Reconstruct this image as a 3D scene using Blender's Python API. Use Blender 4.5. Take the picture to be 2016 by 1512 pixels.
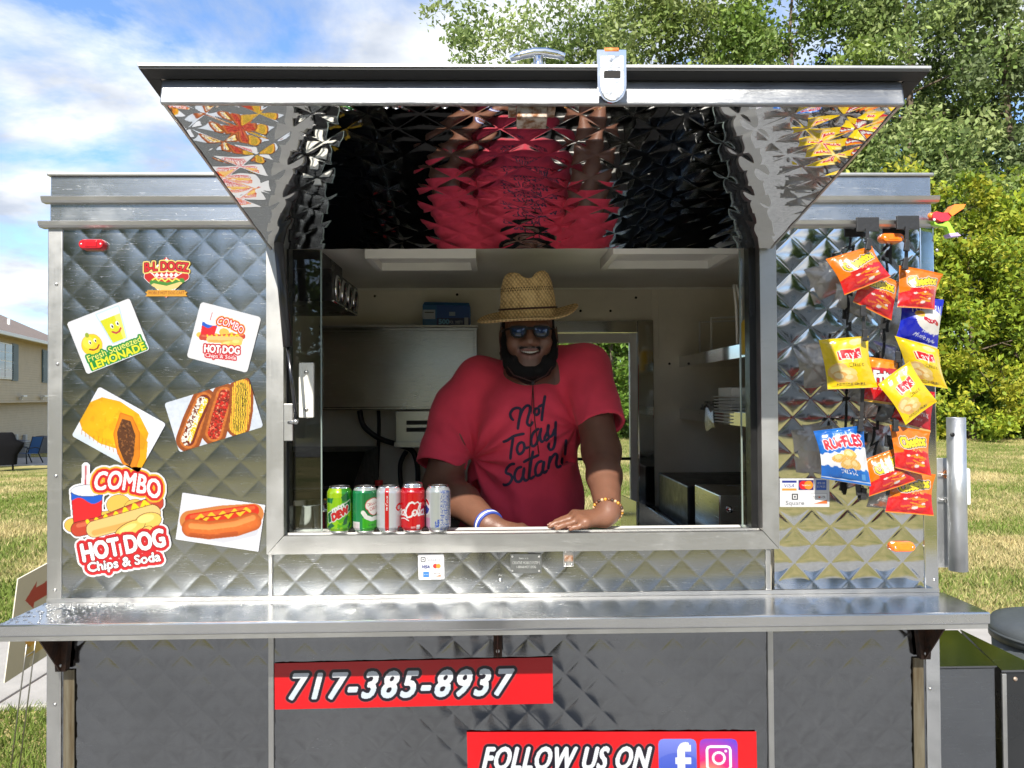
import bpy, bmesh, math, random
import numpy as np
from mathutils import Vector, Matrix
from mathutils.bvhtree import BVHTree

for _o in list(bpy.data.objects):
    bpy.data.objects.remove(_o)
SC = bpy.context.scene
COL = SC.collection
R_ = math.radians
random.seed(7)
RNG = np.random.default_rng(7)

# ------------------------------------------------------------------ camera
F_PX, CW, CH = 1515.0, 2016.0, 1512.0
CAM = np.array([0.0, -2.03, 1.60])
YAW, PITCH, ROLL = 1.3, 0.9, -0.36


def _rz(a):
    return np.array([[math.cos(a), -math.sin(a), 0], [math.sin(a), math.cos(a), 0], [0, 0, 1]])


def _rx(a):
    return np.array([[1, 0, 0], [0, math.cos(a), -math.sin(a)], [0, math.sin(a), math.cos(a)]])


CR = _rz(-R_(YAW)) @ _rx(math.pi / 2 + R_(PITCH)) @ _rz(R_(ROLL))
cam_data = bpy.data.cameras.new('camera')
cam_data.sensor_width = 36.0
cam_data.lens = F_PX / CW * 36.0
cam_data.clip_start = 0.02
cam_data.clip_end = 2000.0
cam = bpy.data.objects.new('camera', cam_data)
COL.objects.link(cam)
_m = Matrix([list(r) for r in CR]).to_4x4()
_m.translation = Vector(CAM)
cam.matrix_world = _m
SC.camera = cam


def P(px, py, Y=0.0):
    """photo pixel -> point on the vertical plane y = Y"""
    d = CR @ np.array([(px - CW / 2) / F_PX, -(py - CH / 2) / F_PX, -1.0])
    return CAM + d * ((Y - CAM[1]) / d[1])


def PZ(px, py, Z=0.0):
    """photo pixel -> point on the horizontal plane z = Z"""
    d = CR @ np.array([(px - CW / 2) / F_PX, -(py - CH / 2) / F_PX, -1.0])
    return CAM + d * ((Z - CAM[2]) / d[2])


# ------------------------------------------------------------------ sky, sun, exposure
SUN_AZ, SUN_EL = 11.0, 40.0          # the sun stands in front of the trailer, to its left
to_sun = Vector((-math.sin(R_(SUN_AZ)) * math.cos(R_(SUN_EL)), -math.cos(R_(SUN_AZ)) * math.cos(R_(SUN_EL)), math.sin(R_(SUN_EL))))
world = bpy.data.worlds.new('World')
SC.world = world
world.use_nodes = True
wn, wl = world.node_tree.nodes, world.node_tree.links
wn.clear()


def _wn(t, **k):
    n = wn.new(t)
    for a, b in k.items():
        setattr(n, a, b)
    return n


w_out = _wn('ShaderNodeOutputWorld')
w_bg = _wn('ShaderNodeBackground')
w_bg.inputs['Strength'].default_value = 0.064
sky = _wn('ShaderNodeTexSky', sky_type='NISHITA', sun_disc=False)
sky.sun_elevation = R_(SUN_EL)
sky.sun_rotation = R_(180.0 + SUN_AZ)
sky.air_density, sky.dust_density, sky.ozone_density = 0.9, 0.2, 6.0
tc = _wn('ShaderNodeTexCoord')
sep = _wn('ShaderNodeSeparateXYZ')
wl.new(tc.outputs['Generated'], sep.inputs[0])
mz = _wn('ShaderNodeMath', operation='MAXIMUM'); mz.inputs[1].default_value = 0.0
wl.new(sep.outputs['Z'], mz.inputs[0])
az = _wn('ShaderNodeMath', operation='ADD'); az.inputs[1].default_value = 0.22
wl.new(mz.outputs[0], az.inputs[0])
dx = _wn('ShaderNodeMath', operation='DIVIDE'); dy = _wn('ShaderNodeMath', operation='DIVIDE')
wl.new(sep.outputs['X'], dx.inputs[0]); wl.new(az.outputs[0], dx.inputs[1])
wl.new(sep.outputs['Y'], dy.inputs[0]); wl.new(az.outputs[0], dy.inputs[1])
cmb = _wn('ShaderNodeCombineXYZ')
wl.new(dx.outputs[0], cmb.inputs[0]); wl.new(dy.outputs[0], cmb.inputs[1])
cl = _wn('ShaderNodeTexNoise'); cl.inputs['Scale'].default_value = 1.7; cl.inputs['Detail'].default_value = 9.0
cl.inputs['Roughness'].default_value = 0.60; cl.inputs['Distortion'].default_value = 0.25
cmap = _wn('ShaderNodeMapping'); cmap.inputs['Location'].default_value = (3.1, 1.7, 0.0)
wl.new(cmb.outputs[0], cmap.inputs[0]); wl.new(cmap.outputs[0], cl.inputs['Vector'])
cr_ = _wn('ShaderNodeValToRGB')
cr_.color_ramp.elements[0].position = 0.405; cr_.color_ramp.elements[1].position = 0.575
wl.new(cl.outputs['Fac'], cr_.inputs[0])
sh = _wn('ShaderNodeTexNoise'); sh.inputs['Scale'].default_value = 3.2; sh.inputs['Detail'].default_value = 5.0
smap = _wn('ShaderNodeMapping'); smap.inputs['Location'].default_value = (8.0, 2.0, 1.0)
wl.new(cmb.outputs[0], smap.inputs[0]); wl.new(smap.outputs[0], sh.inputs['Vector'])
cs = _wn('ShaderNodeValToRGB')
cs.color_ramp.elements[0].position = 0.40; cs.color_ramp.elements[0].color = (2.25, 2.5, 2.95, 1)
cs.color_ramp.elements[1].position = 0.62; cs.color_ramp.elements[1].color = (4.3, 4.38, 4.45, 1)
wl.new(sh.outputs['Fac'], cs.inputs[0])
mixc = _wn('ShaderNodeMixRGB')
wl.new(cr_.outputs[0], mixc.inputs[0]); wl.new(sky.outputs[0], mixc.inputs[1]); wl.new(cs.outputs[0], mixc.inputs[2])
wl.new(mixc.outputs[0], w_bg.inputs['Color'])
wl.new(w_bg.outputs[0], w_out.inputs['Surface'])

sun_d = bpy.data.lights.new('sun', 'SUN')
sun_d.energy = 2.0
sun_d.angle = R_(0.6)
sun_d.color = (1.0, 0.95, 0.86)
sun = bpy.data.objects.new('sun', sun_d)
COL.objects.link(sun)
sun.rotation_euler = (-to_sun).to_track_quat('-Z', 'Y').to_euler()
sun.location = (-6, -12, 14)

vs = SC.view_settings
vs.view_transform = 'Standard'
vs.look = 'None'
vs.gamma = 1.0
vs.exposure = 2.15
SC.cycles.max_bounces = 10
SC.cycles.glossy_bounces = 6
SC.cycles.transparent_max_bounces = 12
SC.cycles.caustics_reflective = True
SC.cycles.blur_glossy = 0.3
SC.cycles.sample_clamp_indirect = 14.0


# ------------------------------------------------------------------ materials
def srgb(c):
    """0-255 sRGB triple -> linear"""
    out = []
    for v in c[:3]:
        v = v / 255.0
        out.append(v / 12.92 if v <= 0.04045 else ((v + 0.055) / 1.055) ** 2.4)
    return tuple(out)


MATS = {}


def mat(name, color=(0.5, 0.5, 0.5), rough=0.5, metal=0.0, spec=0.5, var=0.0, vscale=8.0, bump=0.0, bscale=60.0, stretch=(1, 1, 1),
        coat=0.0, rvar=0.0, trans=0.0, sss=0.0, emit=None, obj_coords=True, color2=None, aniso=0.0, ramp=(0.35, 0.65), sheen=0.0):
    """Principled material with noise variation of colour and roughness and a fine bump"""
    if name in MATS:
        return MATS[name]
    m = bpy.data.materials.new(name)
    m.use_nodes = True
    nt = m.node_tree
    b = nt.nodes['Principled BSDF']
    b.inputs['Base Color'].default_value = (*color, 1)
    b.inputs['Roughness'].default_value = rough
    b.inputs['Metallic'].default_value = metal
    b.inputs['Specular IOR Level'].default_value = spec
    b.inputs['Coat Weight'].default_value = coat
    b.inputs['Coat Roughness'].default_value = 0.08
    b.inputs['Transmission Weight'].default_value = trans
    b.inputs['Anisotropic'].default_value = aniso
    b.inputs['Sheen Weight'].default_value = sheen
    if sss:
        b.inputs['Subsurface Weight'].default_value = sss
        b.inputs['Subsurface Radius'].default_value = (0.012, 0.005, 0.003)
    if emit:
        b.inputs['Emission Color'].default_value = (*emit[0], 1)
        b.inputs['Emission Strength'].default_value = emit[1]
    if var or bump or rvar or color2:
        t = nt.nodes.new('ShaderNodeTexCoord')
        mp = nt.nodes.new('ShaderNodeMapping')
        mp.inputs['Scale'].default_value = stretch
        nt.links.new(t.outputs['Object'], mp.inputs[0])
    if var or color2 or rvar:
        n = nt.nodes.new('ShaderNodeTexNoise')
        n.inputs['Scale'].default_value = vscale
        n.inputs['Detail'].default_value = 6.0
        n.inputs['Roughness'].default_value = 0.62
        nt.links.new(mp.outputs[0], n.inputs['Vector'])
    if var or color2:
        r = nt.nodes.new('ShaderNodeValToRGB')
        c2 = color2 if color2 else tuple(min(1, c * (1 + var)) for c in color)
        c1 = color if color2 else tuple(c * (1 - var) for c in color)
        r.color_ramp.elements[0].position, r.color_ramp.elements[1].position = ramp
        r.color_ramp.elements[0].color = (*c1, 1)
        r.color_ramp.elements[1].color = (*c2, 1)
        nt.links.new(n.outputs['Fac'], r.inputs[0])
        nt.links.new(r.outputs[0], b.inputs['Base Color'])
    if rvar:
        mr = nt.nodes.new('ShaderNodeMapRange')
        mr.inputs['From Min'].default_value, mr.inputs['From Max'].default_value = 0.3, 0.7
        mr.inputs['To Min'].default_value, mr.inputs['To Max'].default_value = max(0.0, rough - rvar), rough + rvar
        nt.links.new(n.outputs['Fac'], mr.inputs['Value'])
        nt.links.new(mr.outputs[0], b.inputs['Roughness'])
    if bump:
        n2 = nt.nodes.new('ShaderNodeTexNoise')
        n2.inputs['Scale'].default_value = bscale
        n2.inputs['Detail'].default_value = 4.0
        nt.links.new(mp.outputs[0], n2.inputs['Vector'])
        bp = nt.nodes.new('ShaderNodeBump')
        bp.inputs['Strength'].default_value = bump
        bp.inputs['Distance'].default_value = 0.01
        nt.links.new(n2.outputs['Fac'], bp.inputs['Height'])
        nt.links.new(bp.outputs[0], b.inputs['Normal'])
    MATS[name] = m
    return m


def steel(name, color=(0.60, 0.605, 0.60), rough=0.15, brush=0.10, bstr=0.04, scratch=0.5, dirt=0.12, along=(1.5, 1, 90)):
    """sheet steel: brushed streaks, scattered scratches and smears on a metal"""
    if name in MATS:
        return MATS[name]
    m = mat(name, color, rough, 1.0)
    nt = m.node_tree
    b = nt.nodes['Principled BSDF']
    L = nt.links.new
    t = nt.nodes.new('ShaderNodeTexCoord')
    mp = nt.nodes.new('ShaderNodeMapping'); mp.inputs['Scale'].default_value = along
    L(t.outputs['Object'], mp.inputs[0])
    n = nt.nodes.new('ShaderNodeTexNoise'); n.inputs['Scale'].default_value = 6.0; n.inputs['Detail'].default_value = 6.0
    n.inputs['Roughness'].default_value = 0.7
    L(mp.outputs[0], n.inputs['Vector'])
    big = nt.nodes.new('ShaderNodeTexNoise'); big.inputs['Scale'].default_value = 3.0; big.inputs['Detail'].default_value = 7.0
    big.inputs['Roughness'].default_value = 0.65
    L(t.outputs['Object'], big.inputs['Vector'])
    # roughness = rough + brush*(streaks) + smears
    a1 = nt.nodes.new('ShaderNodeMath'); a1.operation = 'MULTIPLY_ADD'
    a1.inputs[1].default_value = brush; a1.inputs[2].default_value = rough - 0.5 * brush
    L(n.outputs['Fac'], a1.inputs[0])
    a2 = nt.nodes.new('ShaderNodeMapRange')
    a2.inputs['From Min'].default_value, a2.inputs['From Max'].default_value = 0.48, 0.72
    a2.inputs['To Min'].default_value, a2.inputs['To Max'].default_value = 0.0, dirt
    L(big.outputs['Fac'], a2.inputs['Value'])
    a3 = nt.nodes.new('ShaderNodeMath'); a3.operation = 'ADD'; a3.use_clamp = True
    L(a1.outputs[0], a3.inputs[0]); L(a2.outputs[0], a3.inputs[1])
    # scratches: thin lines where a stretched noise crosses its middle value
    mp2 = nt.nodes.new('ShaderNodeMapping'); mp2.inputs['Scale'].default_value = (2.2, 1, 26); mp2.inputs['Rotation'].default_value = (0, 0.16, 0)
    L(t.outputs['Object'], mp2.inputs[0])
    sc = nt.nodes.new('ShaderNodeTexNoise'); sc.inputs['Scale'].default_value = 5.0; sc.inputs['Detail'].default_value = 2.0
    L(mp2.outputs[0], sc.inputs['Vector'])
    ab = nt.nodes.new('ShaderNodeMath'); ab.operation = 'COMPARE'; ab.inputs[1].default_value = 0.62; ab.inputs[2].default_value = 0.0035
    L(sc.outputs['Fac'], ab.inputs[0])
    sm = nt.nodes.new('ShaderNodeMath'); sm.operation = 'MULTIPLY'; sm.inputs[1].default_value = scratch * 0.5
    L(ab.outputs[0], sm.inputs[0])
    a4 = nt.nodes.new('ShaderNodeMath'); a4.operation = 'ADD'; a4.use_clamp = True
    L(a3.outputs[0], a4.inputs[0]); L(sm.outputs[0], a4.inputs[1])
    L(a4.outputs[0], b.inputs['Roughness'])
    # tarnish in the colour
    cr = nt.nodes.new('ShaderNodeValToRGB')
    cr.color_ramp.elements[0].position, cr.color_ramp.elements[1].position = 0.3, 0.62
    cr.color_ramp.elements[0].color = (*[c * 0.84 for c in color], 1)
    cr.color_ramp.elements[1].color = (*color, 1)
    L(big.outputs['Fac'], cr.inputs[0]); L(cr.outputs[0], b.inputs['Base Color'])
    bp = nt.nodes.new('ShaderNodeBump'); bp.inputs['Strength'].default_value = bstr; bp.inputs['Distance'].default_value = 0.002
    L(n.outputs['Fac'], bp.inputs['Height']); L(bp.outputs[0], b.inputs['Normal'])
    return m


def print_mat(name='printed_vinyl', rough=0.35, metal=0.0, coat=0.0, bump=0.0, bscale=40):
    """colour comes from the printed picture stored on the mesh"""
    if name in MATS:
        return MATS[name]
    m = mat(name, (0.8, 0.8, 0.8), rough, metal, coat=coat, bump=bump, bscale=bscale)
    a = m.node_tree.nodes.new('ShaderNodeVertexColor')
    a.layer_name = 'print'
    m.node_tree.links.new(a.outputs['Color'], m.node_tree.nodes['Principled BSDF'].inputs['Base Color'])
    return m


def glass_mat(name, tint=(0.92, 0.95, 0.94), f0=1.0):
    """thin clear pane: see-through with a Fresnel reflection on top"""
    if name in MATS:
        return MATS[name]
    m = bpy.data.materials.new(name); m.use_nodes = True
    nt = m.node_tree; nt.nodes.clear()
    o = nt.nodes.new('ShaderNodeOutputMaterial'); tr = nt.nodes.new('ShaderNodeBsdfTransparent')
    tr.inputs[0].default_value = (*tint, 1)
    g = nt.nodes.new('ShaderNodeBsdfGlossy'); g.inputs['Roughness'].default_value = 0.01
    fr = nt.nodes.new('ShaderNodeFresnel'); fr.inputs[0].default_value = 1.45 * f0
    mx = nt.nodes.new('ShaderNodeMixShader')
    nt.links.new(fr.outputs[0], mx.inputs[0]); nt.links.new(tr.outputs[0], mx.inputs[1]); nt.links.new(g.outputs[0], mx.inputs[2])
    nt.links.new(mx.outputs[0], o.inputs[0])
    MATS[name] = m
    return m


# ------------------------------------------------------------------ object helpers
def tag(o, label=None, cat=None, group=None, kind=None):
    if label: o['label'] = label
    if cat: o['category'] = cat
    if group: o['group'] = group
    if kind: o['kind'] = kind
    return o


def empty(name, loc=(0, 0, 0), rz=0.0, label=None, cat=None, group=None, parent=None):
    o = bpy.data.objects.new(name, None)
    o.empty_display_size = 0.1
    COL.objects.link(o)
    o.location = loc
    o.rotation_euler = (0, 0, rz)
    if parent: o.parent = parent
    return tag(o, label, cat, group)


def wl_(o):
    """world matrix of an object built so far (Empties carry only location and z rotation)"""
    m = o.matrix_basis.copy()
    p = o.parent
    while p:
        m = p.matrix_basis @ m
        p = p.parent
    return m


def link(name, me, parent=None, mats=(), smooth=False, world=True):
    """link a mesh; vertex positions are world positions and are moved into the parent's space"""
    o = bpy.data.objects.new(name, me)
    COL.objects.link(o)
    for m in (mats if isinstance(mats, (list, tuple)) else [mats]):
        me.materials.append(m)
    if smooth:
        me.polygons.foreach_set('use_smooth', [True] * len(me.polygons))
    if parent:
        o.parent = parent
        if world:
            me.transform(wl_(parent).inverted())
    return o


def pyd(name, v, f, mats, parent=None, smooth=False, world=True):
    me = bpy.data.meshes.new(name)
    me.from_pydata([tuple(map(float, p)) for p in v], [], f)
    me.update()
    return link(name, me, parent, mats, smooth, world)


def npmesh(name, V, Q, mats, parent=None, smooth=True, color=None, fmat=None, world=True):
    """fast mesh from numpy: V (n,3), Q (m,k) faces"""
    V = np.ascontiguousarray(V, dtype=np.float32)
    Q = np.ascontiguousarray(Q, dtype=np.int32)
    k = Q.shape[1]
    me = bpy.data.meshes.new(name)
    me.vertices.add(len(V)); me.vertices.foreach_set('co', V.ravel())
    me.loops.add(Q.size); me.loops.foreach_set('vertex_index', Q.ravel())
    me.polygons.add(len(Q)); me.polygons.foreach_set('loop_start', np.arange(0, Q.size, k, dtype=np.int32))
    me.update(calc_edges=True)
    if color is not None:
        at = me.color_attributes.new('print', 'FLOAT_COLOR', 'POINT')
        c = np.ones((len(V), 4), dtype=np.float32); c[:, :3] = color
        at.data.foreach_set('color', c.ravel())
    if fmat is not None:
        me.polygons.foreach_set('material_index', np.asarray(fmat, dtype=np.int32))
    o = link(name, me, parent, mats, smooth, world)
    return o


class MB:
    """collects shapes into one mesh"""
    def __init__(s):
        s.v, s.f, s.mi, s.sm = [], [], [], []

    def add(s, v, f, mi=0, sm=False):
        n = len(s.v)
        s.v += [tuple(map(float, p)) for p in v]
        s.f += [[i + n for i in q] for q in f]
        s.mi += [mi] * len(f); s.sm += [sm] * len(f)
        return s

    def box(s, x0, x1, y0, y1, z0, z1, mi=0, b=0.0):
        x0, x1 = min(x0, x1), max(x0, x1); y0, y1 = min(y0, y1), max(y0, y1); z0, z1 = min(z0, z1), max(z0, z1)
        if b <= 0:
            v = [(x, y, z) for x in (x0, x1) for y in (y0, y1) for z in (z0, z1)]
            return s.add(v, [(0, 1, 3, 2), (4, 6, 7, 5), (0, 4, 5, 1), (2, 3, 7, 6), (0, 2, 6, 4), (1, 5, 7, 3)], mi)
        b = min(b, (x1 - x0) * .49, (y1 - y0) * .49, (z1 - z0) * .49)
        bm = bmesh.new(); bmesh.ops.create_cube(bm, size=1.0)
        for q in bm.verts:
            q.co = Vector(((x0 + x1) / 2 + q.co.x * (x1 - x0), (y0 + y1) / 2 + q.co.y * (y1 - y0), (z0 + z1) / 2 + q.co.z * (z1 - z0)))
        bmesh.ops.bevel(bm, geom=list(bm.edges), offset=b, segments=2, affect='EDGES', profile=0.6)
        bm.verts.index_update()
        s.add([q.co for q in bm.verts], [[q.index for q in f.verts] for f in bm.faces], mi)
        bm.free()
        return s

    def obox(s, c, size, M=None, mi=0, b=0.0):
        """box centred at c with axes M (3x3)"""
        t = MB().box(-size[0] / 2, size[0] / 2, -size[1] / 2, size[1] / 2, -size[2] / 2, size[2] / 2, 0, b)
        M = np.eye(3) if M is None else np.array(M)
        return s.add([M @ np.array(p) + np.array(c) for p in t.v], t.f, mi)

    def tube(s, pts, r, n=10, mi=0, cap=True, close=False):
        pts = [np.array(p, float) for p in pts]
        rs = [r] * len(pts) if np.isscalar(r) else list(r)
        up = np.array([0.0, 0.0, 1.0]); rings = []
        N = len(pts)
        prev = None
        for i, p in enumerate(pts):
            a = pts[(i - 1) % N] if (i > 0 or close) else p
            c = pts[(i + 1) % N] if (i < N - 1 or close) else p
            t = c - a; t = t / (np.linalg.norm(t) + 1e-9)
            if prev is None:
                e = np.cross(t, up)
                if np.linalg.norm(e) < 1e-3: e = np.cross(t, [1.0, 0, 0])
            else:
                e = prev - t * np.dot(prev, t)
            e /= np.linalg.norm(e) + 1e-9; prev = e
            g = np.cross(t, e)
            rings.append([p + rs[i] * (math.cos(2 * math.pi * k / n) * e + math.sin(2 * math.pi * k / n) * g) for k in range(n)])
        v = [q for rg in rings for q in rg]
        f = []
        for i in range(N if close else N - 1):
            j = (i + 1) % N
            for k in range(n):
                k2 = (k + 1) % n
                f.append((i * n + k, i * n + k2, j * n + k2, j * n + k))
        if cap and not close:
            f.append(tuple(range(n - 1, -1, -1))); f.append(tuple((N - 1) * n + k for k in range(n)))
        return s.add(v, f, mi, True)

    def lathe(s, prof, c=(0, 0, 0), n=32, mi=0, axis='z', M=None, cap=True):
        """prof: (radius, height) pairs"""
        v = []
        for r, h in prof:
            for k in range(n):
                a = 2 * math.pi * k / n
                v.append(np.array((r * math.cos(a), r * math.sin(a), h)))
        if axis == 'y': v = [np.array((p[0], p[2], p[1])) for p in v]
        if axis == 'x': v = [np.array((p[2], p[0], p[1])) for p in v]
        if M is not None: v = [np.array(M) @ p for p in v]
        v = [p + np.array(c) for p in v]
        f = []
        for i in range(len(prof) - 1):
            for k in range(n):
                k2 = (k + 1) % n
                q = (i * n + k, i * n + k2, (i + 1) * n + k2, (i + 1) * n + k)
                f.append(q if axis != 'y' else q[::-1])
        if cap:
            f.append(tuple(range(n - 1, -1, -1))); f.append(tuple((len(prof) - 1) * n + k for k in range(n)))
        return s.add(v, f, mi, True)

    def prism(s, poly, a, b, axis='y', mi=0):
        """extrude a 2-D outline: axis y -> outline in (x, z); axis z -> (x, y); axis x -> (y, z)"""
        def mk(p, t):
            return {'y': (p[0], t, p[1]), 'z': (p[0], p[1], t), 'x': (t, p[0], p[1])}[axis]
        n = len(poly)
        v = [mk(p, a) for p in poly] + [mk(p, b) for p in poly]
        f = [tuple(range(n)), tuple(range(2 * n - 1, n - 1, -1))]
        f += [(i, (i + 1) % n + 0, (i + 1) % n + n, i + n)[::-1] for i in range(n)]
        return s.add(v, f, mi)

    def build(s, name, mats, parent=None, world=True, smooth=None):
        me = bpy.data.meshes.new(name)
        me.from_pydata(s.v, [], s.f)
        me.polygons.foreach_set('material_index', s.mi)
        me.polygons.foreach_set('use_smooth', s.sm if smooth is None else [smooth] * len(s.f))
        me.update()
        bm = bmesh.new(); bm.from_mesh(me); bmesh.ops.recalc_face_normals(bm, faces=bm.faces); bm.to_mesh(me); bm.free()
        return link(name, me, parent, mats, False, world)


def copy_tree(o, parent=None):
    c = o.copy()
    COL.objects.link(c)
    if parent: c.parent = parent
    for ch in list(o.children):
        copy_tree(ch, c)
    return c


def rot2(a):
    c, s = math.cos(a), math.sin(a)
    return np.array([[c, -s], [s, c]])


def rotm(ax, a):
    return np.array(Matrix.Rotation(a, 3, ax))
# ================================================================== ground and the trailer shell
def vnoise(x, y, seed=0):
    """cheap smooth value noise on arrays"""
    def h(i, j):
        n = np.sin(i * 127.1 + j * 311.7 + seed * 74.7) * 43758.5453
        return n - np.floor(n)
    xi, yi = np.floor(x), np.floor(y)
    xf, yf = x - xi, y - yi
    xf, yf = xf * xf * (3 - 2 * xf), yf * yf * (3 - 2 * yf)
    a = h(xi, yi) * (1 - xf) + h(xi + 1, yi) * xf
    b = h(xi, yi + 1) * (1 - xf) + h(xi + 1, yi + 1) * xf
    return a * (1 - yf) + b * yf


def fbm(x, y, seed=0, o=4):
    t, a, s = 0, 0.5, 1.0
    for k in range(o):
        t = t + a * vnoise(x * s, y * s, seed + k); s *= 2.03; a *= 0.5
    return t


XL, XR, ZROOF = -1.162, 1.177, 2.186      # trailer ends and roof
ZC = 1.072                                 # counter top
WX0, WX1 = -0.594, 0.748                   # window frame, outer edges
WZ0, WZ1 = 1.193, 1.985
DEPTH = 1.45
ZB = 0.24                                  # underside of the body

S_POL = steel('polished_steel', rough=0.055, brush=0.04, bstr=0.01, scratch=0.35, dirt=0.07)
S_MIR = steel('mirror_steel', (0.80, 0.80, 0.80), rough=0.025, brush=0.02, bstr=0.004, scratch=0.0, dirt=0.02)
S_BRU = steel('brushed_steel', (0.36, 0.37, 0.365), rough=0.19, brush=0.14, bstr=0.07, scratch=0.35, dirt=0.10)
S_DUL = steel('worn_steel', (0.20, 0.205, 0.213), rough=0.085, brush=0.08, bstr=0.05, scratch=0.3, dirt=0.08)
S_TRM = steel('satin_steel', (0.46, 0.455, 0.44), rough=0.40, brush=0.14, bstr=0.06, scratch=0.6, dirt=0.14)
S_TRMV = steel('satin_steel_upright', (0.46, 0.455, 0.44), rough=0.40, brush=0.14, bstr=0.06, scratch=0.6, dirt=0.14, along=(90, 1, 1.5))
S_CNT = steel('counter_steel', (0.56, 0.56, 0.56), rough=0.21, brush=0.16, bstr=0.05, scratch=0.0, dirt=0.12, along=(1.5, 60, 1))
S_BND = steel('band_steel', (0.48, 0.49, 0.50), rough=0.26, brush=0.14, bstr=0.04, scratch=0.5, dirt=0.12)
S_GAL = steel('galvanised_steel', (0.62, 0.63, 0.64), rough=0.42, brush=0.2, bstr=0.2, scratch=0.3, dirt=0.2, along=(14, 14, 14))
M_BLK = mat('black_metal', (0.02, 0.02, 0.021), 0.35, 0.6, rvar=0.1, vscale=20)
M_BLKP = mat('black_plastic', (0.018, 0.018, 0.019), 0.42, bump=0.1, bscale=90)
M_RUST = mat('rusty_steel', (0.17, 0.075, 0.03), 0.6, 0.55, color2=(0.42, 0.38, 0.33), vscale=60, bump=0.3, bscale=160, ramp=(0.40, 0.62))
M_DKRUST = mat('dark_rusty_steel', (0.018, 0.012, 0.010), 0.5, 0.4, color2=(0.07, 0.03, 0.015), vscale=40, bump=0.2, bscale=100)
M_CREAM = mat('cream_wall_sheet', (0.74, 0.69, 0.57), 0.45, var=0.07, vscale=4, bump=0.05, bscale=120)
M_CEIL = mat('ceiling_sheet', (0.76, 0.74, 0.66), 0.5, var=0.06, vscale=3)
M_WHITE = mat('white_paint', (0.78, 0.77, 0.73), 0.4, var=0.05, vscale=6)
M_DARKIN = mat('dark_floor_rubber', (0.03, 0.03, 0.03), 0.7, var=0.3)
GLASS = glass_mat('window_glass')

trailer = empty('concession_trailer', (0, 0.72, 0.0), 0,
                'quilted stainless steel food trailer with raised awning, serving window and long counter', 'food trailer')

# ---------------------------------------------------------------- quilted sheets
QP = 0.0966


def quilt(name, a0, a1, b0, b1, fmap, m, parent, phase=(0.0, 0.0), A=0.0016, step=QP / 26, seed=1, pitch=QP, wav=0.0010, groove=0.00035):
    """pillowed diamonds in the (a, b) plane; fmap(a, b, h) -> xyz"""
    ga = phase[0] + step * np.arange(math.ceil((a0 - phase[0]) / step), math.floor((a1 - phase[0]) / step) + 1)
    gb = phase[1] + step * np.arange(math.ceil((b0 - phase[1]) / step), math.floor((b1 - phase[1]) / step) + 1)
    ga = np.unique(np.concatenate([[a0], ga[(ga > a0 + 1e-4) & (ga < a1 - 1e-4)], [a1]]))
    gb = np.unique(np.concatenate([[b0], gb[(gb > b0 + 1e-4) & (gb < b1 - 1e-4)], [b1]]))
    Aa, Bb = np.meshgrid(ga, gb)
    u = ((Aa - phase[0]) + (Bb - phase[1])) / pitch
    v = ((Aa - phase[0]) - (Bb - phase[1])) / pitch
    iu, iv = np.floor(u + 1e-6), np.floor(v + 1e-6)
    fu, fv = (u - iu) * 2 - 1, (v - iv) * 2 - 1
    rnd = lambda k: (lambda q: q - np.floor(q))(np.sin(iu * 12.9898 + iv * 78.233 + k * 37.7 + seed) * 43758.5453)
    amp = A * (0.85 + 0.3 * rnd(1))
    h = amp * (1 - np.abs(fu) ** 2.0) * (1 - np.abs(fv) ** 2.0)
    eu, ev = (1 - np.abs(fu)) * pitch * .3536, (1 - np.abs(fv)) * pitch * .3536          # distance to the pressed creases
    h -= groove * np.maximum(np.exp(-(eu / .0026) ** 2), np.exp(-(ev / .0026) ** 2))
    h += 0.10 * A * ((rnd(2) - .5) * fu * (1 - fv ** 2) + (rnd(3) - .5) * fv * (1 - fu ** 2)) * (1 - fu ** 2 * fv ** 2)
    h += wav * fbm(Aa * 3.1 + seed, Bb * 3.1, seed, 3)
    h += 0.00009 * fbm(Aa * 28 + seed, Bb * 34, seed + 5, 3)
    V = fmap(Aa.ravel(), Bb.ravel(), h.ravel())
    na, nb = len(ga), len(gb)
    i = np.arange(na * nb).reshape(nb, na)
    q = np.stack([i[:-1, :-1], i[:-1, 1:], i[1:, 1:], i[1:, :-1]], -1).reshape(-1, 4)
    return npmesh(name, V, q, m, parent, True)


def front(y0):
    return lambda a, b, h: np.stack([a, np.full_like(a, y0) - h, b], -1)


_c = P(400, 473)
PH_L = (_c[0], _c[2])
quilt('wall_panel', -1.126, WX0 + .01, ZC + .012, 2.045, front(0), S_BRU, trailer, PH_L, seed=1, A=0.0011, groove=.00022)
_c = P(1640, 1040 - 2)
PH_R = (P(1563, 1037)[0], P(1563, 1037)[2])
quilt('wall_panel', WX1 - .01, 1.141, ZC + .012, 2.045, front(0), S_POL, trailer, PH_R, seed=2, A=0.0011)
PH_B = (P(655, 1145)[0], P(655, 1145)[2])
quilt('wall_panel', -.584, .718, ZC + .012, WZ0 + .01, front(0), S_BRU, trailer, PH_B, seed=3, A=0.0012)
PH_1 = (P(470, 1395)[0], P(470, 1395)[2])
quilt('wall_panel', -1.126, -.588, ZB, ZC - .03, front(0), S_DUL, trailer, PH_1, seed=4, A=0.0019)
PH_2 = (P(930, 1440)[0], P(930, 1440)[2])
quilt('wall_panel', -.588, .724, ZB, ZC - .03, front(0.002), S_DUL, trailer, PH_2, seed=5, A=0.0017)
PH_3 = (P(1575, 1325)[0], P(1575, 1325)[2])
quilt('wall_panel', .724, 1.141, ZB, ZC - .03, front(0), S_DUL, trailer, PH_3, seed=6, A=0.0019)

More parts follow.
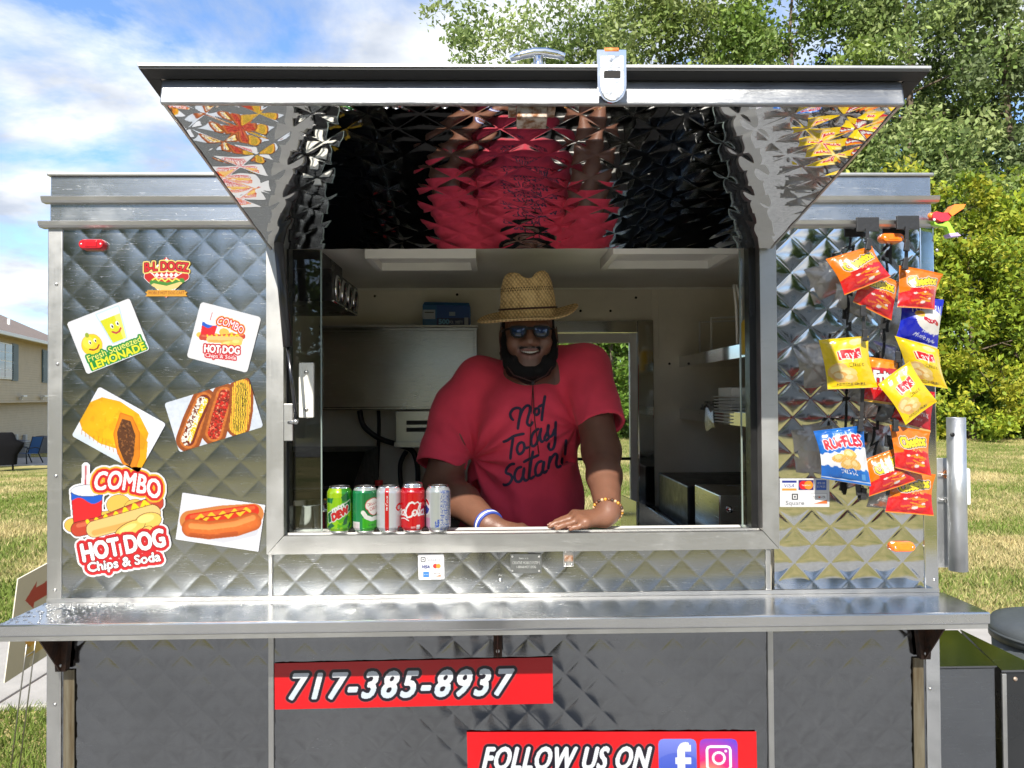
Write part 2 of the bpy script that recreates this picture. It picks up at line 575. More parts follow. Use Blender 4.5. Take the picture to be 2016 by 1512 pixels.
# smooth corner posts, seam strips
MB().box(XL, -1.124, -.004, .06, ZB, 2.06, b=.003).build('corner_post', S_TRMV, trailer)
MB().box(1.139, XR, -.004, .06, ZB, 2.06, b=.003).build('corner_post', S_POL, trailer)
MB().box(-.592, -.578, -.006, .01, ZB, ZC - .02, b=.0015).build('seam_strip', S_TRMV, trailer)
MB().box(.716, .731, -.006, .01, ZB, ZC - .02, b=.0015).build('seam_strip', S_TRMV, trailer)
MB().box(.714, .727, -.006, .01, ZC + .012, WZ0 - .002, b=.0015).build('seam_strip', S_TRMV, trailer)
MB().box(-.592, -.581, -.006, .01, ZC + .012, WZ0 - .002, b=.0015).build('seam_strip', S_TRMV, trailer)

# roof: two stepped fascia bands with drip lips
quiet = lambda a, b, h: None
MB().box(XL + .002, XR - .002, .004, .04, 2.122, ZROOF - .003, b=.003).build('roof_band', S_BND, trailer)
MB().box(XL + .002, XR - .002, .002, .04, 2.06, 2.113, b=.003).build('roof_band', S_BND, trailer)
for z0, pr, ov in ((2.111, .014, .012), (2.045, .020, .016)):
    m = MB()
    m.prism([(.01, z0), (-pr * .7, z0), (-pr, z0 + .005), (-pr - .003, z0 + .014), (-pr, z0 + .0165), (.01, z0 + .0165)], XL - ov, XR + ov, 'x')
    m.build('drip_lip', S_TRM, trailer)
MB().box(XL - .004, XR + .004, -.004, DEPTH + .01, ZROOF - .003, ZROOF + .006, b=.003).build('roof_skin', S_TRM, trailer)

for x0_, x1_ in ((XL + .002, XL + .034), (XR - .034, XR - .002)):
    MB().box(x0_, x1_, .041, DEPTH + .02, 2.0605, ZROOF - .0035).build('roof_side', S_BND, trailer)
MB().box(XL + .035, XR - .035, DEPTH - .0, DEPTH + .02, 2.06, ZROOF - .0035).build('roof_side', S_BND, trailer)
# ---------------------------------------------------------------- window frame
def post(name, x0, x1, z0, z1, m):
    MB().box(x0, x1, -.013, .045, z0, z1, b=.003).build(name, m, trailer)


# mitred surround
fw = .044
m = MB()
m.prism([(WX0, WZ0), (WX0 + fw, WZ0 + fw + .005), (WX0 + fw, WZ1 + .02), (WX0, WZ1 + .02)], -.013, .05, 'y')
m.build('window_jamb', S_TRMV, trailer)
m = MB()
m.prism([(WX1, WZ0), (WX1 - fw, WZ0 + fw + .005), (WX1 - fw, WZ1 + .02), (WX1, WZ1 + .02)], -.013, .05, 'y')
m.build('window_jamb', S_TRMV, trailer)
m = MB()
m.prism([(WX0 + .0015, WZ0), (WX1 - .0015, WZ0), (WX1 - fw - .0005, WZ0 + fw + .003), (WX0 + fw + .0005, WZ0 + fw + .003)], -.014, .05, 'y')
m.build('window_sill', S_TRM, trailer)
ZS = WZ0 + fw + .003            # top of the sill
MB().box(WX0 + fw + .001, WX1 - fw - .001, .048, .105, ZS - .03, ZS - .002, b=.002).build('sill_track', M_WHITE, trailer)
MB().box(WX0 + fw + .001, WX1 - fw - .001, .012, .017, ZS - .003, ZS + .004).build('sill_rail', S_TRM, trailer)
MB().box(WX0 + .001, WX1 - .001, -.004, .05, WZ1 + .02, 2.046).build('window_head', S_TRM, trailer)
MB().box(WX1 - fw - .018, WX1 - fw - .0005, .022, .06, ZS + .001, WZ1 + .02).build('window_channel', M_BLK, trailer)
MB().box(WX0 + fw + .0005, WX0 + fw + .006, .022, .06, ZS + .001, WZ1 + .02).build('window_channel', M_BLK, trailer)
# sliding panes
pl1 = P(632, 800, .05)[0]
MB().box(WX0 + fw + .006, pl1, .046, .052, ZS + .002, WZ1 + .01).build('glass_pane', GLASS, trailer)
g0 = P(1460, 800, .05)[0]
MB().box(g0, WX1 - fw - .012, .046, .052, ZS + .002, WZ1 + .01).build('glass_pane', GLASS, trailer)
M_SIDE = mat('glass_edge', (0.16, 0.20, 0.18), 0.2)
MB().box(pl1, pl1 + .0035, .046, .052, ZS + .002, WZ1 + .01).build('pane_edge', M_SIDE, trailer)
MB().box(g0 - .0035, g0, .046, .052, ZS + .002, WZ1 + .01).build('pane_edge', M_SIDE, trailer)
# white pull plate on the pane, with two screws
a, b = P(589, 714, .038), P(618, 822, .038)
pp = MB().box(a[0], b[0], .032, .0455, b[2], a[2], b=.003).build('pull_plate', mat('ivory_plate', (0.72, 0.70, 0.62), 0.35, var=.04), trailer)
M_SCREW = mat('screw_metal', (0.45, 0.44, 0.42), 0.3, 1.0)


def screw(x, z, y, parent, r=.0045, name='screw', m=None):
    mb = MB()
    mb.lathe([(r, 0), (r, .0012), (r * .7, .003), (0.0004, .0034)], (x, y, z), 12, M=np.array([[1, 0, 0], [0, 0, -1], [0, 1, 0]]))
    return mb.build(name, m or M_SCREW, parent)


for py in (733, 806):
    q = P(603, py, .03)
    screw(q[0], q[2], .032, pp, .006)
for px, py in ((115, 717), (112, 937), (110, 1161), (110, 1386), (1843, 493), (1838, 1140), (1830, 1355), (1838, 700), (113, 560)):
    q = P(px, py)
    screw(q[0], q[2], -.0035, trailer, .0045)
q = P(985, 1141); screw(q[0], q[2], -.001, trailer, .005)

# hinge plate on the jamb with the strut's ball joint
a, b = P(559, 795, -.02), P(577, 868, -.02)
hp = MB().box(a[0], b[0], -.024, -.0125, b[2], a[2], b=.002).build('strut_bracket', S_TRM, trailer)

# ---------------------------------------------------------------- awning flap
HY, HZ = -.022, 1.985                 # hinge line
FY, FZ = -.690, 2.122                 # underside at the outer edge
fl = math.hypot(FY - HY, FZ - HZ)
fd = np.array([0, (FY - HY) / fl, (FZ - HZ) / fl])         # outward along the flap
fn = np.array([0, fd[2], -fd[1]]) * -1.0                   # up from the flap is -fn
if fn[2] > 0: fn = -fn                                     # fn points down
fup = -fn
fx0, fx1 = -.574, .727


def fpt(x, s, h):
    """point on the flap: s metres out from the hinge, h below (+) or above (-) the underside"""
    return np.array([x, HY, HZ]) + fd * s + fn * h


awning = empty('awning', (0, HY, HZ), 0, parent=None)
awning.parent = trailer
awning.location = Vector((0, HY, HZ)) - Vector(trailer.location)


def fmapA(a, b, h):
    o = np.array([0, HY, HZ])
    return np.stack([a, o[1] + fd[1] * b + fn[1] * h, o[2] + fd[2] * b + fn[2] * h], -1)


ph = (P(1040, 205, FY)[0], fl - .05)
quilt('mirror_panel', fx0, fx1, .004, fl - .012, fmapA, S_MIR, awning, ph, A=0.0010, seed=9, wav=.0006, groove=.0001)


def fbox(name, x0, x1, s0, s1, h0, h1, m, parent, b=0.0, mi=0):
    t = MB().box(x0, x1, s0, s1, h0, h1, b=b)
    v = [fpt(p[0], p[1], p[2]) for p in t.v]
    k = MB(); k.add(v, t.f)
    return k.build(name, m, parent)


fbox('awning_core', fx0 + .002, fx1 - .002, .006, fl - .014, -.036, -.002, S_TRM, awning)
# bright front face of the box, slightly curled, and the overlapping outer skin
fbox('front_strip', fx0 - .004, fx1 + .004, fl - .013, fl - .002, -.036, .009, steel('strip_steel', (.33, .335, .34), .30, .22, .25, .6, .25), awning, b=.003)
fbox('side_strip', fx0 - .006, fx0 - .0005, .004, fl - .014, -.036, .003, S_TRM, awning, b=.001)
fbox('side_strip', fx1 + .0005, fx1 + .006, .004, fl - .014, -.036, .003, S_TRM, awning, b=.001)
fbox('outer_skin', WX0 - .012, WX1 + .018, -.004, fl + .028, -.0425, -.0385, S_TRM, awning, b=.001)
fbox('outer_flange', WX0 - .012, WX1 + .018, fl + .0285, fl + .032, -.0450, -.0395, S_TRM, awning, b=.001)
fbox('flange_dark_sheet', WX0 - .010, WX1 + .016, fl - .001, fl + .0280, -.0382, -.0362, mat('flange_black', (.012, .012, .013), .7), awning)  # black sheets paint in the dark reflection under the flange
fbox('flange_dark_sheet', WX0 - .010, fx0 - .007, .01, fl - .0015, -.0382, -.0362, MATS['flange_black'], awning)
fbox('flange_dark_sheet', fx1 + .007, WX1 + .016, .01, fl - .0015, -.0382, -.0362, MATS['flange_black'], awning)

# catch on the underside
cx = P(1047, 215, FY + .03)[0]
ct = fbox('catch', cx - .027, cx + .027, fl - .060, fl - .020, .002, .024, M_RUST, awning, b=.002)
fbox('catch_ear', cx - .042, cx - .028, fl - .052, fl - .022, .002, .006, M_RUST, ct, b=.001)
fbox('catch_ear', cx + .028, cx + .042, fl - .052, fl - .022, .002, .006, M_RUST, ct, b=.001)
# hasp plate hanging over the front edge
hx = P(1201, 150, FY - .03)[0]
hh = .0245
m = MB()
out = [(-hh, .052), (hh, .052)] + [(hh * math.cos(t), -.008 - .03 * math.sin(t)) for t in np.linspace(0, math.pi, 11)]
yp = FY - .045
m.prism([(hx + p[0], 2.133 + p[1]) for p in out], yp - .006, yp, 'y')
hasp = m.build('hasp_plate', mat('chrome_plate', (0.75, 0.76, 0.78), 0.15, 1.0, rvar=.06, vscale=30), awning)
m = MB(); m.prism([(hx + p[0] * .80, 2.130 + p[1] * .84) for p in out], yp - .0085, yp - .0062, 'y'); m.build('hasp_boss', mat('worn_chrome', (.6, .6, .6), .3, 1.0, rvar=.1, vscale=40, bump=.2, bscale=60), hasp)
MB().box(hx - .014, hx + .014, yp - .0095, yp - .0065, 2.136, 2.148).build('hasp_slot', mat('slot_dark', (0.01, .008, .007), .8), hasp)
MB().tube([(hx - .012, yp - .002, 2.185), (hx + .012, yp - .002, 2.185)], .005, 10).build('hasp_pin', mat('orange_rust', (0.6, 0.20, 0.05), .6, .2, var=.3, vscale=80), hasp)
MB().box(hx - .018, hx + .018, yp, FY + .03, 2.170, 2.184, b=.002).build('hasp_arm', S_TRM, hasp)
# chrome T handle standing on the top edge
tx = P(1060, 115, FY + .02)[0]
ty, tz = FY + .02, P(1060, 112, FY + .02)[2]
M_CHROME = mat('chrome', (0.80, 0.81, 0.83), 0.08, 1.0)
m = MB()
m.tube([(tx - .050, ty, tz - .004), (tx - .03, ty, tz + .003), (tx - .008, ty, tz + .008), (tx + .012, ty, tz + .008), (tx + .034, ty, tz + .004), (tx + .047, ty, tz + .000)],
       [.0060, .0075, .0085, .0085, .0075, .0065], 14)
th = m.build('lift_handle', M_CHROME, awning)
MB().tube([(tx, ty, tz), (tx, ty + .004, tz - .035)], .0085, 14).build('handle_stem', M_CHROME, th)
# corner hinge plate bottom left of the flap with the strut's upper joint
ang = P(546, 452, -.05)
hpv = MB()
hpv.prism([(ang[0] - .032, ang[2] + .022), (ang[0] + .012, ang[2] + .026), (ang[0] + .036, ang[2] - .024), (ang[0] - .006, ang[2] - .028)], -.066, -.058, 'y')
hj = hpv.build('strut_mount', mat('blackened_steel', (.03, .03, .032), .4, .8), awning)
for sx, sz in ((-.015, .010), (.004, .007), (.014, -.012)):
    screw(ang[0] + sx, ang[2] + sz, -.0665, hj, .004)

# gas strut: black cylinder, thin rod, ball ends
p0, p1, p2 = P(548, 470, -.06), P(567, 683, -.045), P(583, 830, -.03)
st = empty('gas_strut', (0, 0, 0)); st.parent = trailer; st.location = Vector(p0) - Vector(trailer.location)
MB().tube([p0, p1], .0125, 16).build('cylinder', mat('strut_black', (.012, .012, .013), .28), st)
MB().tube([p1, p2], .0045, 12).build('rod', mat('strut_rod', (.08, .08, .085), .2, .9), st)
m = MB(); m.lathe([(.001, -.008), (.006, -.006), (.009, 0), (.006, .006), (.001, .008)], p2, 14); m.tube([p2, P(568, 832, -.02)], .005, 10)
m.build('ball_end', M_SCREW, st)
m = MB(); m.lathe([(.001, -.012), (.009, -.008), (.013, 0), (.009, .008), (.001, .012)], p0, 14)
m.build('ball_end', M_SCREW, st)

# ---------------------------------------------------------------- counter
CY = -.195
m = MB()
m.box(XL - .006, XR + .014, CY, -.001, ZC - .028, ZC, b=.004)
cnt = m.build('counter', S_CNT, trailer)
MB().box(XL - .002, XR + .01, CY + .004, -.003, ZC - .040, ZC - .0285).build('counter_hem', S_TRM, cnt)
M_BACK = S_TRM
MB().box(XL, XR, -.005, -.0005, ZC + .0005, ZC + .011).build('counter_hinge', S_TRM, cnt)
for px in (131, 980, 1810):
    x = P(px, 1280)[0]
    m = MB()
    zb_ = ZC - (.148 if px == 980 else .168)
    m.prism([(-.150, ZC - .041), (-.008, ZC - .041), (-.008, zb_), (-.030, zb_), (-.125, ZC - .055)], x - .002, x + .001, 'x')
    if px == 980:
        m.box(x - .011, x + .011, -.026, -.010, zb_, ZC - .041)
    else:
        m.prism([(x - .024, ZC - .0415), (x + .024, ZC - .0415), (x + .013, zb_), (x - .012, zb_)], -.030, -.009, 'y')
    br = m.build('counter_bracket', M_DKRUST, trailer)
    screw(x, zb_ + .016, -.0305 if px != 980 else -.0265, br, .005)
M_STAIN = mat('rust_stain', (.085, .06, .03), .45, .5, color2=(.17, .15, .105), vscale=9, stretch=(6, 1, .6))
for px in (140, 1808):
    x = P(px, 1400)[0]
    MB().box(x - .016, x + .012, -.0075, -.0025, ZB + .001, ZC - .171, b=.001).build('upright_channel', M_STAIN, trailer)

# ---------------------------------------------------------------- small fittings on the wall
def lamp(px, py, w, h, col, name='marker_lamp'):
    q = P(px, py)
    s, r = w / 2, h / 2
    def cap(r_, s_):
        pts = []
        for k in range(9):
            a = -math.pi / 2 + math.pi * k / 8
            pts.append((q[0] + s_ - r_ + r_ * math.cos(a), q[2] + r_ * math.sin(a)))
        for k in range(9):
            a = math.pi / 2 + math.pi * k / 8
            pts.append((q[0] - s_ + r_ + r_ * math.cos(a), q[2] + r_ * math.sin(a)))
        return pts
    mb = MB()
    A, B, C = cap(r, s), cap(r * .96, s * .985), cap(r * .72, s * .90)
    n = len(A)
    v = [(p[0], -.001, p[1]) for p in A] + [(p[0], -.012, p[1]) for p in B] + [(p[0], -.019, p[1]) for p in C]
    f = [(i, (i + 1) % n, (i + 1) % n + n, i + n) for i in range(n)] + [(i + n, (i + 1) % n + n, (i + 1) % n + 2 * n, i + 2 * n) for i in range(n)]
    f.append(tuple(range(2 * n, 3 * n)))
    mb.add(v, f, 0, False)
    o = mb.build(name, col, trailer)
    for sx in (-1, 1):
        screw(q[0] + sx * s * .72, q[2], -.0165, o, .0035, m=M_SCREW)
    MB().box(q[0] - s * .45, q[0] + s * .45, -.0205, -.0185, q[2] - r * .5, q[2] + r * .5, b=.001).build('lens', col, o)
    return o


M_REDL = mat('red_lens', (0.42, 0.012, 0.02), 0.18, coat=0.5, var=.15, vscale=50)
M_ORGL = mat('amber_lens', (0.85, 0.17, 0.012), 0.2, coat=0.5, var=.12, vscale=50)
lamp(186, 483, .068, .029, M_REDL)['label'] = 'red oval marker lamp'
lamp(1752, 470, .062, .026, M_ORGL)['label'] = 'amber oval marker lamp under the roof lip'
lamp(1773, 1075, .064, .027, M_ORGL)['label'] = 'amber oval marker lamp above the counter'
# latch below the window, rusty
q = P(1119, 1098)
lt = MB().box(q[0] - .014, q[0] + .014, -.006, -.0005, q[2] - .022, q[2] + .022, b=.002).build('latch', S_TRM, trailer)
MB().box(q[0] - .012, q[0] + .012, -.012, -.0055, q[2] - .008, q[2] + .008, b=.003).build('latch_bar', M_RUST, lt)
for sx in (-.008, .008):
    for sz in (-.016, .016):
        screw(q[0] + sx, q[2] + sz, -.006, lt, .004)
# chassis, wheels, underside (below the picture)
MB().box(XL + .03, XR - .03, .03, DEPTH - .03, ZB - .06, ZB - .002).build('chassis', M_BLK, trailer)
for yy, sg in ((-.10, -1), (DEPTH + .13, 1)):
    m = MB(); m.lathe([(.12, -.075), (.215, -.07), (.235, -.05), (.24, 0), (.235, .05), (.215, .07), (.12, .075)], (0.05, yy, .246), 36, axis='y')
    w = m.build('wheel', mat('tyre_rubber', (.02, .02, .02), .8, bump=.2, bscale=40), trailer)
    m = MB(); m.lathe([(.03, -.06), (.10, -.055), (.119, -.07), (.119, .07), (.10, .055), (.03, .06)], (0.05, yy, .246), 24, axis='y')
    m.build('rim', S_GAL, w)
    m = MB()
    arc = [(0.05 + .275 * math.cos(t), .246 + .275 * math.sin(t)) for t in np.linspace(.1, math.pi - .1, 14)]
    arc += [(0.05 + .268 * math.cos(t), .246 + .268 * math.sin(t)) for t in np.linspace(math.pi - .1, .1, 14)]
    m.prism(arc, yy - .09, yy + .09, 'y'); m.build('fender', M_BLK, trailer)
MB().tube([(.05, -.1, .246), (.05, DEPTH + .13, .246)], .03, 12).build('axle', M_BLK, trailer)
# ================================================================== ground, paving, houses, trees
def sstep(a, b, x):
    t = np.clip((x - a) / (b - a), 0, 1)
    return t * t * (3 - 2 * t)


def terrain(x, y):
    h = -1.0 * sstep(6, 31, y) * sstep(-3.5, -13, x)
    h = h + 0.05 * (fbm(x * .35, y * .35, 3) - .47) * sstep(4, 9, np.abs(y + 1) + 0 * x)
    return h


def attr_mat(name, rough=0.8, transl=0.0):
    """diffuse leaves and blades coloured by the plant's own colour, letting some light through"""
    if name in MATS:
        return MATS[name]
    m = bpy.data.materials.new(name); m.use_nodes = True
    nt = m.node_tree; nt.nodes.clear()
    o = nt.nodes.new('ShaderNodeOutputMaterial')
    a = nt.nodes.new('ShaderNodeVertexColor'); a.layer_name = 'print'
    b = nt.nodes.new('ShaderNodeBsdfPrincipled'); b.inputs['Roughness'].default_value = rough
    b.inputs['Specular IOR Level'].default_value = 0.3
    t = nt.nodes.new('ShaderNodeBsdfTranslucent')
    mx = nt.nodes.new('ShaderNodeMixShader'); mx.inputs[0].default_value = transl
    nt.links.new(a.outputs['Color'], b.inputs['Base Color']); nt.links.new(a.outputs['Color'], t.inputs['Color'])
    nt.links.new(b.outputs[0], mx.inputs[1]); nt.links.new(t.outputs[0], mx.inputs[2]); nt.links.new(mx.outputs[0], o.inputs[0])
    MATS[name] = m
    return m


# lawn ground sheet
def axis_pts(lo, hi):
    near = np.arange(-14, 14.01, .5)
    return np.unique(np.concatenate([np.linspace(lo, -14, 40), near, np.linspace(14, hi, 50)]))


gx, gy = axis_pts(-320, 320), axis_pts(-320, 420)
GX, GY = np.meshgrid(gx, gy)
GZ = terrain(GX, GY)
ii = np.arange(GX.size).reshape(GX.shape)
gq = np.stack([ii[:-1, :-1], ii[:-1, 1:], ii[1:, 1:], ii[1:, :-1]], -1).reshape(-1, 4)
M_LAWN = mat('lawn_soil', (0.14, 0.155, 0.04), 0.95, color2=(0.42, 0.34, 0.15), vscale=.9, bump=.6, bscale=9, ramp=(.36, .64), spec=.1)
lawn = npmesh('ground', np.stack([GX, GY, GZ], -1).reshape(-1, 3), gq, M_LAWN)
tag(lawn, 'patchy green and straw coloured lawn around the trailer', kind='structure')

# paving in front, under the trailer; colour lightened to bounce light inside
M_ASPH = mat('lightened_paving', (0.32, 0.317, 0.31), 0.9, var=.28, vscale=5, bump=.7, bscale=160, spec=.3)
asph = MB().box(-45, 45, -5.6, .95, -.2, .006).build('pavement', M_ASPH)
tag(asph, 'grey paving in front of the trailer, lightened to bounce light', kind='structure')
asph2 = MB().box(-80, 80, -25, -18.5, -.2, .012).build('road', mat('worn_asphalt', (.10, .10, .105), .9, var=.25, vscale=5, bump=.6, bscale=120))
tag(asph2, 'grey street beyond the lawn opposite the trailer', kind='structure')
M_CONC = mat('pale_concrete', (0.34, 0.32, 0.295), 0.85, var=.12, vscale=3, bump=.3, bscale=90)
walk = empty('sidewalk', (0, 2.4, 0)); tag(walk, 'pale concrete walk of square slabs behind the trailer', kind='structure')
_edge = PZ(40, 1400)[1]
_jx = PZ(45, 1365)[0]
_sm = None
for k in range(-6, 8):
    x0 = _jx + k * 1.52
    if _sm is None:
        mb = MB().box(.008, 1.512, 0, 1.40, -.10, .03, b=.01)
        s = mb.build('slab', M_CONC); _sm = s.data
    else:
        s = bpy.data.objects.new('slab', _sm); COL.objects.link(s)
    s.parent = walk
    s.location = (x0, _edge - 2.4, 0)
# brown joint filler between slabs shows as a thin strip
MB().box(_jx - 6 * 1.52, _jx + 8 * 1.52, _edge + .01, _edge + 1.39, -.05, .018).build('joint_filler', mat('joint_brown', (.12, .06, .035), .9), walk)

# ---------------------------------------------------------------- grass blades
def grass(name, x, y, hmin, hmax, w, label):
    n = len(x)
    z = terrain(x, y)
    a = RNG.uniform(0, 2 * math.pi, n)
    h = RNG.uniform(hmin, hmax, n) * (.6 + .8 * fbm(x * .8, y * .8, 11, 2))
    ww = w * RNG.uniform(.6, 1.3, n)
    lean = RNG.normal(0, .5, (n, 2)) * h[:, None]
    b0 = np.stack([x - np.cos(a) * ww, y - np.sin(a) * ww, z], -1)
    b1 = np.stack([x + np.cos(a) * ww, y + np.sin(a) * ww, z], -1)
    t = np.stack([x + lean[:, 0], y + lean[:, 1], z + h], -1)
    V = np.stack([b0, b1, t], 1).reshape(-1, 3)
    dry = np.clip((fbm(x * .55, y * .55, 21, 4) - .45) * 4.5 + RNG.normal(0, .32, n), 0, 1)
    g1 = np.array([0.145, 0.20, 0.035]); g2 = np.array([0.50, 0.41, 0.20])
    c = g1 * (1 - dry[:, None]) + g2 * dry[:, None]
    c = c * RNG.uniform(.7, 1.25, (n, 1))
    C = np.repeat(c, 3, axis=0)
    o = npmesh(name, V, np.arange(3 * n).reshape(-1, 3), attr_mat('grass_blade', .7, .25), None, False, C)
    tag(o, label, 'grass', kind='stuff')
    return o


def wedge(n, t0, t1, d0, d1):
    """random ground points; density falls with the square of the distance"""
    d = d0 * (d1 / d0) ** RNG.uniform(0, 1, n)
    t = RNG.uniform(t0, t1, n)
    return t * d, d + CAM[1]


xs, ys = [], []
for n, t0, t1, d0, d1 in ((75000, -.86, -.50, 5.2, 40), (95000, .44, .86, 5.2, 36), (60000, .02, .30, 6.5, 40), (60000, -.5, .02, 5.2, 40), (24000, .3, .44, 5.2, 40), (40000, -1.7, -.86, 5.2, 36), (40000, .86, 1.7, 5.2, 34)):
    x, y = wedge(n, t0, t1, d0, d1); xs.append(x); ys.append(y)
x, y = np.concatenate(xs), np.concatenate(ys)
keep = ~((y > _edge - .02) & (y < _edge + 1.42))
grass('lawn_grass', x[keep], y[keep], .03, .075, .008, 'sun-dried patchy grass on the lawn behind the trailer')
x, y = np.concatenate([RNG.uniform(-5.5, -1.0, 26000), RNG.uniform(-1.0, 9, 24000)]), RNG.uniform(.97, _edge, 50000)
grass('verge_grass', x, y, .03, .075, .004, 'strip of grass between the paving and the concrete walk')

# ---------------------------------------------------------------- trees
M_LEAF = attr_mat('leaf', .55, .42)
M_BARK = mat('bark', (0.115, 0.085, 0.06), .9, var=.4, vscale=6, stretch=(1, 1, .25), bump=.8, bscale=25)


def limb(mb, p, d, ln, r, depth, tips, wig=.22):
    pts, rs = [p], [r]
    n = 5
    for k in range(n):
        d = d + RNG.normal(0, wig, 3) * np.array([1, 1, .55]); d /= np.linalg.norm(d)
        p = p + d * ln / n
        pts.append(p); rs.append(r * (1 - .62 * (k + 1) / n))
    mb.tube(pts, rs, 6 if depth > 0 else 9, cap=False)
    tips.append((pts[-1], depth)); tips.append((pts[-3], depth))
    return pts, rs, d


def tree(name, label, base, height, spread, zc0, n_leaf, leaf, cols, group=None, trunk_r=.2, nb=9, lean=(0, 0), fill=.5, shape=1.0, seed=0, cat='tree', wispy=0.0):
    global RNG
    keep_rng = RNG
    RNG = np.random.default_rng(seed + 100)
    base = np.array(base, float)
    t = empty(name, tuple(base), 0, label, cat, group)
    mb = MB(); tips = []
    tp = [base + np.array([0, 0, -.1])]
    for k in range(1, 9):
        f = k / 8
        tp.append(base + np.array([lean[0] * f + RNG.normal(0, .02) * height * f * .3, lean[1] * f + RNG.normal(0, .02) * height * f * .3, height * .86 * f]))
    mb.tube(tp, [trunk_r * (1.25 if k == 0 else 1 - .85 * k / 8) for k in range(9)], 10, cap=False)
    for k in range(nb):
        f = zc0 + (.9 - zc0) * (k + RNG.uniform(0, .8)) / nb
        i = min(7, int(f * 8)); u = f * 8 - i
        s = tp[i] * (1 - u) + tp[i + 1] * u
        a = 2.4 * k + RNG.uniform(-.5, .5)
        rad = spread * (1 - .55 * ((f - zc0) / (1 - zc0)) ** 1.5) * RNG.uniform(.75, 1.1)
        d = np.array([math.cos(a), math.sin(a), RNG.uniform(.25, .75)]); d /= np.linalg.norm(d)
        pts, rs, dd = limb(mb, s, d, rad, trunk_r * .34 * (1.15 - f), 0, tips)
        for q in range(3):
            j = RNG.integers(2, 5)
            e = dd + RNG.normal(0, .7, 3); e /= np.linalg.norm(e)
            limb(mb, pts[j], e, rad * RNG.uniform(.35, .6), rs[j] * .6, 1, tips, .3)
    tips.append((tp[-1], 0)); tips.append((tp[-2], 0))
    mb.build('trunk', M_BARK, t, smooth=True)
    # leaf clumps round the branch tips and through the crown's volume
    cen = [p for p, d in tips]
    nfill = int(len(cen) * fill)
    for k in range(nfill):
        f = RNG.uniform(zc0 * .8, 1.0)
        rad = spread * (1 - .6 * max(0, (f - zc0) / (1 - zc0)) ** (1.6 * shape)) * math.sqrt(RNG.uniform(.1, 1))
        a = RNG.uniform(0, 2 * math.pi)
        cen.append(base + np.array([lean[0] * f + rad * math.cos(a), lean[1] * f + rad * math.sin(a), height * f]))
    cen = np.array(cen)
    m = len(cen)
    wgt = RNG.uniform(.4, 1.6, m)
    ci = RNG.choice(m, n_leaf, p=wgt / wgt.sum())
    rad = spread * RNG.uniform(.13, .30, m)
    off = RNG.normal(0, 1, (n_leaf, 3))
    off /= np.linalg.norm(off, axis=1)[:, None] + 1e-9
    off *= (RNG.uniform(0, 1, n_leaf) ** .45)[:, None] * np.array([1, 1, .72])
    c = cen[ci] + off * rad[ci][:, None]
    if wispy:
        c[:, 2] -= np.abs(RNG.normal(0, wispy, n_leaf)) * RNG.uniform(0, 1, n_leaf)
    c[:, 2] = np.maximum(c[:, 2], base[2] + .05)
    # leaf cards: folded rhombs, tips hanging a little
    ax = RNG.normal(0, 1, (n_leaf, 3)); ax[:, 2] -= .35; ax /= np.linalg.norm(ax, axis=1)[:, None]
    bx = np.cross(ax, RNG.normal(0, 1, (n_leaf, 3))); bx /= np.linalg.norm(bx, axis=1)[:, None] + 1e-9
    sz = leaf * RNG.uniform(.55, 1.35, n_leaf)[:, None]
    V = np.stack([c - ax * sz * .6, c + bx * sz * .30, c + ax * sz * .6, c - bx * sz * .30], 1).reshape(-1, 3)
    cl = np.array(cols)
    k1 = RNG.integers(0, len(cl), m)
    cc = cl[k1][ci] * (RNG.uniform(.75, 1.2, m)[ci][:, None]) * RNG.uniform(.75, 1.28, (n_leaf, 1))
    swap = RNG.uniform(0, 1, n_leaf) < .25
    cc[swap] = cl[RNG.integers(0, len(cl), swap.sum())]
    npmesh('crown', V, np.arange(4 * n_leaf).reshape(-1, 4), M_LEAF, t, False, np.repeat(cc, 4, axis=0))
    RNG = keep_rng
    return t


G_TALL = [(.22, .30, .085), (.28, .35, .115), (.17, .24, .07), (.33, .39, .15)]
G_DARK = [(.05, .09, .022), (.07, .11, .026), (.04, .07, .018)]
G_LIME = [(.33, .39, .035), (.25, .33, .032), (.42, .42, .045), (.17, .25, .028)]
G_MID = [(.16, .25, .045), (.21, .29, .05), (.12, .19, .035)]
TG = 'trees along the back of the lawn'


def at_px(px, D, z=None):
    x = (px - CW / 2) / F_PX * D + math.tan(R_(YAW)) * D
    y = D + CAM[1]
    return (x, y, float(terrain(np.array(x), np.array(y))) if z is None else z)


tree('tall_tree', 'feathery pale tree at the open end of the tree line, beside the sky', at_px(930, 36), 20, 4.6, .32, 26000, .22, G_TALL, TG, .24, 12, seed=1, wispy=.5, fill=.35)
tree('tall_tree', 'tall pale green tree behind the lifting handle of the awning', at_px(1130, 39), 25, 6.5, .2, 42000, .23, G_TALL, TG, .3, 14, seed=2, wispy=.6)
tree('tall_tree', 'tall tree with olive leaves behind the middle of the awning', at_px(1330, 35), 23, 5.6, .2, 42000, .22, [(.21, .27, .07), (.17, .23, .06), (.28, .33, .11)], TG, .3, 14, seed=3, wispy=.6)
tree('tall_tree', 'tall tree with a bare leaning limb above the awning corner', at_px(1570, 33), 23, 5.4, .2, 42000, .21, G_MID + G_TALL, TG, .28, 14, seed=4, wispy=.4)
tree('tall_tree', 'tall dark trunked tree over the yellowish young trees', at_px(1800, 33), 24, 5.6, .26, 36000, .22, G_TALL + [(.09, .13, .04)], TG, .34, 15, seed=5, wispy=.7, fill=.4)
tree('tall_tree', 'tall grey green tree at the end of the tree line beyond the pole', at_px(2010, 32), 23, 5.4, .22, 38000, .22, [(.20, .25, .11), (.24, .29, .14), (.15, .20, .08)], TG, .28, 14, seed=6, wispy=.8)
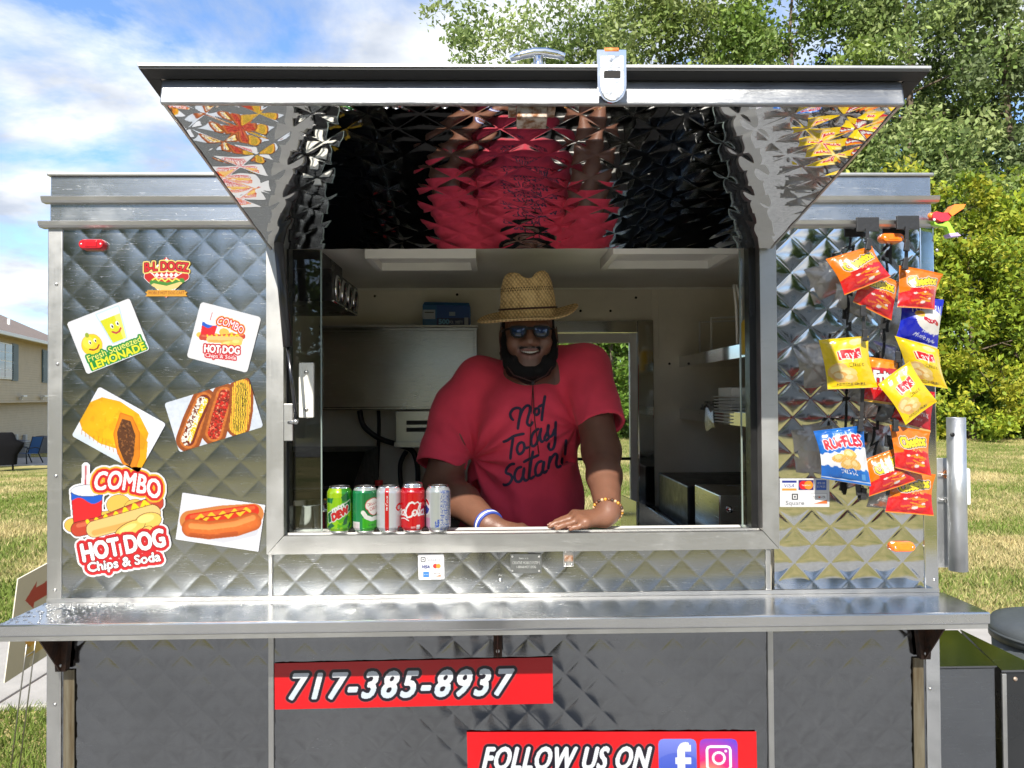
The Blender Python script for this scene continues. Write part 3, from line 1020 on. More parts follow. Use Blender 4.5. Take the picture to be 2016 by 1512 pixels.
tree('tall_tree', 'tall tree beyond the last one of the row', at_px(2260, 33), 22, 5.5, .2, 26000, .24, G_TALL, TG, .3, 12, seed=7)
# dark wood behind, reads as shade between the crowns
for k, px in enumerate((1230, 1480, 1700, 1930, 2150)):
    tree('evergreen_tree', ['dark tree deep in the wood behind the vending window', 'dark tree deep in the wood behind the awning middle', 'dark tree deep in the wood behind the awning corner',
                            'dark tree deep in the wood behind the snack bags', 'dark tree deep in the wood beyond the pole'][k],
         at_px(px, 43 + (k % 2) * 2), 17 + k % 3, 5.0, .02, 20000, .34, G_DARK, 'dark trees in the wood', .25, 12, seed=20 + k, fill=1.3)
# young lime-green trees and bushes in front
YG = 'young leafy trees at the lawn edge'
tree('young_tree', 'yellow-green young tree next to the end of the roof', at_px(1755, 27.5), 9.6, 3.0, .05, 21000, .17, G_LIME, YG, .12, 14, seed=31, fill=1.0)
tree('young_tree', 'yellow-green young tree behind the galvanised pole', at_px(1925, 26.5), 9.0, 2.9, .03, 21000, .17, G_LIME, YG, .12, 14, seed=32, fill=1.0)
tree('young_tree', 'yellow-green young tree farthest along past the pole', at_px(2080, 27), 9.8, 3.0, .03, 18000, .17, G_LIME + G_MID, YG, .12, 13, seed=33, fill=1.0)
tree('young_tree', 'mid green young tree hidden behind the snack bags', at_px(1600, 29), 10.0, 3.0, .05, 17000, .18, G_MID + G_LIME[:2], YG, .12, 13, seed=34, fill=1.0)
tree('young_tree', 'bright green bushy tree seen through the back door glass', at_px(1205, 29), 7.6, 2.8, .03, 20000, .17, [(.17, .28, .04), (.22, .33, .055), (.12, .21, .03)], YG, .1, 14, seed=35, fill=1.1)
tree('young_tree', 'green bushy tree next to the one in the back door glass', at_px(1340, 30), 8.5, 2.8, .03, 14000, .18, G_MID, YG, .1, 12, seed=36, fill=1.1)
tree('young_tree', 'green bushy tree behind the vendor', at_px(1060, 30), 8.0, 2.8, .03, 12000, .18, G_MID, YG, .1, 12, seed=37, fill=1.1)
BG = 'low bushes at the foot of the trees'
for k, (px, D, h) in enumerate(((1830, 28, 3.4), (1880, 27.6, 2.6), (1960, 28, 3.0), (2050, 27, 2.8), (1180, 29.5, 2.6), (1250, 29.8, 2.4))):
    tree('bush', ['dense dark green bush at the end of the roof band', 'low leafy bush right behind the pole top', 'dense bush between pole and picture edge', 'leafy bush past the last young tree',
                  'low bush under the tree in the door glass', 'low bush beside the one in the door glass'][k],
         at_px(px, D), h, 1.7, .0, 6500, .15, [(.09, .16, .025), (.13, .21, .03), (.18, .26, .036)], BG, .05, 10, seed=50 + k, fill=1.6, cat='bush')

# ---------------------------------------------------------------- houses
def siding(name, col, pitch=.115):
    if name in MATS:
        return MATS[name]
    m = mat(name, col, .6, var=.05, vscale=2)
    nt = m.node_tree
    t = nt.nodes.new('ShaderNodeTexCoord'); s = nt.nodes.new('ShaderNodeSeparateXYZ')
    nt.links.new(t.outputs['Object'], s.inputs[0])
    d = nt.nodes.new('ShaderNodeMath'); d.operation = 'DIVIDE'; d.inputs[1].default_value = pitch
    nt.links.new(s.outputs['Z'], d.inputs[0])
    fr = nt.nodes.new('ShaderNodeMath'); fr.operation = 'FRACT'; nt.links.new(d.outputs[0], fr.inputs[0])
    inv = nt.nodes.new('ShaderNodeMath'); inv.operation = 'SUBTRACT'; inv.inputs[0].default_value = 1.0
    nt.links.new(fr.outputs[0], inv.inputs[1])
    bp = nt.nodes.new('ShaderNodeBump'); bp.inputs['Strength'].default_value = 1.0; bp.inputs['Distance'].default_value = .025
    nt.links.new(inv.outputs[0], bp.inputs['Height']); nt.links.new(bp.outputs[0], nt.nodes['Principled BSDF'].inputs['Normal'])
    return m


M_SHING = mat('roof_shingle', (.20, .155, .13), .9, var=.3, vscale=14, stretch=(1, 3, 3), bump=.5, bscale=30)
M_SID1 = siding('beige_siding', (.42, .325, .19))
M_SID2 = siding('grey_siding', (.34, .34, .34))
M_SID3 = siding('cream_siding', (.56, .52, .42))
M_SHUT = mat('teal_shutter', (.035, .07, .085), .5)
M_WFR = mat('white_trim', (.62, .61, .59), .4)
M_PANE = mat('dark_pane', (.03, .035, .04), .04, 0, .9)
M_FND = mat('foundation', (.22, .21, .21), .9, var=.15)


def hbox(par, name, x0, x1, y0, y1, z0, z1, m, b=0.0):
    return MB().box(x0, x1, y0, y1, z0, z1, b=b).build(name, m, par, world=False)


def window(par, x0, x1, z0, z1, y=0, shutters=None):
    w = hbox(par, 'window', x0, x1, y - .06, y - .005, z0, z1, M_WFR)
    fr = .06
    zm = (z0 + z1) / 2
    for a, b in ((z0 + fr, zm - .03), (zm + .03, z1 - fr)):
        p = MB().box(x0 + fr, x1 - fr, y - .075, y - .061, a, b).build('pane', M_PANE, w, world=False)
        nx = 3
        mm = MB()
        for k in range(1, nx):
            xx = x0 + fr + (x1 - x0 - 2 * fr) * k / nx
            mm.box(xx - .012, xx + .012, y - .088, y - .076, a, b)
        mm.box(x0 + fr, x1 - fr, y - .086, y - .0765, (a + b) / 2 - .012, (a + b) / 2 + .012)
        mm.build('muntin', M_WFR, w, world=False)
    return w


# the beige house beyond the counter end: its long wall runs away from us
_p0 = np.array([-21.3, 30.0]); _dir = np.array([-.268, .963])
hz = -1.0
house = empty('house', (_p0[0], _p0[1], hz), math.atan2(_dir[1], _dir[0]), 'beige two-storey house with grey shingle roof beyond the counter end', 'house')


def on_wall(px, py, out=0.0):
    """photo pixel -> (along the wall, height above its base) for the house wall pushed out by `out`"""
    d = CR @ np.array([(px - CW / 2) / F_PX, -(py - CH / 2) / F_PX, -1.0])
    n2 = np.array([_dir[1], -_dir[0]])          # outward normal
    o = _p0 + n2 * out
    t = np.dot(o - CAM[:2], n2) / np.dot(d[:2], n2)
    q = CAM + d * t
    return float(np.dot(q[:2] - o, _dir)), float(q[2] - hz)


s0, ze = on_wall(0, 664)
zb = on_wall(20, 792)[1]
L0, L1, HW = -9.0, 14.0, 9.0
hbox(house, 'wall', L0, L1, -.35, HW, zb, ze, M_SID1)
hbox(house, 'wall', L0, L1, 0, HW, .45, zb - .002, M_SID1)
hbox(house, 'foundation', L0 + .02, L1 - .02, .03, HW - .03, -.6, .449, M_FND)
hbox(house, 'floor_band', L0 - .01, L1 + .01, -.38, -.351, zb - .02, zb + .05, M_SID1)
ov = .45
ridge_z = ze + (HW / 2 + ov) * .50
m = MB()
for sgn in (0, 1):
    ya, yb = (-.35 - ov, HW / 2) if sgn == 0 else (HW + ov, HW / 2)
    m.add([(L0 - .4, ya, ze - .02), (L1 + .4, ya, ze - .02), (L1 + .4, yb, ridge_z), (L0 - .4, yb, ridge_z),
           (L0 - .4, ya, ze + .12), (L1 + .4, ya, ze + .12), (L1 + .4, yb, ridge_z + .14), (L0 - .4, yb, ridge_z + .14)],
          [(0, 1, 2, 3), (7, 6, 5, 4), (0, 4, 5, 1), (2, 6, 7, 3), (1, 5, 6, 2), (0, 3, 7, 4)])
rf = m.build('roof', M_SHING, house, world=False)
m = MB(); m.prism([(-.34, ze), (HW, ze), (HW / 2, ridge_z - .02)], L0 + .005, L0 + .03, 'x'); m.build('gable', M_SID1, house, world=False)
m = MB(); m.prism([(-.34, ze), (HW, ze), (HW / 2, ridge_z - .02)], L1 - .03, L1 - .005, 'x'); m.build('gable', M_SID1, house, world=False)
hbox(house, 'gutter', L0 - .4, L1 + .4, -.35 - ov - .12, -.35 - ov - .001, ze - .06, ze + .10, M_WFR, .02)
hbox(house, 'soffit', L0 - .3, L1 + .3, -.35 - ov, -.352, ze - .06, ze - .022, mat('tan_soffit', (.46, .36, .22), .6))
w0 = on_wall(-24, 700, .35)[0]; w1 = on_wall(21, 700, .35)[0]
zt = on_wall(18, 677, .35)[1]; zl = on_wall(18, 747, .35)[1]
window(house, w0, w1, zl, zt, -.35)


def shutter(x0, x1, z0, z1):
    s = hbox(house, 'shutter', x0, x1, -.40, -.352, z0, z1, M_SHUT)
    for a, b in ((z0 + .08, (z0 + z1) / 2 - .05), ((z0 + z1) / 2 + .05, z1 - .08)):
        n = 7
        mm = MB()
        for k in range(n):
            zz = a + (b - a) * (k + .5) / n
            mm.box(x0 + .05, x1 - .05, -.425, -.401, zz - .035, zz + .02)
        mm.build('louvre_panel', M_SHUT, s, world=False)


shutter(on_wall(22.5, 700, .35)[0], on_wall(34, 700, .35)[0], zl - .05, zt + .04)
shutter(on_wall(82, 700, .35)[0], on_wall(93, 700, .35)[0], zl - .05, zt + .04)
wA = on_wall(94, 700, .35)[0]
window(house, wA, wA + 1.2, zl, zt, -.35)
# roof vent pipe
u = .55
_vp = 4.6
MB().tube([(on_wall(62, 640)[0], 1.0, ze + .45), (on_wall(62, 640)[0], 1.0, ze + 1.25)], .07, 10).build('vent_pipe', M_WFR, rf, world=False)
for px in (39, 81):
    sx, sz = on_wall(px, 783, .38)
    fl_ = hbox(house, 'flood_lamp', sx - .05, sx + .05, -.50, -.381, sz - .10, sz + .05, M_WFR, .01)
    hbox(fl_, 'lamp_head', sx - .26, sx + .26, -.62, -.501, sz + .03, sz + .12, M_WFR, .02)
for px in (28, 46):
    sx, sz = on_wall(px, 862)
    hbox(house, 'meter_box', sx - .14, sx + .14, -.14, -.002, sz - .16, sz + .16, mat('meter_grey', (.38, .38, .37), .5), .02)

# things standing by that wall
def ground_at(px, py, out):
    sx, _ = on_wall(px, py, out)
    q = _p0 + np.array([_dir[1], -_dir[0]]) * out + _dir * sx
    return float(q[0]), float(q[1])


def ac_unit(px, label):
    gx_, gy_ = ground_at(px, 890, 1.0)
    z = float(terrain(np.array(gx_), np.array(gy_)))
    t = empty('air_conditioner', (gx_, gy_, z), math.atan2(_dir[1], _dir[0]), label, 'air conditioner', 'air conditioners by the beige house')
    g = mat('ac_grey', (.20, .205, .215), .5, .3)
    hbox(t, 'casing', -.38, .38, -.38, .38, -.05, .78, g, .03)
    for s in range(9):
        hbox(t, 'louvre', -.34, .34, -.40, -.381, .08 + s * .075, .11 + s * .075, mat('ac_dark', (.09, .09, .10), .6))
    MB().lathe([(.30, .781), (.30, .80), (.05, .83)], (0, 0, 0), 20).build('fan_guard', mat('ac_dark', (.09, .09, .10), .6), t, world=False)


ac_unit(36, 'grey air conditioner unit behind the blue patio chair')
ac_unit(84, 'grey air conditioner unit past the blue patio chair')
# patio slab
px_, py_ = ground_at(30, 900, 2.5)
pt = MB().box(-6, 4.5, -1.9, 1.2, -.1, .05).build('patio', M_CONC, None)
pt.location = (px_, py_, float(terrain(np.array(px_), np.array(py_)))); pt.rotation_euler = (0, 0, math.atan2(_dir[1], _dir[0]))
tag(pt, 'concrete patio strip along the beige house', kind='structure')
# blue sling chair
cx_, cy_ = ground_at(54, 890, 2.6)
cz_ = float(terrain(np.array(cx_), np.array(cy_))) + .06
ch = empty('patio_chair', (cx_, cy_, cz_), R_(-22), 'blue sling patio chair with dark frame by the beige house', 'chair')
M_SLING = mat('blue_sling', (.035, .12, .30), .7); M_FRM = mat('dark_frame', (.02, .03, .045), .4, .6)
m = MB(); m.add([(-.27, -.26, .42), (.27, -.26, .42), (.27, .24, .38), (-.27, .24, .38), (-.27, -.26, .44), (.27, -.26, .44), (.27, .24, .40), (-.27, .24, .40)],
                [(0, 1, 2, 3), (7, 6, 5, 4), (0, 4, 5, 1), (1, 5, 6, 2), (2, 6, 7, 3), (3, 7, 4, 0)]); m.build('seat', M_SLING, ch, world=False)
m = MB(); m.add([(-.27, .24, .39), (.27, .24, .39), (.27, .44, 1.02), (-.27, .44, 1.02), (-.27, .26, .38), (.27, .26, .38), (.27, .46, 1.01), (-.27, .46, 1.01)],
                [(0, 1, 2, 3), (7, 6, 5, 4), (0, 4, 5, 1), (1, 5, 6, 2), (2, 6, 7, 3), (3, 7, 4, 0)]); m.build('backrest', M_SLING, ch, world=False)
for s in (-1, 1):
    MB().tube([(s * .31, -.26, 0), (s * .30, -.28, .42), (s * .31, -.24, .60), (s * .31, .1, .64), (s * .30, .30, .58)], .022, 8).build('armrest', M_FRM, ch, world=False)
    MB().tube([(s * .31, .42, 0), (s * .29, .24, .40), (s * .29, .45, 1.03)], .022, 8).build('leg', M_FRM, ch, world=False)
# covered grill
gx_, gy_ = ground_at(4, 890, 3.2)
gz_ = float(terrain(np.array(gx_), np.array(gy_))) + .05
gr = empty('covered_grill', (gx_, gy_, gz_), R_(30), 'barbecue grill under a black cover by the beige house', 'grill')
M_COV = mat('black_cover', (.006, .006, .007), .95, bump=.6, bscale=6, spec=.1)
m = MB()
prof = [(.42, .30, .18), (.44, .32, .5), (.60, .34, .75), (.62, .33, .88), (.40, .30, 1.0), (.34, .26, 1.18), (.28, .18, 1.24)]
v, f = [], []
for a, b, z in prof:
    for k in range(16):
        t_ = 2 * math.pi * k / 16
        v.append((a * np.sign(math.cos(t_)) * abs(math.cos(t_)) ** .5, b * np.sign(math.sin(t_)) * abs(math.sin(t_)) ** .5, z))
for i in range(len(prof) - 1):
    for k in range(16):
        f.append((i * 16 + k, i * 16 + (k + 1) % 16, (i + 1) * 16 + (k + 1) % 16, (i + 1) * 16 + k))
f.append(tuple(range((len(prof) - 1) * 16, len(prof) * 16)))
m.add(v, f, 0, True); m.build('cover', M_COV, gr, world=False)
for sx, sy in ((-.3, -.2), (.3, -.2), (-.3, .2), (.3, .2)):
    MB().tube([(sx, sy, 0), (sx, sy, .25)], .025, 8).build('leg', M_BLK, gr, world=False)


# ---------------------------------------------------------------- what the polished steel mirrors: the street opposite
def street_house(x, y, rz, label, m_s, W=11.0, D_=9.0, eave=3.2, pitch=.62):
    h = empty('house', (x, y, 0), rz, label, 'house', 'houses across the street')
    hbox(h, 'wall', -W / 2, W / 2, 0, D_, -.1, eave, m_s)
    rz_ = eave + W / 2 * pitch
    m = MB(); m.prism([(-W / 2, eave), (W / 2, eave), (0, rz_)], .02, D_ - .02, 'y'); m.build('gable', m_s, h, world=False)
    m = MB()
    for s in (-1, 1):
        a, b = (s * (W / 2 + .4), eave - .4 * pitch), (0, rz_)
        m.add([(a[0], -.4, a[1]), (b[0], -.4, b[1]), (b[0], D_ + .4, b[1]), (a[0], D_ + .4, a[1]),
               (a[0], -.4, a[1] + .2), (b[0], -.4, b[1] + .2), (b[0], D_ + .4, b[1] + .2), (a[0], D_ + .4, a[1] + .2)],
              [(0, 1, 2, 3), (7, 6, 5, 4), (0, 4, 5, 1), (1, 5, 6, 2), (2, 6, 7, 3), (3, 7, 4, 0)])
    m.build('roof', M_SHING, h, world=False)
    for s in (-1, 1):
        m = MB(); m.add([(s * (W / 2 + .4), -.46, eave - .4 * pitch - .05), (0, -.46, rz_ - .05), (0, -.46, rz_ + .22), (s * (W / 2 + .4), -.46, eave - .4 * pitch + .22),
                         (s * (W / 2 + .4), -.405, eave - .4 * pitch - .05), (0, -.405, rz_ - .05), (0, -.405, rz_ + .22), (s * (W / 2 + .4), -.405, eave - .4 * pitch + .22)],
                        [(0, 1, 2, 3), (7, 6, 5, 4), (0, 4, 5, 1), (1, 5, 6, 2), (2, 6, 7, 3), (3, 7, 4, 0)])
        m.build('barge_board', M_WFR, h, world=False)
    g = hbox(h, 'garage_door', -W * .42, -W * .08, -.05, -.002, 0, 2.3, M_WFR)
    for k in range(4):
        MB().box(-W * .42 + .05, -W * .08 - .05, -.075, -.051, .06 + k * .56, .56 + k * .56).build('panel', M_WFR, g, world=False)
    hbox(h, 'door', W * .04, W * .13, -.05, -.002, 0, 2.1, M_SHUT)
    window(h, W * .20, W * .40, .9, 2.4, 0)
    window(h, -1.0, 1.0, eave + .5, eave + 1.7, .02)
    return h


street_house(13.5, -31, math.pi, 'grey gabled house mirrored in the panel with the snack bags', M_SID2)
street_house(-1.0, -33, math.pi, 'cream gabled house opposite the serving window', M_SID3)
street_house(27, -33, math.pi, 'beige gabled house at the end of the street opposite', M_SID1)
street_house(-16, -36, math.pi, 'grey gabled house behind the street trees', M_SID2)


def car(x, y, rz, col, label):
    t = empty('parked_car', (x, y, .012), rz, label, 'car', 'cars parked across the street')
    prof = [(-2.2, .35), (-2.25, .62), (-2.15, .86), (-1.35, .96), (-.75, 1.42), (.75, 1.45), (1.45, 1.0), (2.05, .92), (2.22, .70), (2.2, .35)]
    v, f = [], []
    n = len(prof)
    for yy, sc in ((-.88, 1.0), (-.80, 1.0), (.80, 1.0), (.88, 1.0)):
        for p in prof:
            zz = p[1]
            v.append((p[0] * (.985 if abs(yy) > .85 else 1.0), yy * (.86 if zz > 1.2 else 1.0), zz * (.985 if abs(yy) > .85 else 1)))
    for k in range(3):
        for i in range(n):
            j = (i + 1) % n
            f.append((k * n + i, k * n + j, (k + 1) * n + j, (k + 1) * n + i))
    f.append(tuple(range(n))); f.append(tuple(range(4 * n - 1, 3 * n - 1, -1)))
    MB().add(v, f).build('body', col, t, world=False)
    for s in (-1, 1):
        m = MB(); m.prism([(-1.15, .99), (-.72, 1.36), (-.05, 1.38), (-.05, .99)], s * .885, s * .80, 'y'); m.build('side_window', M_PANE, t, world=False)
        m = MB(); m.prism([(.03, .99), (.03, 1.38), (.70, 1.38), (1.2, 1.0)], s * .885, s * .80, 'y'); m.build('side_window', M_PANE, t, world=False)
        for xx in (-1.38, 1.38):
            m = MB(); m.lathe([(.17, -.10), (.30, -.10), (.33, -.06), (.33, .06), (.30, .10), (.17, .10)], (xx, s * .80, .33), 24, axis='y')
            w = m.build('wheel', MATS['tyre_rubber'], t, world=False)
            m = MB(); m.lathe([(.05, -.105), (.18, -.09), (.18, .09), (.05, .105)], (xx, s * .80, .33), 18, axis='y'); m.build('rim', S_GAL, w, world=False)
        hbox(t, 'headlight', 2.12, 2.235, s * .80 - .14, s * .80 - .02 if s > 0 else s * .80 + .14, .62, .76, M_WFR, .02)
        hbox(t, 'tail_lamp', -2.275, -2.19, s * .72 - .1, s * .72 + .1, .66, .84, M_REDL, .02)
    m = MB(); m.add([(1.43, -.66, 1.03), (1.43, .66, 1.03), (.80, .60, 1.42), (.80, -.60, 1.42), (1.47, -.66, 1.03), (1.47, .66, 1.03), (.84, .60, 1.44), (.84, -.60, 1.44)],
                    [(0, 1, 2, 3), (7, 6, 5, 4), (0, 4, 5, 1), (1, 5, 6, 2), (2, 6, 7, 3), (3, 7, 4, 0)]); m.build('windscreen', M_PANE, t, world=False)
    return t


M_CARR = mat('red_car_paint', (.34, .012, .02), .22, .2, coat=.8)
M_CARD = mat('dark_car_paint', (.025, .027, .03), .22, .3, coat=.8)
M_CARS = mat('silver_car_paint', (.45, .46, .47), .28, .7, coat=.6)
car(9.5, -20.2, 0, M_CARR, 'red parked car mirrored in the panel with the snack bags')
car(15.2, -20.4, 0, M_CARD, 'dark parked car next to the red one')
car(3.4, -24.0, math.pi, M_CARS, 'silver parked car opposite the serving window')
ST = 'trees across the street'
tree('street_tree', 'leafy green tree mirrored in the panel with the stickers', (-12, -17, 0), 11, 4.2, .18, 15000, .34, G_MID, ST, .22, 11, seed=71, fill=1.2)
tree('street_tree', 'dark green tree across the street from the stickers', (-19, -21, 0), 13, 4.8, .15, 15000, .38, G_DARK + G_MID, ST, .24, 11, seed=72, fill=1.2)
tree('street_tree', 'green tree between the cream and the grey house', (6.0, -34, 0), 13, 4.4, .2, 11000, .4, G_MID, ST, .24, 11, seed=73, fill=1.2)
tree('street_tree', 'green tree behind the grey house across the street', (20.5, -41, 0), 15, 5, .2, 11000, .45, G_DARK + G_MID, ST, .26, 11, seed=74, fill=1.2)
tree('street_tree', 'tall green tree behind the cream house across the street', (-7, -44, 0), 16, 5.5, .2, 11000, .45, G_DARK + G_MID, ST, .26, 11, seed=75, fill=1.2)
tree('street_tree', 'broad green tree at the far bend of the street', (-31, -28, 0), 14, 6, .15, 12000, .45, G_DARK, ST, .26, 11, seed=76, fill=1.2)
# ================================================================== trailer interior and fittings
YB = 1.42                      # inner face of the back wall
CZ = 2.085                     # ceiling
FZL = 0.26                     # floor
IX0, IX1 = XL + .035, XR - .035


def pbox(name, px0, px1, py0, py1, y0, y1, m, parent, b=0.0):
    """box whose front face (at y0) spans a pixel rectangle"""
    a, c = P(px0, py0, y0), P(px1, py1, y0)
    return MB().box(a[0], c[0], y0, y1, c[2], a[2], b=b).build(name, m, parent)


# shell
dl, dr = P(985, 800, YB)[0], P(1285, 800, YB)[0]      # back door, outer frame
dt = P(1200, 632, YB)[2]
MB().box(IX0, dl, YB, YB + .03, FZL, CZ).build('inner_back_wall', M_CREAM, trailer)
MB().box(dr, IX1, YB, YB + .03, FZL, CZ).build('inner_back_wall', M_CREAM, trailer)
MB().box(dl + .0005, dr - .0005, YB + .001, YB + .03, dt, CZ).build('inner_back_wall', M_CREAM, trailer)
MB().box(XL + .004, IX0, .062, YB + .03, ZB, 2.06).build('end_wall', M_CREAM, trailer)
MB().box(IX1, XR - .004, .062, YB + .03, ZB, 2.06).build('end_wall', M_CREAM, trailer)
MB().box(IX0, IX1, .06, YB, CZ, CZ + .025).build('inner_ceiling', M_CEIL, trailer)
MB().box(IX0, IX1, .02, YB, FZL - .02, FZL).build('inner_floor', M_DARKIN, trailer)
MB().box(IX0, WX0 + .02, .051, .06, FZL, CZ).build('inner_front_wall', M_CREAM, trailer)
MB().box(WX1 - .02, IX1, .051, .06, FZL, CZ).build('inner_front_wall', M_CREAM, trailer)
MB().box(WX0 + .021, WX1 - .021, .051, .06, FZL, ZS - .031).build('inner_front_wall', M_CREAM, trailer)
# wall joint strip and ceiling joint
pbox('joint_strip', 1296, 1308, 568, 706, YB - .006, YB - .0005, M_CREAM, trailer, .001)
MB().box(IX0, IX1, YB - .01, YB - .0005, CZ - .008, CZ - .0005).build('ceiling_trim', M_CEIL, trailer)
for px, py in ((1252, 586), (1143, 612), (1202, 612), (900, 580), (738, 583), (1318, 716)):
    q = P(px, py, YB); screw(q[0], q[2], YB, trailer, .006, m=M_BLK)
# ceiling hatches
for (px, py, w, d, nm) in ((835, 519, .36, .26, 'roof_hatch'), (1310, 513, .40, .30, 'roof_hatch')):
    q = PZ(px, py, CZ - .03)
    h = MB()
    for (a, b_, c, e) in ((-w / 2, w / 2, -d / 2, -d / 2 + .02), (-w / 2, w / 2, d / 2 - .02, d / 2), (-w / 2, -w / 2 + .02, -d / 2 + .02, d / 2 - .02), (w / 2 - .02, w / 2, -d / 2 + .02, d / 2 - .02)):
        h.box(q[0] + a, q[0] + b_, q[1] + c, q[1] + e, CZ - .035, CZ - .0005)
    ho = h.build(nm, M_WHITE, trailer)
    MB().box(q[0] - w / 2 + .021, q[0] + w / 2 - .021, q[1] - d / 2 + .021, q[1] + d / 2 - .021, CZ - .008, CZ - .001).build('hatch_lid', M_WHITE, ho)

# back door: steel surround, white sash, glass, two dark bars
door = empty('back_door', (0, 0, 0)); door.parent = trailer
door.location = Vector((dl, YB, FZL)) - Vector(trailer.location)
fr_in_l, fr_in_r = P(1010, 800, YB)[0], P(1254, 800, YB)[0]
z_in = P(1200, 655, YB)[2]
MB().box(dl, fr_in_l, YB - .03, YB + .035, FZL, dt, b=.003).build('door_frame', S_POL, door)
MB().box(fr_in_r, dr, YB - .03, YB + .035, FZL, dt, b=.003).build('door_frame', S_POL, door)
MB().box(fr_in_l + .0005, fr_in_r - .0005, YB - .0295, YB + .035, z_in, dt - .001, b=.003).build('door_frame', S_POL, door)
gl, gr_ = P(1030, 800, YB)[0], P(1240, 800, YB)[0]
zg = P(1200, 675, YB)[2]
MB().box(fr_in_l + .002, gl, YB - .012, YB + .02, FZL + .01, z_in - .002).build('sash', M_WHITE, door)
MB().box(gr_, fr_in_r - .002, YB - .012, YB + .02, FZL + .01, z_in - .002).build('sash', M_WHITE, door)
MB().box(gl + .0005, gr_ - .0005, YB - .011, YB + .02, zg, z_in - .0025).build('sash', M_WHITE, door)
MB().box(gl + .0005, gr_ - .0005, YB - .011, YB + .02, FZL + .01, FZL + .5).build('kick_panel', M_WHITE, door)
MB().box(gl, gr_, YB + .002, YB + .007, FZL + .501, zg - .0005).build('glass_pane', GLASS, door)
for py in (903, 1012):
    z = P(1200, py, YB)[2]
    MB().box(gl, gr_, YB - .016, YB - .001, z - .006, z + .006).build('door_bar', M_BLK, door)
MB().box(gr_ - .06, gr_ - .005, YB - .05, YB - .0165, P(1225, 997, YB)[2] - .012, P(1225, 997, YB)[2] + .012, b=.004).build('door_handle', M_BLK, door)

# ---- things inside, left half
S_IN = steel('appliance_steel', (.55, .56, .54), rough=.20, brush=.12, bstr=.05, scratch=.4, dirt=.1)
cab = empty('wall_cabinet', (0, 0, 0), 0, 'brushed steel cabinet on the back wall with the foil box on top', 'cabinet')
a, c = P(630, 645, 1.26), P(940, 806, 1.26)
cab.location = ((a[0] + c[0]) / 2, YB, c[2])
MB().box(a[0], c[0], 1.26, YB - .001, c[2], a[2], b=.004).build('body', S_IN, cab)
pbox('door', 636, 934, 651, 801, 1.252, 1.2595, S_IN, cab, .003)
MB().box(a[0] - .004, c[0] + .004, 1.255, YB - .001, a[2] + .0005, a[2] + .008).build('top_lip', S_TRM, cab)
CABZ = a[2] + .008
M_BLUEB = mat('blue_box_card', (.012, .16, .42), .45, var=.1)
# foil sheet box is painted in the print section
# vented heater
ht = empty('vented_heater', (0, 0, 0), 0, 'small steel heater box with two vent slots beside the vendor', 'heater')
a, c = P(778, 809, 1.24), P(850, 872, 1.24)
ht.location = ((a[0] + c[0]) / 2, YB, c[2])
MB().box(a[0], c[0], 1.24, YB - .001, c[2], a[2], b=.004).build('casing', S_IN, ht)
for py in (832, 846):
    a2, c2 = P(800, py - 4, 1.238), P(846, py + 4, 1.238)
    MB().box(a2[0], c2[0], 1.236, 1.2395, c2[2], a2[2], b=.0015).build('vent_slot', M_BLK, ht)
MB().box(a[0] - .004, c[0], 1.225, 1.239, c[2] - .018, c[2] + .006, b=.002).build('lower_lip', S_IN, ht)


def cable(pts, r, label, m=M_BLKP):
    q = [P(x, y, yy) for x, y, yy in pts]
    # smooth
    out = []
    for i in range(len(q) - 1):
        p0, p1, p2, p3 = q[max(i - 1, 0)], q[i], q[i + 1], q[min(i + 2, len(q) - 1)]
        for t in np.linspace(0, 1, 7)[:-1]:
            out.append(.5 * ((2 * p1) + (p2 - p0) * t + (2 * p0 - 5 * p1 + 4 * p2 - p3) * t * t + (-p0 + 3 * p1 - 3 * p2 + p3) * t ** 3))
    out.append(q[-1])
    o = MB().tube(out, r, 8).build('cable', m)
    return tag(o, label, 'cable', 'black hoses below the cabinet')


cable([(708, 808, 1.36), (716, 838, 1.36), (745, 862, 1.36), (785, 876, 1.34), (812, 888, 1.3), (822, 920, 1.3), (822, 970, 1.3)], .012, 'thick black hose curving down from the cabinet to the heater')
cable([(745, 808, 1.39), (746, 850, 1.39), (742, 940, 1.39)], .008, 'thin black cable hanging straight below the cabinet')
cable([(800, 888, 1.3), (788, 915, 1.3), (790, 970, 1.3)], .010, 'black hose looping under the heater')
# extraction hood, upper corner
hd = empty('exhaust_hood', (0, 0, 0), 0, 'black steel exhaust hood with four round openings under the ceiling', 'hood')
hxx = P(656, 560, .47)[0]
Yb2 = CAM[1] + hxx / ((704 - 1008) / F_PX + math.tan(R_(YAW)))
zt_, zl_ = P(656, 530, .47)[2], P(656, 594, .47)[2]
hd.location = (IX0, .7, CZ)
M_HOOD = mat('hood_steel', (.055, .055, .06), .3, .8, rvar=.1)
MB().box(IX0 + .001, hxx, .45, Yb2 + .02, zl_, zt_, b=.004).build('canopy', M_HOOD, hd)
MB().box(IX0 + .001, hxx - .05, .50, Yb2 - .02, zt_ + .0005, CZ - .001).build('duct', M_HOOD, hd)
for k in range(4):
    yy = .47 + (Yb2 - .47) * (k + .5) / 4
    m = MB(); m.lathe([(.040, 0.0), (.044, .004), (.036, .010), (.032, .004)], (hxx, yy, (zt_ + zl_) / 2 - .002), 24, axis='x', cap=False)
    m.build('opening_ring', M_CHROME, hd)
    m = MB(); m.lathe([(.033, 0.001), (.031, .0035), (.001, .0035)], (hxx, yy, (zt_ + zl_) / 2 - .002), 24, axis='x'); m.build('opening', mat('void_black', (.004, .004, .004), .9), hd)
MB().tube([(hxx, .46, zl_ + .002), (hxx, Yb2, zl_ + .002)], .004, 8).build('edge_trim', M_CHROME, hd)
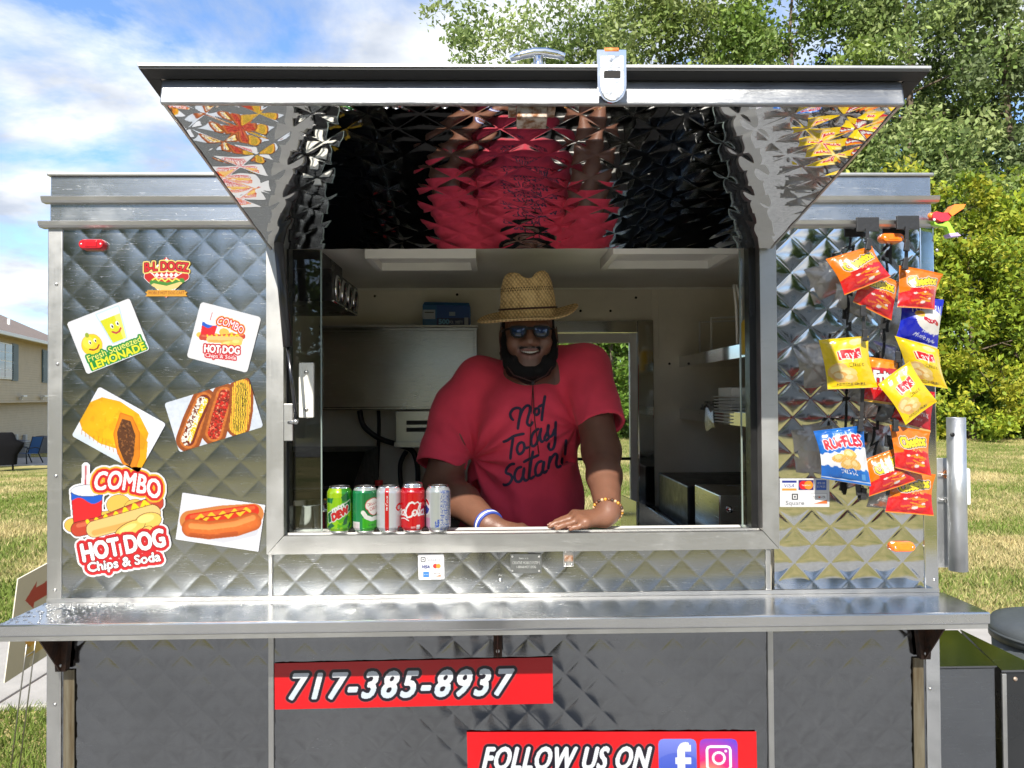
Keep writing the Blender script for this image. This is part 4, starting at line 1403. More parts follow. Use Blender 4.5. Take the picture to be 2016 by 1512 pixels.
# cooking appliances in the dark corner
ap = empty('griddle', (0, 0, 0), 0, 'black griddle with a sloping lid in the dark corner', 'griddle')
gz0 = 1.09
ap.location = (-.85, .9, gz0)
MB().box(IX0 + .002, -.46, .55, 1.30, gz0, gz0 + .14, b=.01).build('body', M_BLK, ap)
m = MB(); m.prism([(.56, gz0 + .141), (1.28, gz0 + .141), (1.28, gz0 + .30), (.95, gz0 + .30)], -1.05, -.50, 'x'); m.build('lid', M_BLK, ap)
MB().tube([(-1.0, .60, gz0 + .20), (-.55, .60, gz0 + .20)], .008, 8).build('handle', M_BLK, ap)
prep = empty('prep_counter', (0, 0, 0), 0, 'dark steel worktop along the end wall under the griddle', 'worktop')
prep.location = (-.8, .7, FZL)
MB().box(IX0 + .002, -.42, .07, 1.41, gz0 - .04, gz0 - .001, b=.003).build('top', S_IN, prep)
MB().box(IX0 + .003, -.45, .09, 1.40, FZL + .001, gz0 - .041).build('cupboard', M_BLK, prep)
# pot by the sill
pz = P(606, 1040, .17)[2] - .015
pc = P(604, 1000, .17)
shl = empty('pot_shelf', (0, 0, 0), 0, 'narrow steel shelf inside the sill under the pot', 'shelf')
shl.location = (-.5, .16, pz)
MB().box(IX0 + .002, -.40, .062, .262, pz - .02, pz - .0005, b=.002).build('board', S_IN, shl)
MB().box(-.45, -.42, .12, .2, gz0 - .0005, pz - .0205).build('support', S_IN, shl)
pr = 41 / F_PX * 2.2
pt_ = empty('steel_pot', (pc[0], .17, pz), 0, 'plain steel pot behind the sliding pane', 'pot')
zt2 = P(606, 992, .17)[2] - pz
MB().lathe([(.001, .001), (pr - .006, .001), (pr, .008), (pr, zt2), (pr + .004, zt2 + .002), (pr + .004, zt2 + .004), (pr - .002, zt2 + .003), (pr - .003, .01), (.001, .009)], (0, 0, 0), 36).build('body', S_POL, pt_, world=False)
MB().tube([(pr * .8, .03, zt2 * .8), (pr * 1.2, .05, zt2 * .82), (pr * 1.2, -.0, zt2 * .82), (pr * .8, -.03, zt2 * .8)], .004, 8).build('handle', S_POL, pt_, world=False)
yo = empty('squeeze_bottle', (*P(640, 1000, .30)[:2], gz0), 0, 'yellow squeeze bottle behind the steel pot', 'bottle')
M_YEL = mat('mustard_yellow', (.75, .46, .02), .35)
MB().lathe([(.001, 0), (.028, .001), (.03, .01), (.03, .13), (.024, .15), (.012, .155)], (0, 0, 0), 20).build('body', M_YEL, yo, world=False)
MB().lathe([(.014, .156), (.012, .165), (.004, .205), (.002, .206)], (0, 0, 0), 16).build('nozzle', M_YEL, yo, world=False)
bo = empty('clear_bottle', (*P(745, 950, 1.0)[:2], gz0 - .0), 0, 'clear plastic bottle standing in the dark under the heater', 'bottle')
bo.location.x, bo.location.y = P(746, 950, .8)[0], .8
MB().box(-.42, -.10, .55, 1.40, gz0 - .04, gz0 - .001).build('side_table', M_BLK, prep)
MB().box(-.40, -.14, .60, 1.38, FZL + .001, gz0 - .041).build('side_cupboard', M_BLK, prep)
MB().lathe([(.001, 0), (.032, .001), (.034, .01), (.034, .12), (.014, .16), (.013, .185)], (0, 0, 0), 24).build('body', glass_mat('clear_plastic', (.75, .8, .82)), bo, world=False)
MB().lathe([(.015, .186), (.015, .205), (.001, .206)], (0, 0, 0), 16).build('cap', mat('cap_red', (.5, .02, .02), .4), bo, world=False)

# ---- right half: shelves, counter, warmer
sx0 = P(1340, 705, 1.40)[0]
zs1, zs2 = P(1340, 722, 1.40)[2], P(1342, 824, 1.40)[2]


def shelf(z, label):
    t = empty('wall_shelf', (IX1, .75, z), 0, label, 'shelf', 'steel shelves on the end wall')
    MB().box(sx0, IX1 - .001, .08, YB - .002, z, z + .004).build('board', S_POL, t)
    MB().box(sx0 - .0025, sx0 - .0003, .08, YB - .002, z - .002, z + .045, b=.0008).build('front_lip', S_POL, t)
    return t


shelf(zs1, 'upper polished steel shelf on the end wall')
shelf(zs2, 'lower polished steel shelf holding the foam boxes')
for yy in (.55, 1.2):
    r = MB().box(IX1 - .03, IX1 - .001, yy - .015, yy + .015, 1.15, 2.02).build('shelf_standard', S_TRM, trailer)
# stack of white takeout boxes on the lower shelf
M_FOAM = mat('white_foam', (.78, .78, .76), .6)
a, c = P(1420, 765, .75), P(1488, 805, .75)
bw = (c[0] - a[0])
nb_ = 9
for k in range(nb_):
    z = zs2 + .005 + k * .0115
    m = MB()
    m.box(a[0] - .0005 * k, a[0] + .19 + .0005 * k, .66, .84, z, z + .0035, b=.0015)
    m.box(a[0] + .012, a[0] + .178, .672, .828, z + .0035, z + .009 if k < nb_ - 1 else z + .034, b=.002)
    o = m.build('foam_box', M_FOAM)
    tag(o, 'white foam takeout box nested in the stack on the lower shelf' if k < nb_ - 1 else 'topmost white foam takeout box of the stack on the lower shelf', 'takeout box', 'foam boxes stacked on the lower shelf')
# crumpled plastic bag with a corner hanging over the lip
bm = bmesh.new(); bmesh.ops.create_icosphere(bm, subdivisions=4, radius=1.0)
for v in bm.verts:
    d = v.co.normalized()
    n = math.sin(7 * d.x + 2) * math.sin(9 * d.y + 1) * .14 + math.sin(17 * d.z + 11 * d.x) * .07
    v.co = Vector((d.x * .075, d.y * .17, max(-.02, d.z * .055))) * (1 + n)
me = bpy.data.meshes.new('plastic_bag'); bm.to_mesh(me); bm.free()
pb = link('plastic_bag', me, None, glass_mat('film', (.80, .80, .78)), True)
pb.location = (sx0 + .085, 1.08, zs2 + .03)
tag(pb, 'crumpled clear plastic bag on the lower shelf beside the foam boxes', 'plastic bag')
q = P(1395, 830, .95)
m = MB(); rows = []
for k in range(7):
    t = k / 6
    zz = zs2 + .047 - .075 * t
    rows.append([(sx0 - .004 - .006 * math.sin(3 * t), .88 + .10 * u - .05 * t * (1 - u), zz - .01 * math.sin(5 * u + 3 * t)) for u in np.linspace(0, 1, 6)])
v = [p for r in rows for p in r]
m.add(v, [(i * 6 + j, i * 6 + j + 1, (i + 1) * 6 + j + 1, (i + 1) * 6 + j) for i in range(6) for j in range(5)], 0, False)
ff = m.build('foil_scrap', mat('crinkled_foil', (.75, .75, .74), .25, 1.0, bump=.5, bscale=80))
tag(ff, 'torn strip of foil hanging over the lower shelf lip', 'foil')
# tongs, jug, wire rack on the upper shelf
tg = empty('tongs', (*P(1450, 700, .62)[:2], zs1 + .005), 0, 'steel tongs standing up on the upper shelf', 'tongs')
x_, y_ = P(1452, 640, .62)[:2]
for dx_ in (0, .016):
    MB().tube([(x_ + dx_, .62, zs1 + .006), (x_ - .004 + dx_ * 1.1, .62, P(1446, 600, .62)[2]), (x_ - .012 + dx_ * .6, .62, P(1441, 560, .62)[2])], .0045, 8).build('arm', M_WHITE, tg)
MB().box(x_ - .012, x_ + .03, .61, .63, zs1 + .005, zs1 + .04, b=.004).build('grip', S_POL, tg)
jg = empty('mustard_jug', (P(1475, 650, .5)[0] + .02, .5, zs1 + .005), 0, 'yellow mustard jug with white lid on the upper shelf', 'jug')
MB().lathe([(.001, 0), (.045, .001), (.048, .01), (.048, .10), (.040, .115), (.03, .12)], (0, 0, 0), 24).build('body', M_YEL, jg, world=False)
MB().lathe([(.033, .121), (.034, .14), (.001, .141)], (0, 0, 0), 20).build('lid', M_WHITE, jg, world=False)
wr = empty('wire_rack', (sx0 + .1, 1.2, zs1 + .005), 0, 'bent white wire rack on the upper shelf by the back wall', 'rack')
for yy in (1.12, 1.30):
    MB().tube([(sx0 + .06, yy, zs1 + .006), (sx0 + .06, yy, zs1 + .19), (sx0 + .20, yy, zs1 + .195), (IX1 - .01, yy, zs1 + .195)], .005, 8).build('wire', M_WHITE, wr)
MB().box(sx0 + .02, sx0 + .26, .95, 1.36, zs1 + .0055, zs1 + .03, b=.004).build('tray', mat('grey_tray', (.3, .3, .29), .6), wr)
# serving counter inside, with a drop-in warmer
wz = 1.14
wx0 = P(1290, 1010, .60)[0]
wt = empty('service_counter', (.9, .7, FZL), 0, 'black topped steel service counter along the end wall', 'worktop')
MB().box(wx0, IX1 - .001, .07, YB - .04, wz - .05, wz - .03, b=.003).build('top', M_BLK, wt)
MB().box(wx0 - .004, wx0 - .0005, .07, YB - .04, wz - .075, wz - .022, b=.001).build('front_edge', S_POL, wt)
MB().box(wx0 + .03, IX1 - .002, .09, YB - .06, FZL + .001, wz - .051).build('cupboard', S_IN, wt)
MB().box(wx0 + .10, wx0 + .11, .10, YB - .10, wz - .0295, wz - .012).build('rail', S_POL, wt)
MB().box(wx0 + .15, IX1 - .02, .75, 1.25, wz - .0295, wz + .13, b=.006).build('steam_table', M_BLK, wt)
wm = empty('bun_warmer', (0, 0, 0), 0, 'steel warmer with a round knob standing on the service counter', 'warmer')
a, c = P(1416, 975, .40), P(1462, 1034, .40)
wm.location = (a[0], .4, wz - .03)
MB().box(a[0], IX1 - .03, .40, .70, wz - .029, a[2], b=.004).build('body', S_IN, wm)
q = P(1436, 1003, .399)
MB().lathe([(.011, 0), (.011, .004), (.008, .006), (.007, .016), (.001, .017)], (q[0], .399, q[2]), 20, M=np.array([[1, 0, 0], [0, 0, -1], [0, 1, 0]])).build('knob', M_CHROME, wm)
# open steel drawer front by the door
a, c = P(1253, 990, .75), P(1330, 1040, .75)
dw = empty('steel_bin', (0, 0, 0), 0, 'pale steel bin with sloping rim in front of the back door', 'bin')
dw.location = ((a[0] + c[0]) / 2, .8, FZL)
m = MB(); m.prism([(a[0], FZL + .001), (c[0] + .03, FZL + .001), (c[0] + .03, P(1330, 1048, .75)[2]), (a[0] + .01, P(1255, 988, .75)[2])], .75, .755, 'y'); m.build('front', S_IN, dw)
m = MB(); m.prism([(.755, FZL + .001), (1.1, FZL + .001), (1.1, P(1255, 988, .75)[2] - .02), (.755, P(1255, 988, .75)[2])], a[0], a[0] + .006, 'x'); m.build('side', S_IN, dw)
MB().box(a[0] + .007, c[0] + .03, 1.09, 1.1, FZL + .001, P(1330, 1048, .75)[2] - .02).build('back', S_IN, dw)

# ================================================================== on and round the outside
# galvanised pole holder bolted to the end wall
ph_ = empty('pole_holder', (0, 0, 0)); ph_.parent = trailer
ph_.location = Vector((XR, .08, 1.2)) - Vector(trailer.location)
a, c = P(1846, 902, .09), P(1884, 1117, .09)
MB().box(XR - .003, a[0] + .05, .09, .096, c[2], a[2], b=.001).build('plate', S_GAL, ph_)
pa, pb_ = P(1884, 822, .05), P(1889, 1124, .05)
m = MB()
rr = 17.5 / F_PX * 2.08
m.lathe([(rr - .004, pa[2] - .003), (rr - .004, pa[2]), (rr, pa[2]), (rr, pb_[2]), (rr - .004, pb_[2]), (rr - .004, pb_[2] + .003)], ((pa[0] + pb_[0]) / 2, .055, 0), 28, cap=False)
po = m.build('pole', S_GAL, ph_)
q = P(1876, 856, .03)
MB().lathe([(.006, 0), (.006, .002), (.001, .0022)], (q[0], .055 - rr * .93, q[2]), 14, M=np.array([[1, 0, 0], [0, 0, -1], [0, 1, 0]])).build('drilled_hole', M_BLK, po)
for py, mm, r in ((935, MATS['orange_rust'], .013), (985, M_SCREW, .010)):
    q = P(1872, py, .07)
    MB().lathe([(r, 0), (r, .003), (r * .6, .004), (r * .6, .009), (.001, .01)], (q[0], .085, q[2]), 18, M=np.array([[1, 0, 0], [0, 0, -1], [0, 1, 0]])).build('bolt', mm, ph_)
    MB().tube([(q[0] - .028, .078, q[2] + .001), (q[0], .078, q[2])], .0022, 8).build('bolt_thread', M_SCREW, ph_)
MB().box(P(1903, 960, .07)[0], P(1912, 960, .07)[0], .07, .12, P(1908, 995, .07)[2], P(1908, 922, .07)[2], b=.006).build('conduit_box', mat('pale_grey_plastic', (.55, .57, .58), .5), ph_)

# black sheet metal boxes on the tongue
zf = P(1900, 1312, .02)[2]
b1 = empty('tongue_box', (1.26, .25, ZB - .02), 0, 'black quilted metal box next to the trailer end', 'storage box')
x0, x1 = XR + .008, P(1958, 1330, .02)[0]
q1 = PZ(1884, 1243, zf)
m = MB(); m.prism([(x0, .02), (x1, .02), (q1[0], q1[1]), (x0, q1[1])], ZB - .02, zf - .003, 'z')
m.build('body', mat('dark_sheet', (.10, .105, .115), .28, .9, rvar=.1, vscale=6), b1)
quilt('front_sheet', x0 + .002, x1 - .002, ZB - .01, zf - .006, front(.019), steel('dark_quilt', (.20, .21, .225), .2, .1, .08, .5, .1), b1, (x0 + .03, ZB), A=.0012, seed=12, pitch=QP * 1.5, step=QP * 1.5 / 16)
m = MB(); m.prism([(x0, .016), (x1 + .004, .016), (q1[0] + .006, q1[1] + .006), (x0, q1[1] + .006)], zf - .0025, zf + .002, 'z'); m.build('lid', S_DUL, b1)
b2 = empty('tongue_box', (1.6, .25, ZB - .02), 0, 'black battered metal box beyond the quilted one', 'storage box')
x2 = P(1972, 1330, .01)[0]
z2 = P(1990, 1322, .01)[2]
M_DSH = mat('battered_black', (.055, .057, .06), .3, .85, rvar=.15, vscale=9, bump=.25, bscale=7)
q2, q3 = PZ(1893, 1244, z2), PZ(2030, 1312, z2)
m = MB(); m.prism([(x2, .012), (q3[0] + .25, .012), (q3[0], q3[1]), (q2[0], q2[1])], ZB - .02, z2, 'z'); m.build('body', M_DSH, b2)
m = MB(); m.prism([(x2 - .004, .004), (q3[0] + .255, .004), (q3[0] + .004, q3[1] + .006), (q2[0], q2[1] + .006)], z2 + .0005, z2 + .006, 'z'); m.build('lid', S_DUL, b2)
MB().box(x2 - .002, x2 + .010, .004, .0115, ZB - .01, z2 - .004, b=.002).build('folded_edge', S_TRM, b2)
q = P(1999, 1328, .011)
screw(q[0], q[2] - .012, .012, b2, .006, 'rivet', M_RUST)
MB().box(x0, 1.8, .1, .16, ZB - .16, ZB - .021).build('tongue_rail', M_BLK, trailer)
MB().tube([(1.7, .13, .0), (1.7, .13, ZB - .10)], .03, 14).build('jack_post', S_GAL, trailer)

# grey plastic bin behind the boxes
bc = P(2122, 1262, .78)
tb = empty('waste_bin', (bc[0], .85, .004), 0, 'grey plastic bin lid behind the black metal boxes', 'bin')
M_BIN = mat('grey_bin_plastic', (.06, .068, .075), .5, var=.1, bump=.1, bscale=60)
zt_ = P(2016, 1258, .66)[2]
MB().lathe([(.001, 0), (.19, .001), (.215, .03), (.235, zt_ - .08), (.001, zt_ - .079)], (0, 0, 0), 36).build('tub', M_BIN, tb, world=False)
MB().lathe([(.225, zt_ - .078), (.245, zt_ - .075), (.248, zt_ - .035), (.235, zt_ - .010), (.19, zt_ + .004), (.10, zt_ + .010), (.001, zt_ + .012)], (0, 0, 0), 40).build('lid', M_BIN, tb, world=False)
MB().lathe([(.247, zt_ - .052), (.254, zt_ - .048), (.247, zt_ - .043)], (0, 0, 0), 40, cap=False).build('lid_rim', M_BIN, tb, world=False)
# ================================================================== printed things: stickers, banners, cans, snack bags
_tri_cache = {}


def text_tris(s, spacing=1.0):
    key = (s, spacing)
    if key in _tri_cache:
        return _tri_cache[key]
    cu = bpy.data.curves.new('t', 'FONT'); cu.body = s; cu.size = 1.0; cu.space_character = spacing
    cu.resolution_u = 3
    ob = bpy.data.objects.new('t', cu); COL.objects.link(ob)
    dg = bpy.context.evaluated_depsgraph_get()
    ev = ob.evaluated_get(dg)
    me = ev.to_mesh()
    me.calc_loop_triangles()
    v = np.array([p.co[:2] for p in me.vertices]) if len(me.vertices) else np.zeros((0, 2))
    t = np.array([l.vertices[:] for l in me.loop_triangles]) if len(me.loop_triangles) else np.zeros((0, 3), int)
    ev.to_mesh_clear()
    bpy.data.objects.remove(ob); bpy.data.curves.remove(cu)
    out = v[t] if len(t) else np.zeros((0, 3, 2))
    _tri_cache[key] = out
    return out


class Pic:
    """a small painter: colours on a grid of points (photo pixels or any unit, y down)"""
    def __init__(s, x0, y0, x1, y1, step, bg=(228, 228, 230)):
        s.x = np.arange(x0, x1 + step * .5, step); s.y = np.arange(y0, y1 + step * .5, step)
        s.X, s.Y = np.meshgrid(s.x, s.y)
        s.step = step
        s.C = np.ones(s.X.shape + (3,)) * np.array(srgb(bg))
        s.keep = np.ones(s.X.shape, bool)

    def fill(s, m, c, a=1.0):
        c = np.array(srgb(c)) if not isinstance(c, np.ndarray) else c
        a = np.asarray(a, float)
        if a.ndim == 0:
            s.C[m] = s.C[m] * (1 - a) + (c if c.ndim == 1 else c[m]) * a
        else:
            s.C[m] = s.C[m] * (1 - a[m][:, None]) + (c if c.ndim == 1 else c[m]) * a[m][:, None]
        return s

    def loc(s, cx, cy, rot):
        a = R_(rot)
        dx, dy = s.X - cx, s.Y - cy
        return dx * math.cos(a) + dy * math.sin(a), -dx * math.sin(a) + dy * math.cos(a)

    def ell(s, cx, cy, rx, ry, rot=0):
        u, v = s.loc(cx, cy, rot)
        return (u / rx) ** 2 + (v / ry) ** 2 <= 1

    def rrect(s, cx, cy, hx, hy, r=0, rot=0):
        u, v = s.loc(cx, cy, rot)
        qx, qy = np.abs(u) - hx + r, np.abs(v) - hy + r
        return np.hypot(np.maximum(qx, 0), np.maximum(qy, 0)) + np.minimum(np.maximum(qx, qy), 0) <= r

    def poly(s, pts):
        m = np.zeros(s.X.shape, bool)
        n = len(pts)
        for i in range(n):
            (x0, y0), (x1, y1) = pts[i], pts[(i + 1) % n]
            if y0 == y1: continue
            c = (s.Y >= min(y0, y1)) & (s.Y < max(y0, y1))
            xi = x0 + (s.Y - y0) / (y1 - y0) * (x1 - x0)
            m ^= c & (s.X < xi)
        return m

    def dist(s, pts):
        d = np.full(s.X.shape, 1e9)
        for (x0, y0), (x1, y1) in zip(pts[:-1], pts[1:]):
            dx_, dy_ = x1 - x0, y1 - y0
            t = np.clip(((s.X - x0) * dx_ + (s.Y - y0) * dy_) / (dx_ * dx_ + dy_ * dy_ + 1e-9), 0, 1)
            d = np.minimum(d, np.hypot(s.X - x0 - t * dx_, s.Y - y0 - t * dy_))
        return d

    def line(s, pts, w):
        return s.dist(pts) <= w / 2

    def dilate(s, m, r):
        k = int(math.ceil(r / s.step))
        out = m.copy()
        H, W = m.shape
        for i in range(-k, k + 1):
            for j in range(-k, k + 1):
                if (i or j) and math.hypot(i, j) * s.step <= r + 1e-6:
                    out[max(0, i):H + min(0, i), max(0, j):W + min(0, j)] |= m[max(0, -i):H - max(0, i), max(0, -j):W - max(0, j)]
        return out

    def text(s, body, cx, cy, h, rot=0, shear=0.0, sx=1.0, bold=0.0, spacing=1.0, align='c', arc=0.0, width=None, wave=None):
        """mask of a line of text centred on (cx, cy); h = capital height"""
        T = text_tris(body, spacing)
        if not len(T):
            return np.zeros(s.X.shape, bool)
        T = T.copy()
        k = h / 0.70
        T = T * k
        mn, mx = T[..., 0].min(), T[..., 0].max()
        if width: sx = width / max(1e-6, mx - mn)
        T[..., 0] = (T[..., 0] - (mn + mx) / 2) * sx
        if align == 'l': T[..., 0] += (mx - mn) / 2 * sx
        T[..., 1] -= h / 2
        T[..., 0] += shear * T[..., 1]
        if arc:
            T[..., 1] += arc * (1 - (T[..., 0] / ((mx - mn) / 2 * sx)) ** 2) - arc / 2
        if wave:
            T[..., 1] += wave(T[..., 0])
        a = R_(rot)
        qx = cx + T[..., 0] * math.cos(a) + T[..., 1] * math.sin(a)
        qy = cy + T[..., 0] * math.sin(a) - T[..., 1] * math.cos(a)
        m = np.zeros(s.X.shape, bool)
        for tx, ty in zip(qx, qy):
            i0, i1 = np.searchsorted(s.y, [ty.min(), ty.max()]); j0, j1 = np.searchsorted(s.x, [tx.min(), tx.max()])
            if i0 >= i1 or j0 >= j1:
                continue
            X, Y = s.X[i0:i1, j0:j1], s.Y[i0:i1, j0:j1]
            d = [(tx[(e + 1) % 3] - tx[e]) * (Y - ty[e]) - (ty[(e + 1) % 3] - ty[e]) * (X - tx[e]) for e in range(3)]
            m[i0:i1, j0:j1] |= ((d[0] >= 0) & (d[1] >= 0) & (d[2] >= 0)) | ((d[0] <= 0) & (d[1] <= 0) & (d[2] <= 0))
        if bold: m = s.dilate(m, bold)
        return m

    def otext(s, body, cx, cy, h, col, outs=(), **k):
        """text with stacked outlines: outs = [(extra radius, colour), ...] widest first"""
        m = s.text(body, cx, cy, h, **k)
        for r, c in outs:
            s.fill(s.dilate(m, r), c)
        s.fill(m, col)
        return m

    def noise(s, sc, seed=0, o=3):
        return fbm(s.X / sc, s.Y / sc, seed, o)

    def mesh(s, name, fmap, m, parent, smooth=True, world=True):
        V = fmap(s.X.ravel(), s.Y.ravel())
        nx, ny = len(s.x), len(s.y)
        i = np.arange(nx * ny).reshape(ny, nx)
        q = np.stack([i[:-1, :-1], i[1:, :-1], i[1:, 1:], i[:-1, 1:]], -1)
        kq = s.keep[:-1, :-1] & s.keep[1:, :-1] & s.keep[1:, 1:] & s.keep[:-1, 1:]
        q = q[kq]
        used = np.unique(q)
        mp = -np.ones(nx * ny, int); mp[used] = np.arange(len(used))
        s.C *= .51                     # all print colours darkened so whites hold under the raised exposure
        return npmesh(name, V[used], mp[q], m, parent, smooth, s.C.reshape(-1, 3)[used], world=world)


def on_plane(Y):
    """photo pixels -> points on the wall plane y = Y (arrays)"""
    def f(px, py):
        d = np.stack([(px - CW / 2) / F_PX, -(py - CH / 2) / F_PX, -np.ones_like(px)], -1) @ CR.T
        t = (Y - CAM[1]) / d[:, 1]
        return CAM + d * t[:, None]
    return f


VIN = print_mat('printed_vinyl', .32, bump=.02, bscale=30)
SY = -.0042
WHITE, BLACK = (228, 228, 230), (14, 12, 16)

# ---- small trailer emblem: hot dog over a red check diamond
s = Pic(278, 500, 380, 590, .6); s.keep[:] = False
dia = s.poly([(327, 505), (372, 546), (327, 587), (282, 546)])
chk = ((np.floor((s.X - s.Y) / 9.5) + np.floor((s.X + s.Y) / 9.5)) % 2) == 0
s.fill(dia, (200, 22, 30)); s.fill(dia & chk, (248, 240, 235)); s.keep |= dia
dog = s.line([(292, 544), (305, 556), (345, 556), (364, 544)], 16); s.fill(s.dilate(dog, 1.5), (250, 245, 240)); s.fill(dog, (196, 30, 28)); s.keep |= s.dilate(dog, 1.5)
s.fill(s.line([(300, 556), (330, 562), (358, 553)], 11), (74, 140, 50)); s.fill(s.line([(303, 563), (328, 568), (355, 560)], 10), (238, 205, 130))
s.fill(s.line([(300, 551), (306, 547), (312, 553), (318, 548), (325, 554), (332, 548), (339, 554), (346, 548), (353, 552)], 2.6), (247, 226, 90))
tm = s.text('B·L DOGZ' if False else 'B-L DOGZ', 328, 525, 17, bold=1.0, width=86, arc=3)
s.fill(s.dilate(tm, 4), (245, 215, 120)); s.keep |= s.dilate(tm, 4); s.fill(s.dilate(tm, 1.4), (90, 14, 16)); s.fill(tm, (214, 28, 34))
rib = s.poly([(290, 571), (365, 571), (365, 582), (290, 582)]) | s.poly([(285, 574), (370, 574), (366, 579), (370, 584), (285, 584), (289, 579)])
s.fill(rib, (222, 160, 50)); s.keep |= rib
s.fill(s.text('MOBILE HOT DOG CART', 328, 576.5, 6, width=70, bold=.3), (120, 25, 20))
s.mesh('emblem_sticker', on_plane(SY), VIN, trailer)['label'] = 'small round hot dog emblem sticker'


def card(px, py, hx, hy, rot, name, r=6, step=.8, bg=(226, 227, 230), pad=4):
    s = Pic(px - max(hx, hy) * 1.25 - pad, py - max(hx, hy) * 1.1 - pad, px + max(hx, hy) * 1.25 + pad, py + max(hx, hy) * 1.1 + pad, step, bg)
    s.keep = s.rrect(px, py, hx, hy, r, rot)
    s.U, s.V = s.loc(px, py, rot)
    s.cx, s.cy, s.rot = px, py, rot
    return s


def LC(s, u, v):
    a = R_(s.rot)
    return s.cx + u * math.cos(a) - v * math.sin(a), s.cy + u * math.sin(a) + v * math.cos(a)


def lpoly(s, pts):
    return s.poly([LC(s, *p) for p in pts])


def lell(s, u, v, rx, ry, rot=0):
    return s.ell(*LC(s, u, v), rx, ry, s.rot + rot)


def lline(s, pts, w):
    return s.line([LC(s, *p) for p in pts], w)


def ltext(s, t, u, v, h, rot=0, **k):
    return s.text(t, *LC(s, u, v), h, rot=s.rot + rot, **k)


# ---- lemonade card, leaning left
s = card(213, 662, 67, 55, -21.5, 'lemonade')
g = lpoly(s, [(-6, -48), (40, -48), (32, 16), (4, 16)])
s.fill(s.dilate(g, 2.4), (190, 214, 238)); s.fill(g & (s.V > -34), (214, 214, 34)); s.fill(g & (s.V > -34) & (s.U > 26), (232, 230, 110)); s.fill(g & (s.V <= -34), (226, 236, 246))
for u, v in ((14, -16), (26, -17)):
    s.fill(lell(s, u, v, 3.2, 5), (250, 250, 245)); s.fill(lell(s, u + .5, v + 1, 1.7, 3), BLACK)
s.fill(lline(s, [(11, -5), (17, 0), (24, -1), (29, -6)], 3.6), (190, 60, 70))
lem = lell(s, -36, 4, 20, 21)
s.fill(s.dilate(lem, 1), (200, 150, 20)); s.fill(lem, (244, 208, 38)); s.fill(lell(s, -41, -3, 11, 12), (250, 228, 90), .6); s.fill(lell(s, -38, -17, 4, 5), (150, 170, 50))
for u in (-38, -27):
    s.fill(lell(s, u, -2, 2.6, 4.2), (250, 250, 245)); s.fill(lell(s, u + .4, -1, 1.4, 2.6), BLACK)
s.fill(lline(s, [(-43, 11), (-36, 15), (-28, 14), (-23, 9)], 3), (150, 50, 40))
t1 = ltext(s, 'Fresh Squeezed', 2, 27, 13, bold=.6, width=112); t2 = ltext(s, 'LEMONADE', 4, 43, 15, bold=.9, width=112)
b = s.dilate(t1 | t2, 3.6); s.fill(b & s.rrect(213, 662, 65, 53, 5, -21.5), (34, 140, 58)); s.fill(t1, (250, 240, 120)); s.fill(t2, (238, 226, 40))
s.mesh('lemonade_sticker', on_plane(SY), VIN, trailer)['label'] = 'white lemonade sticker with a smiling lemon and glass'


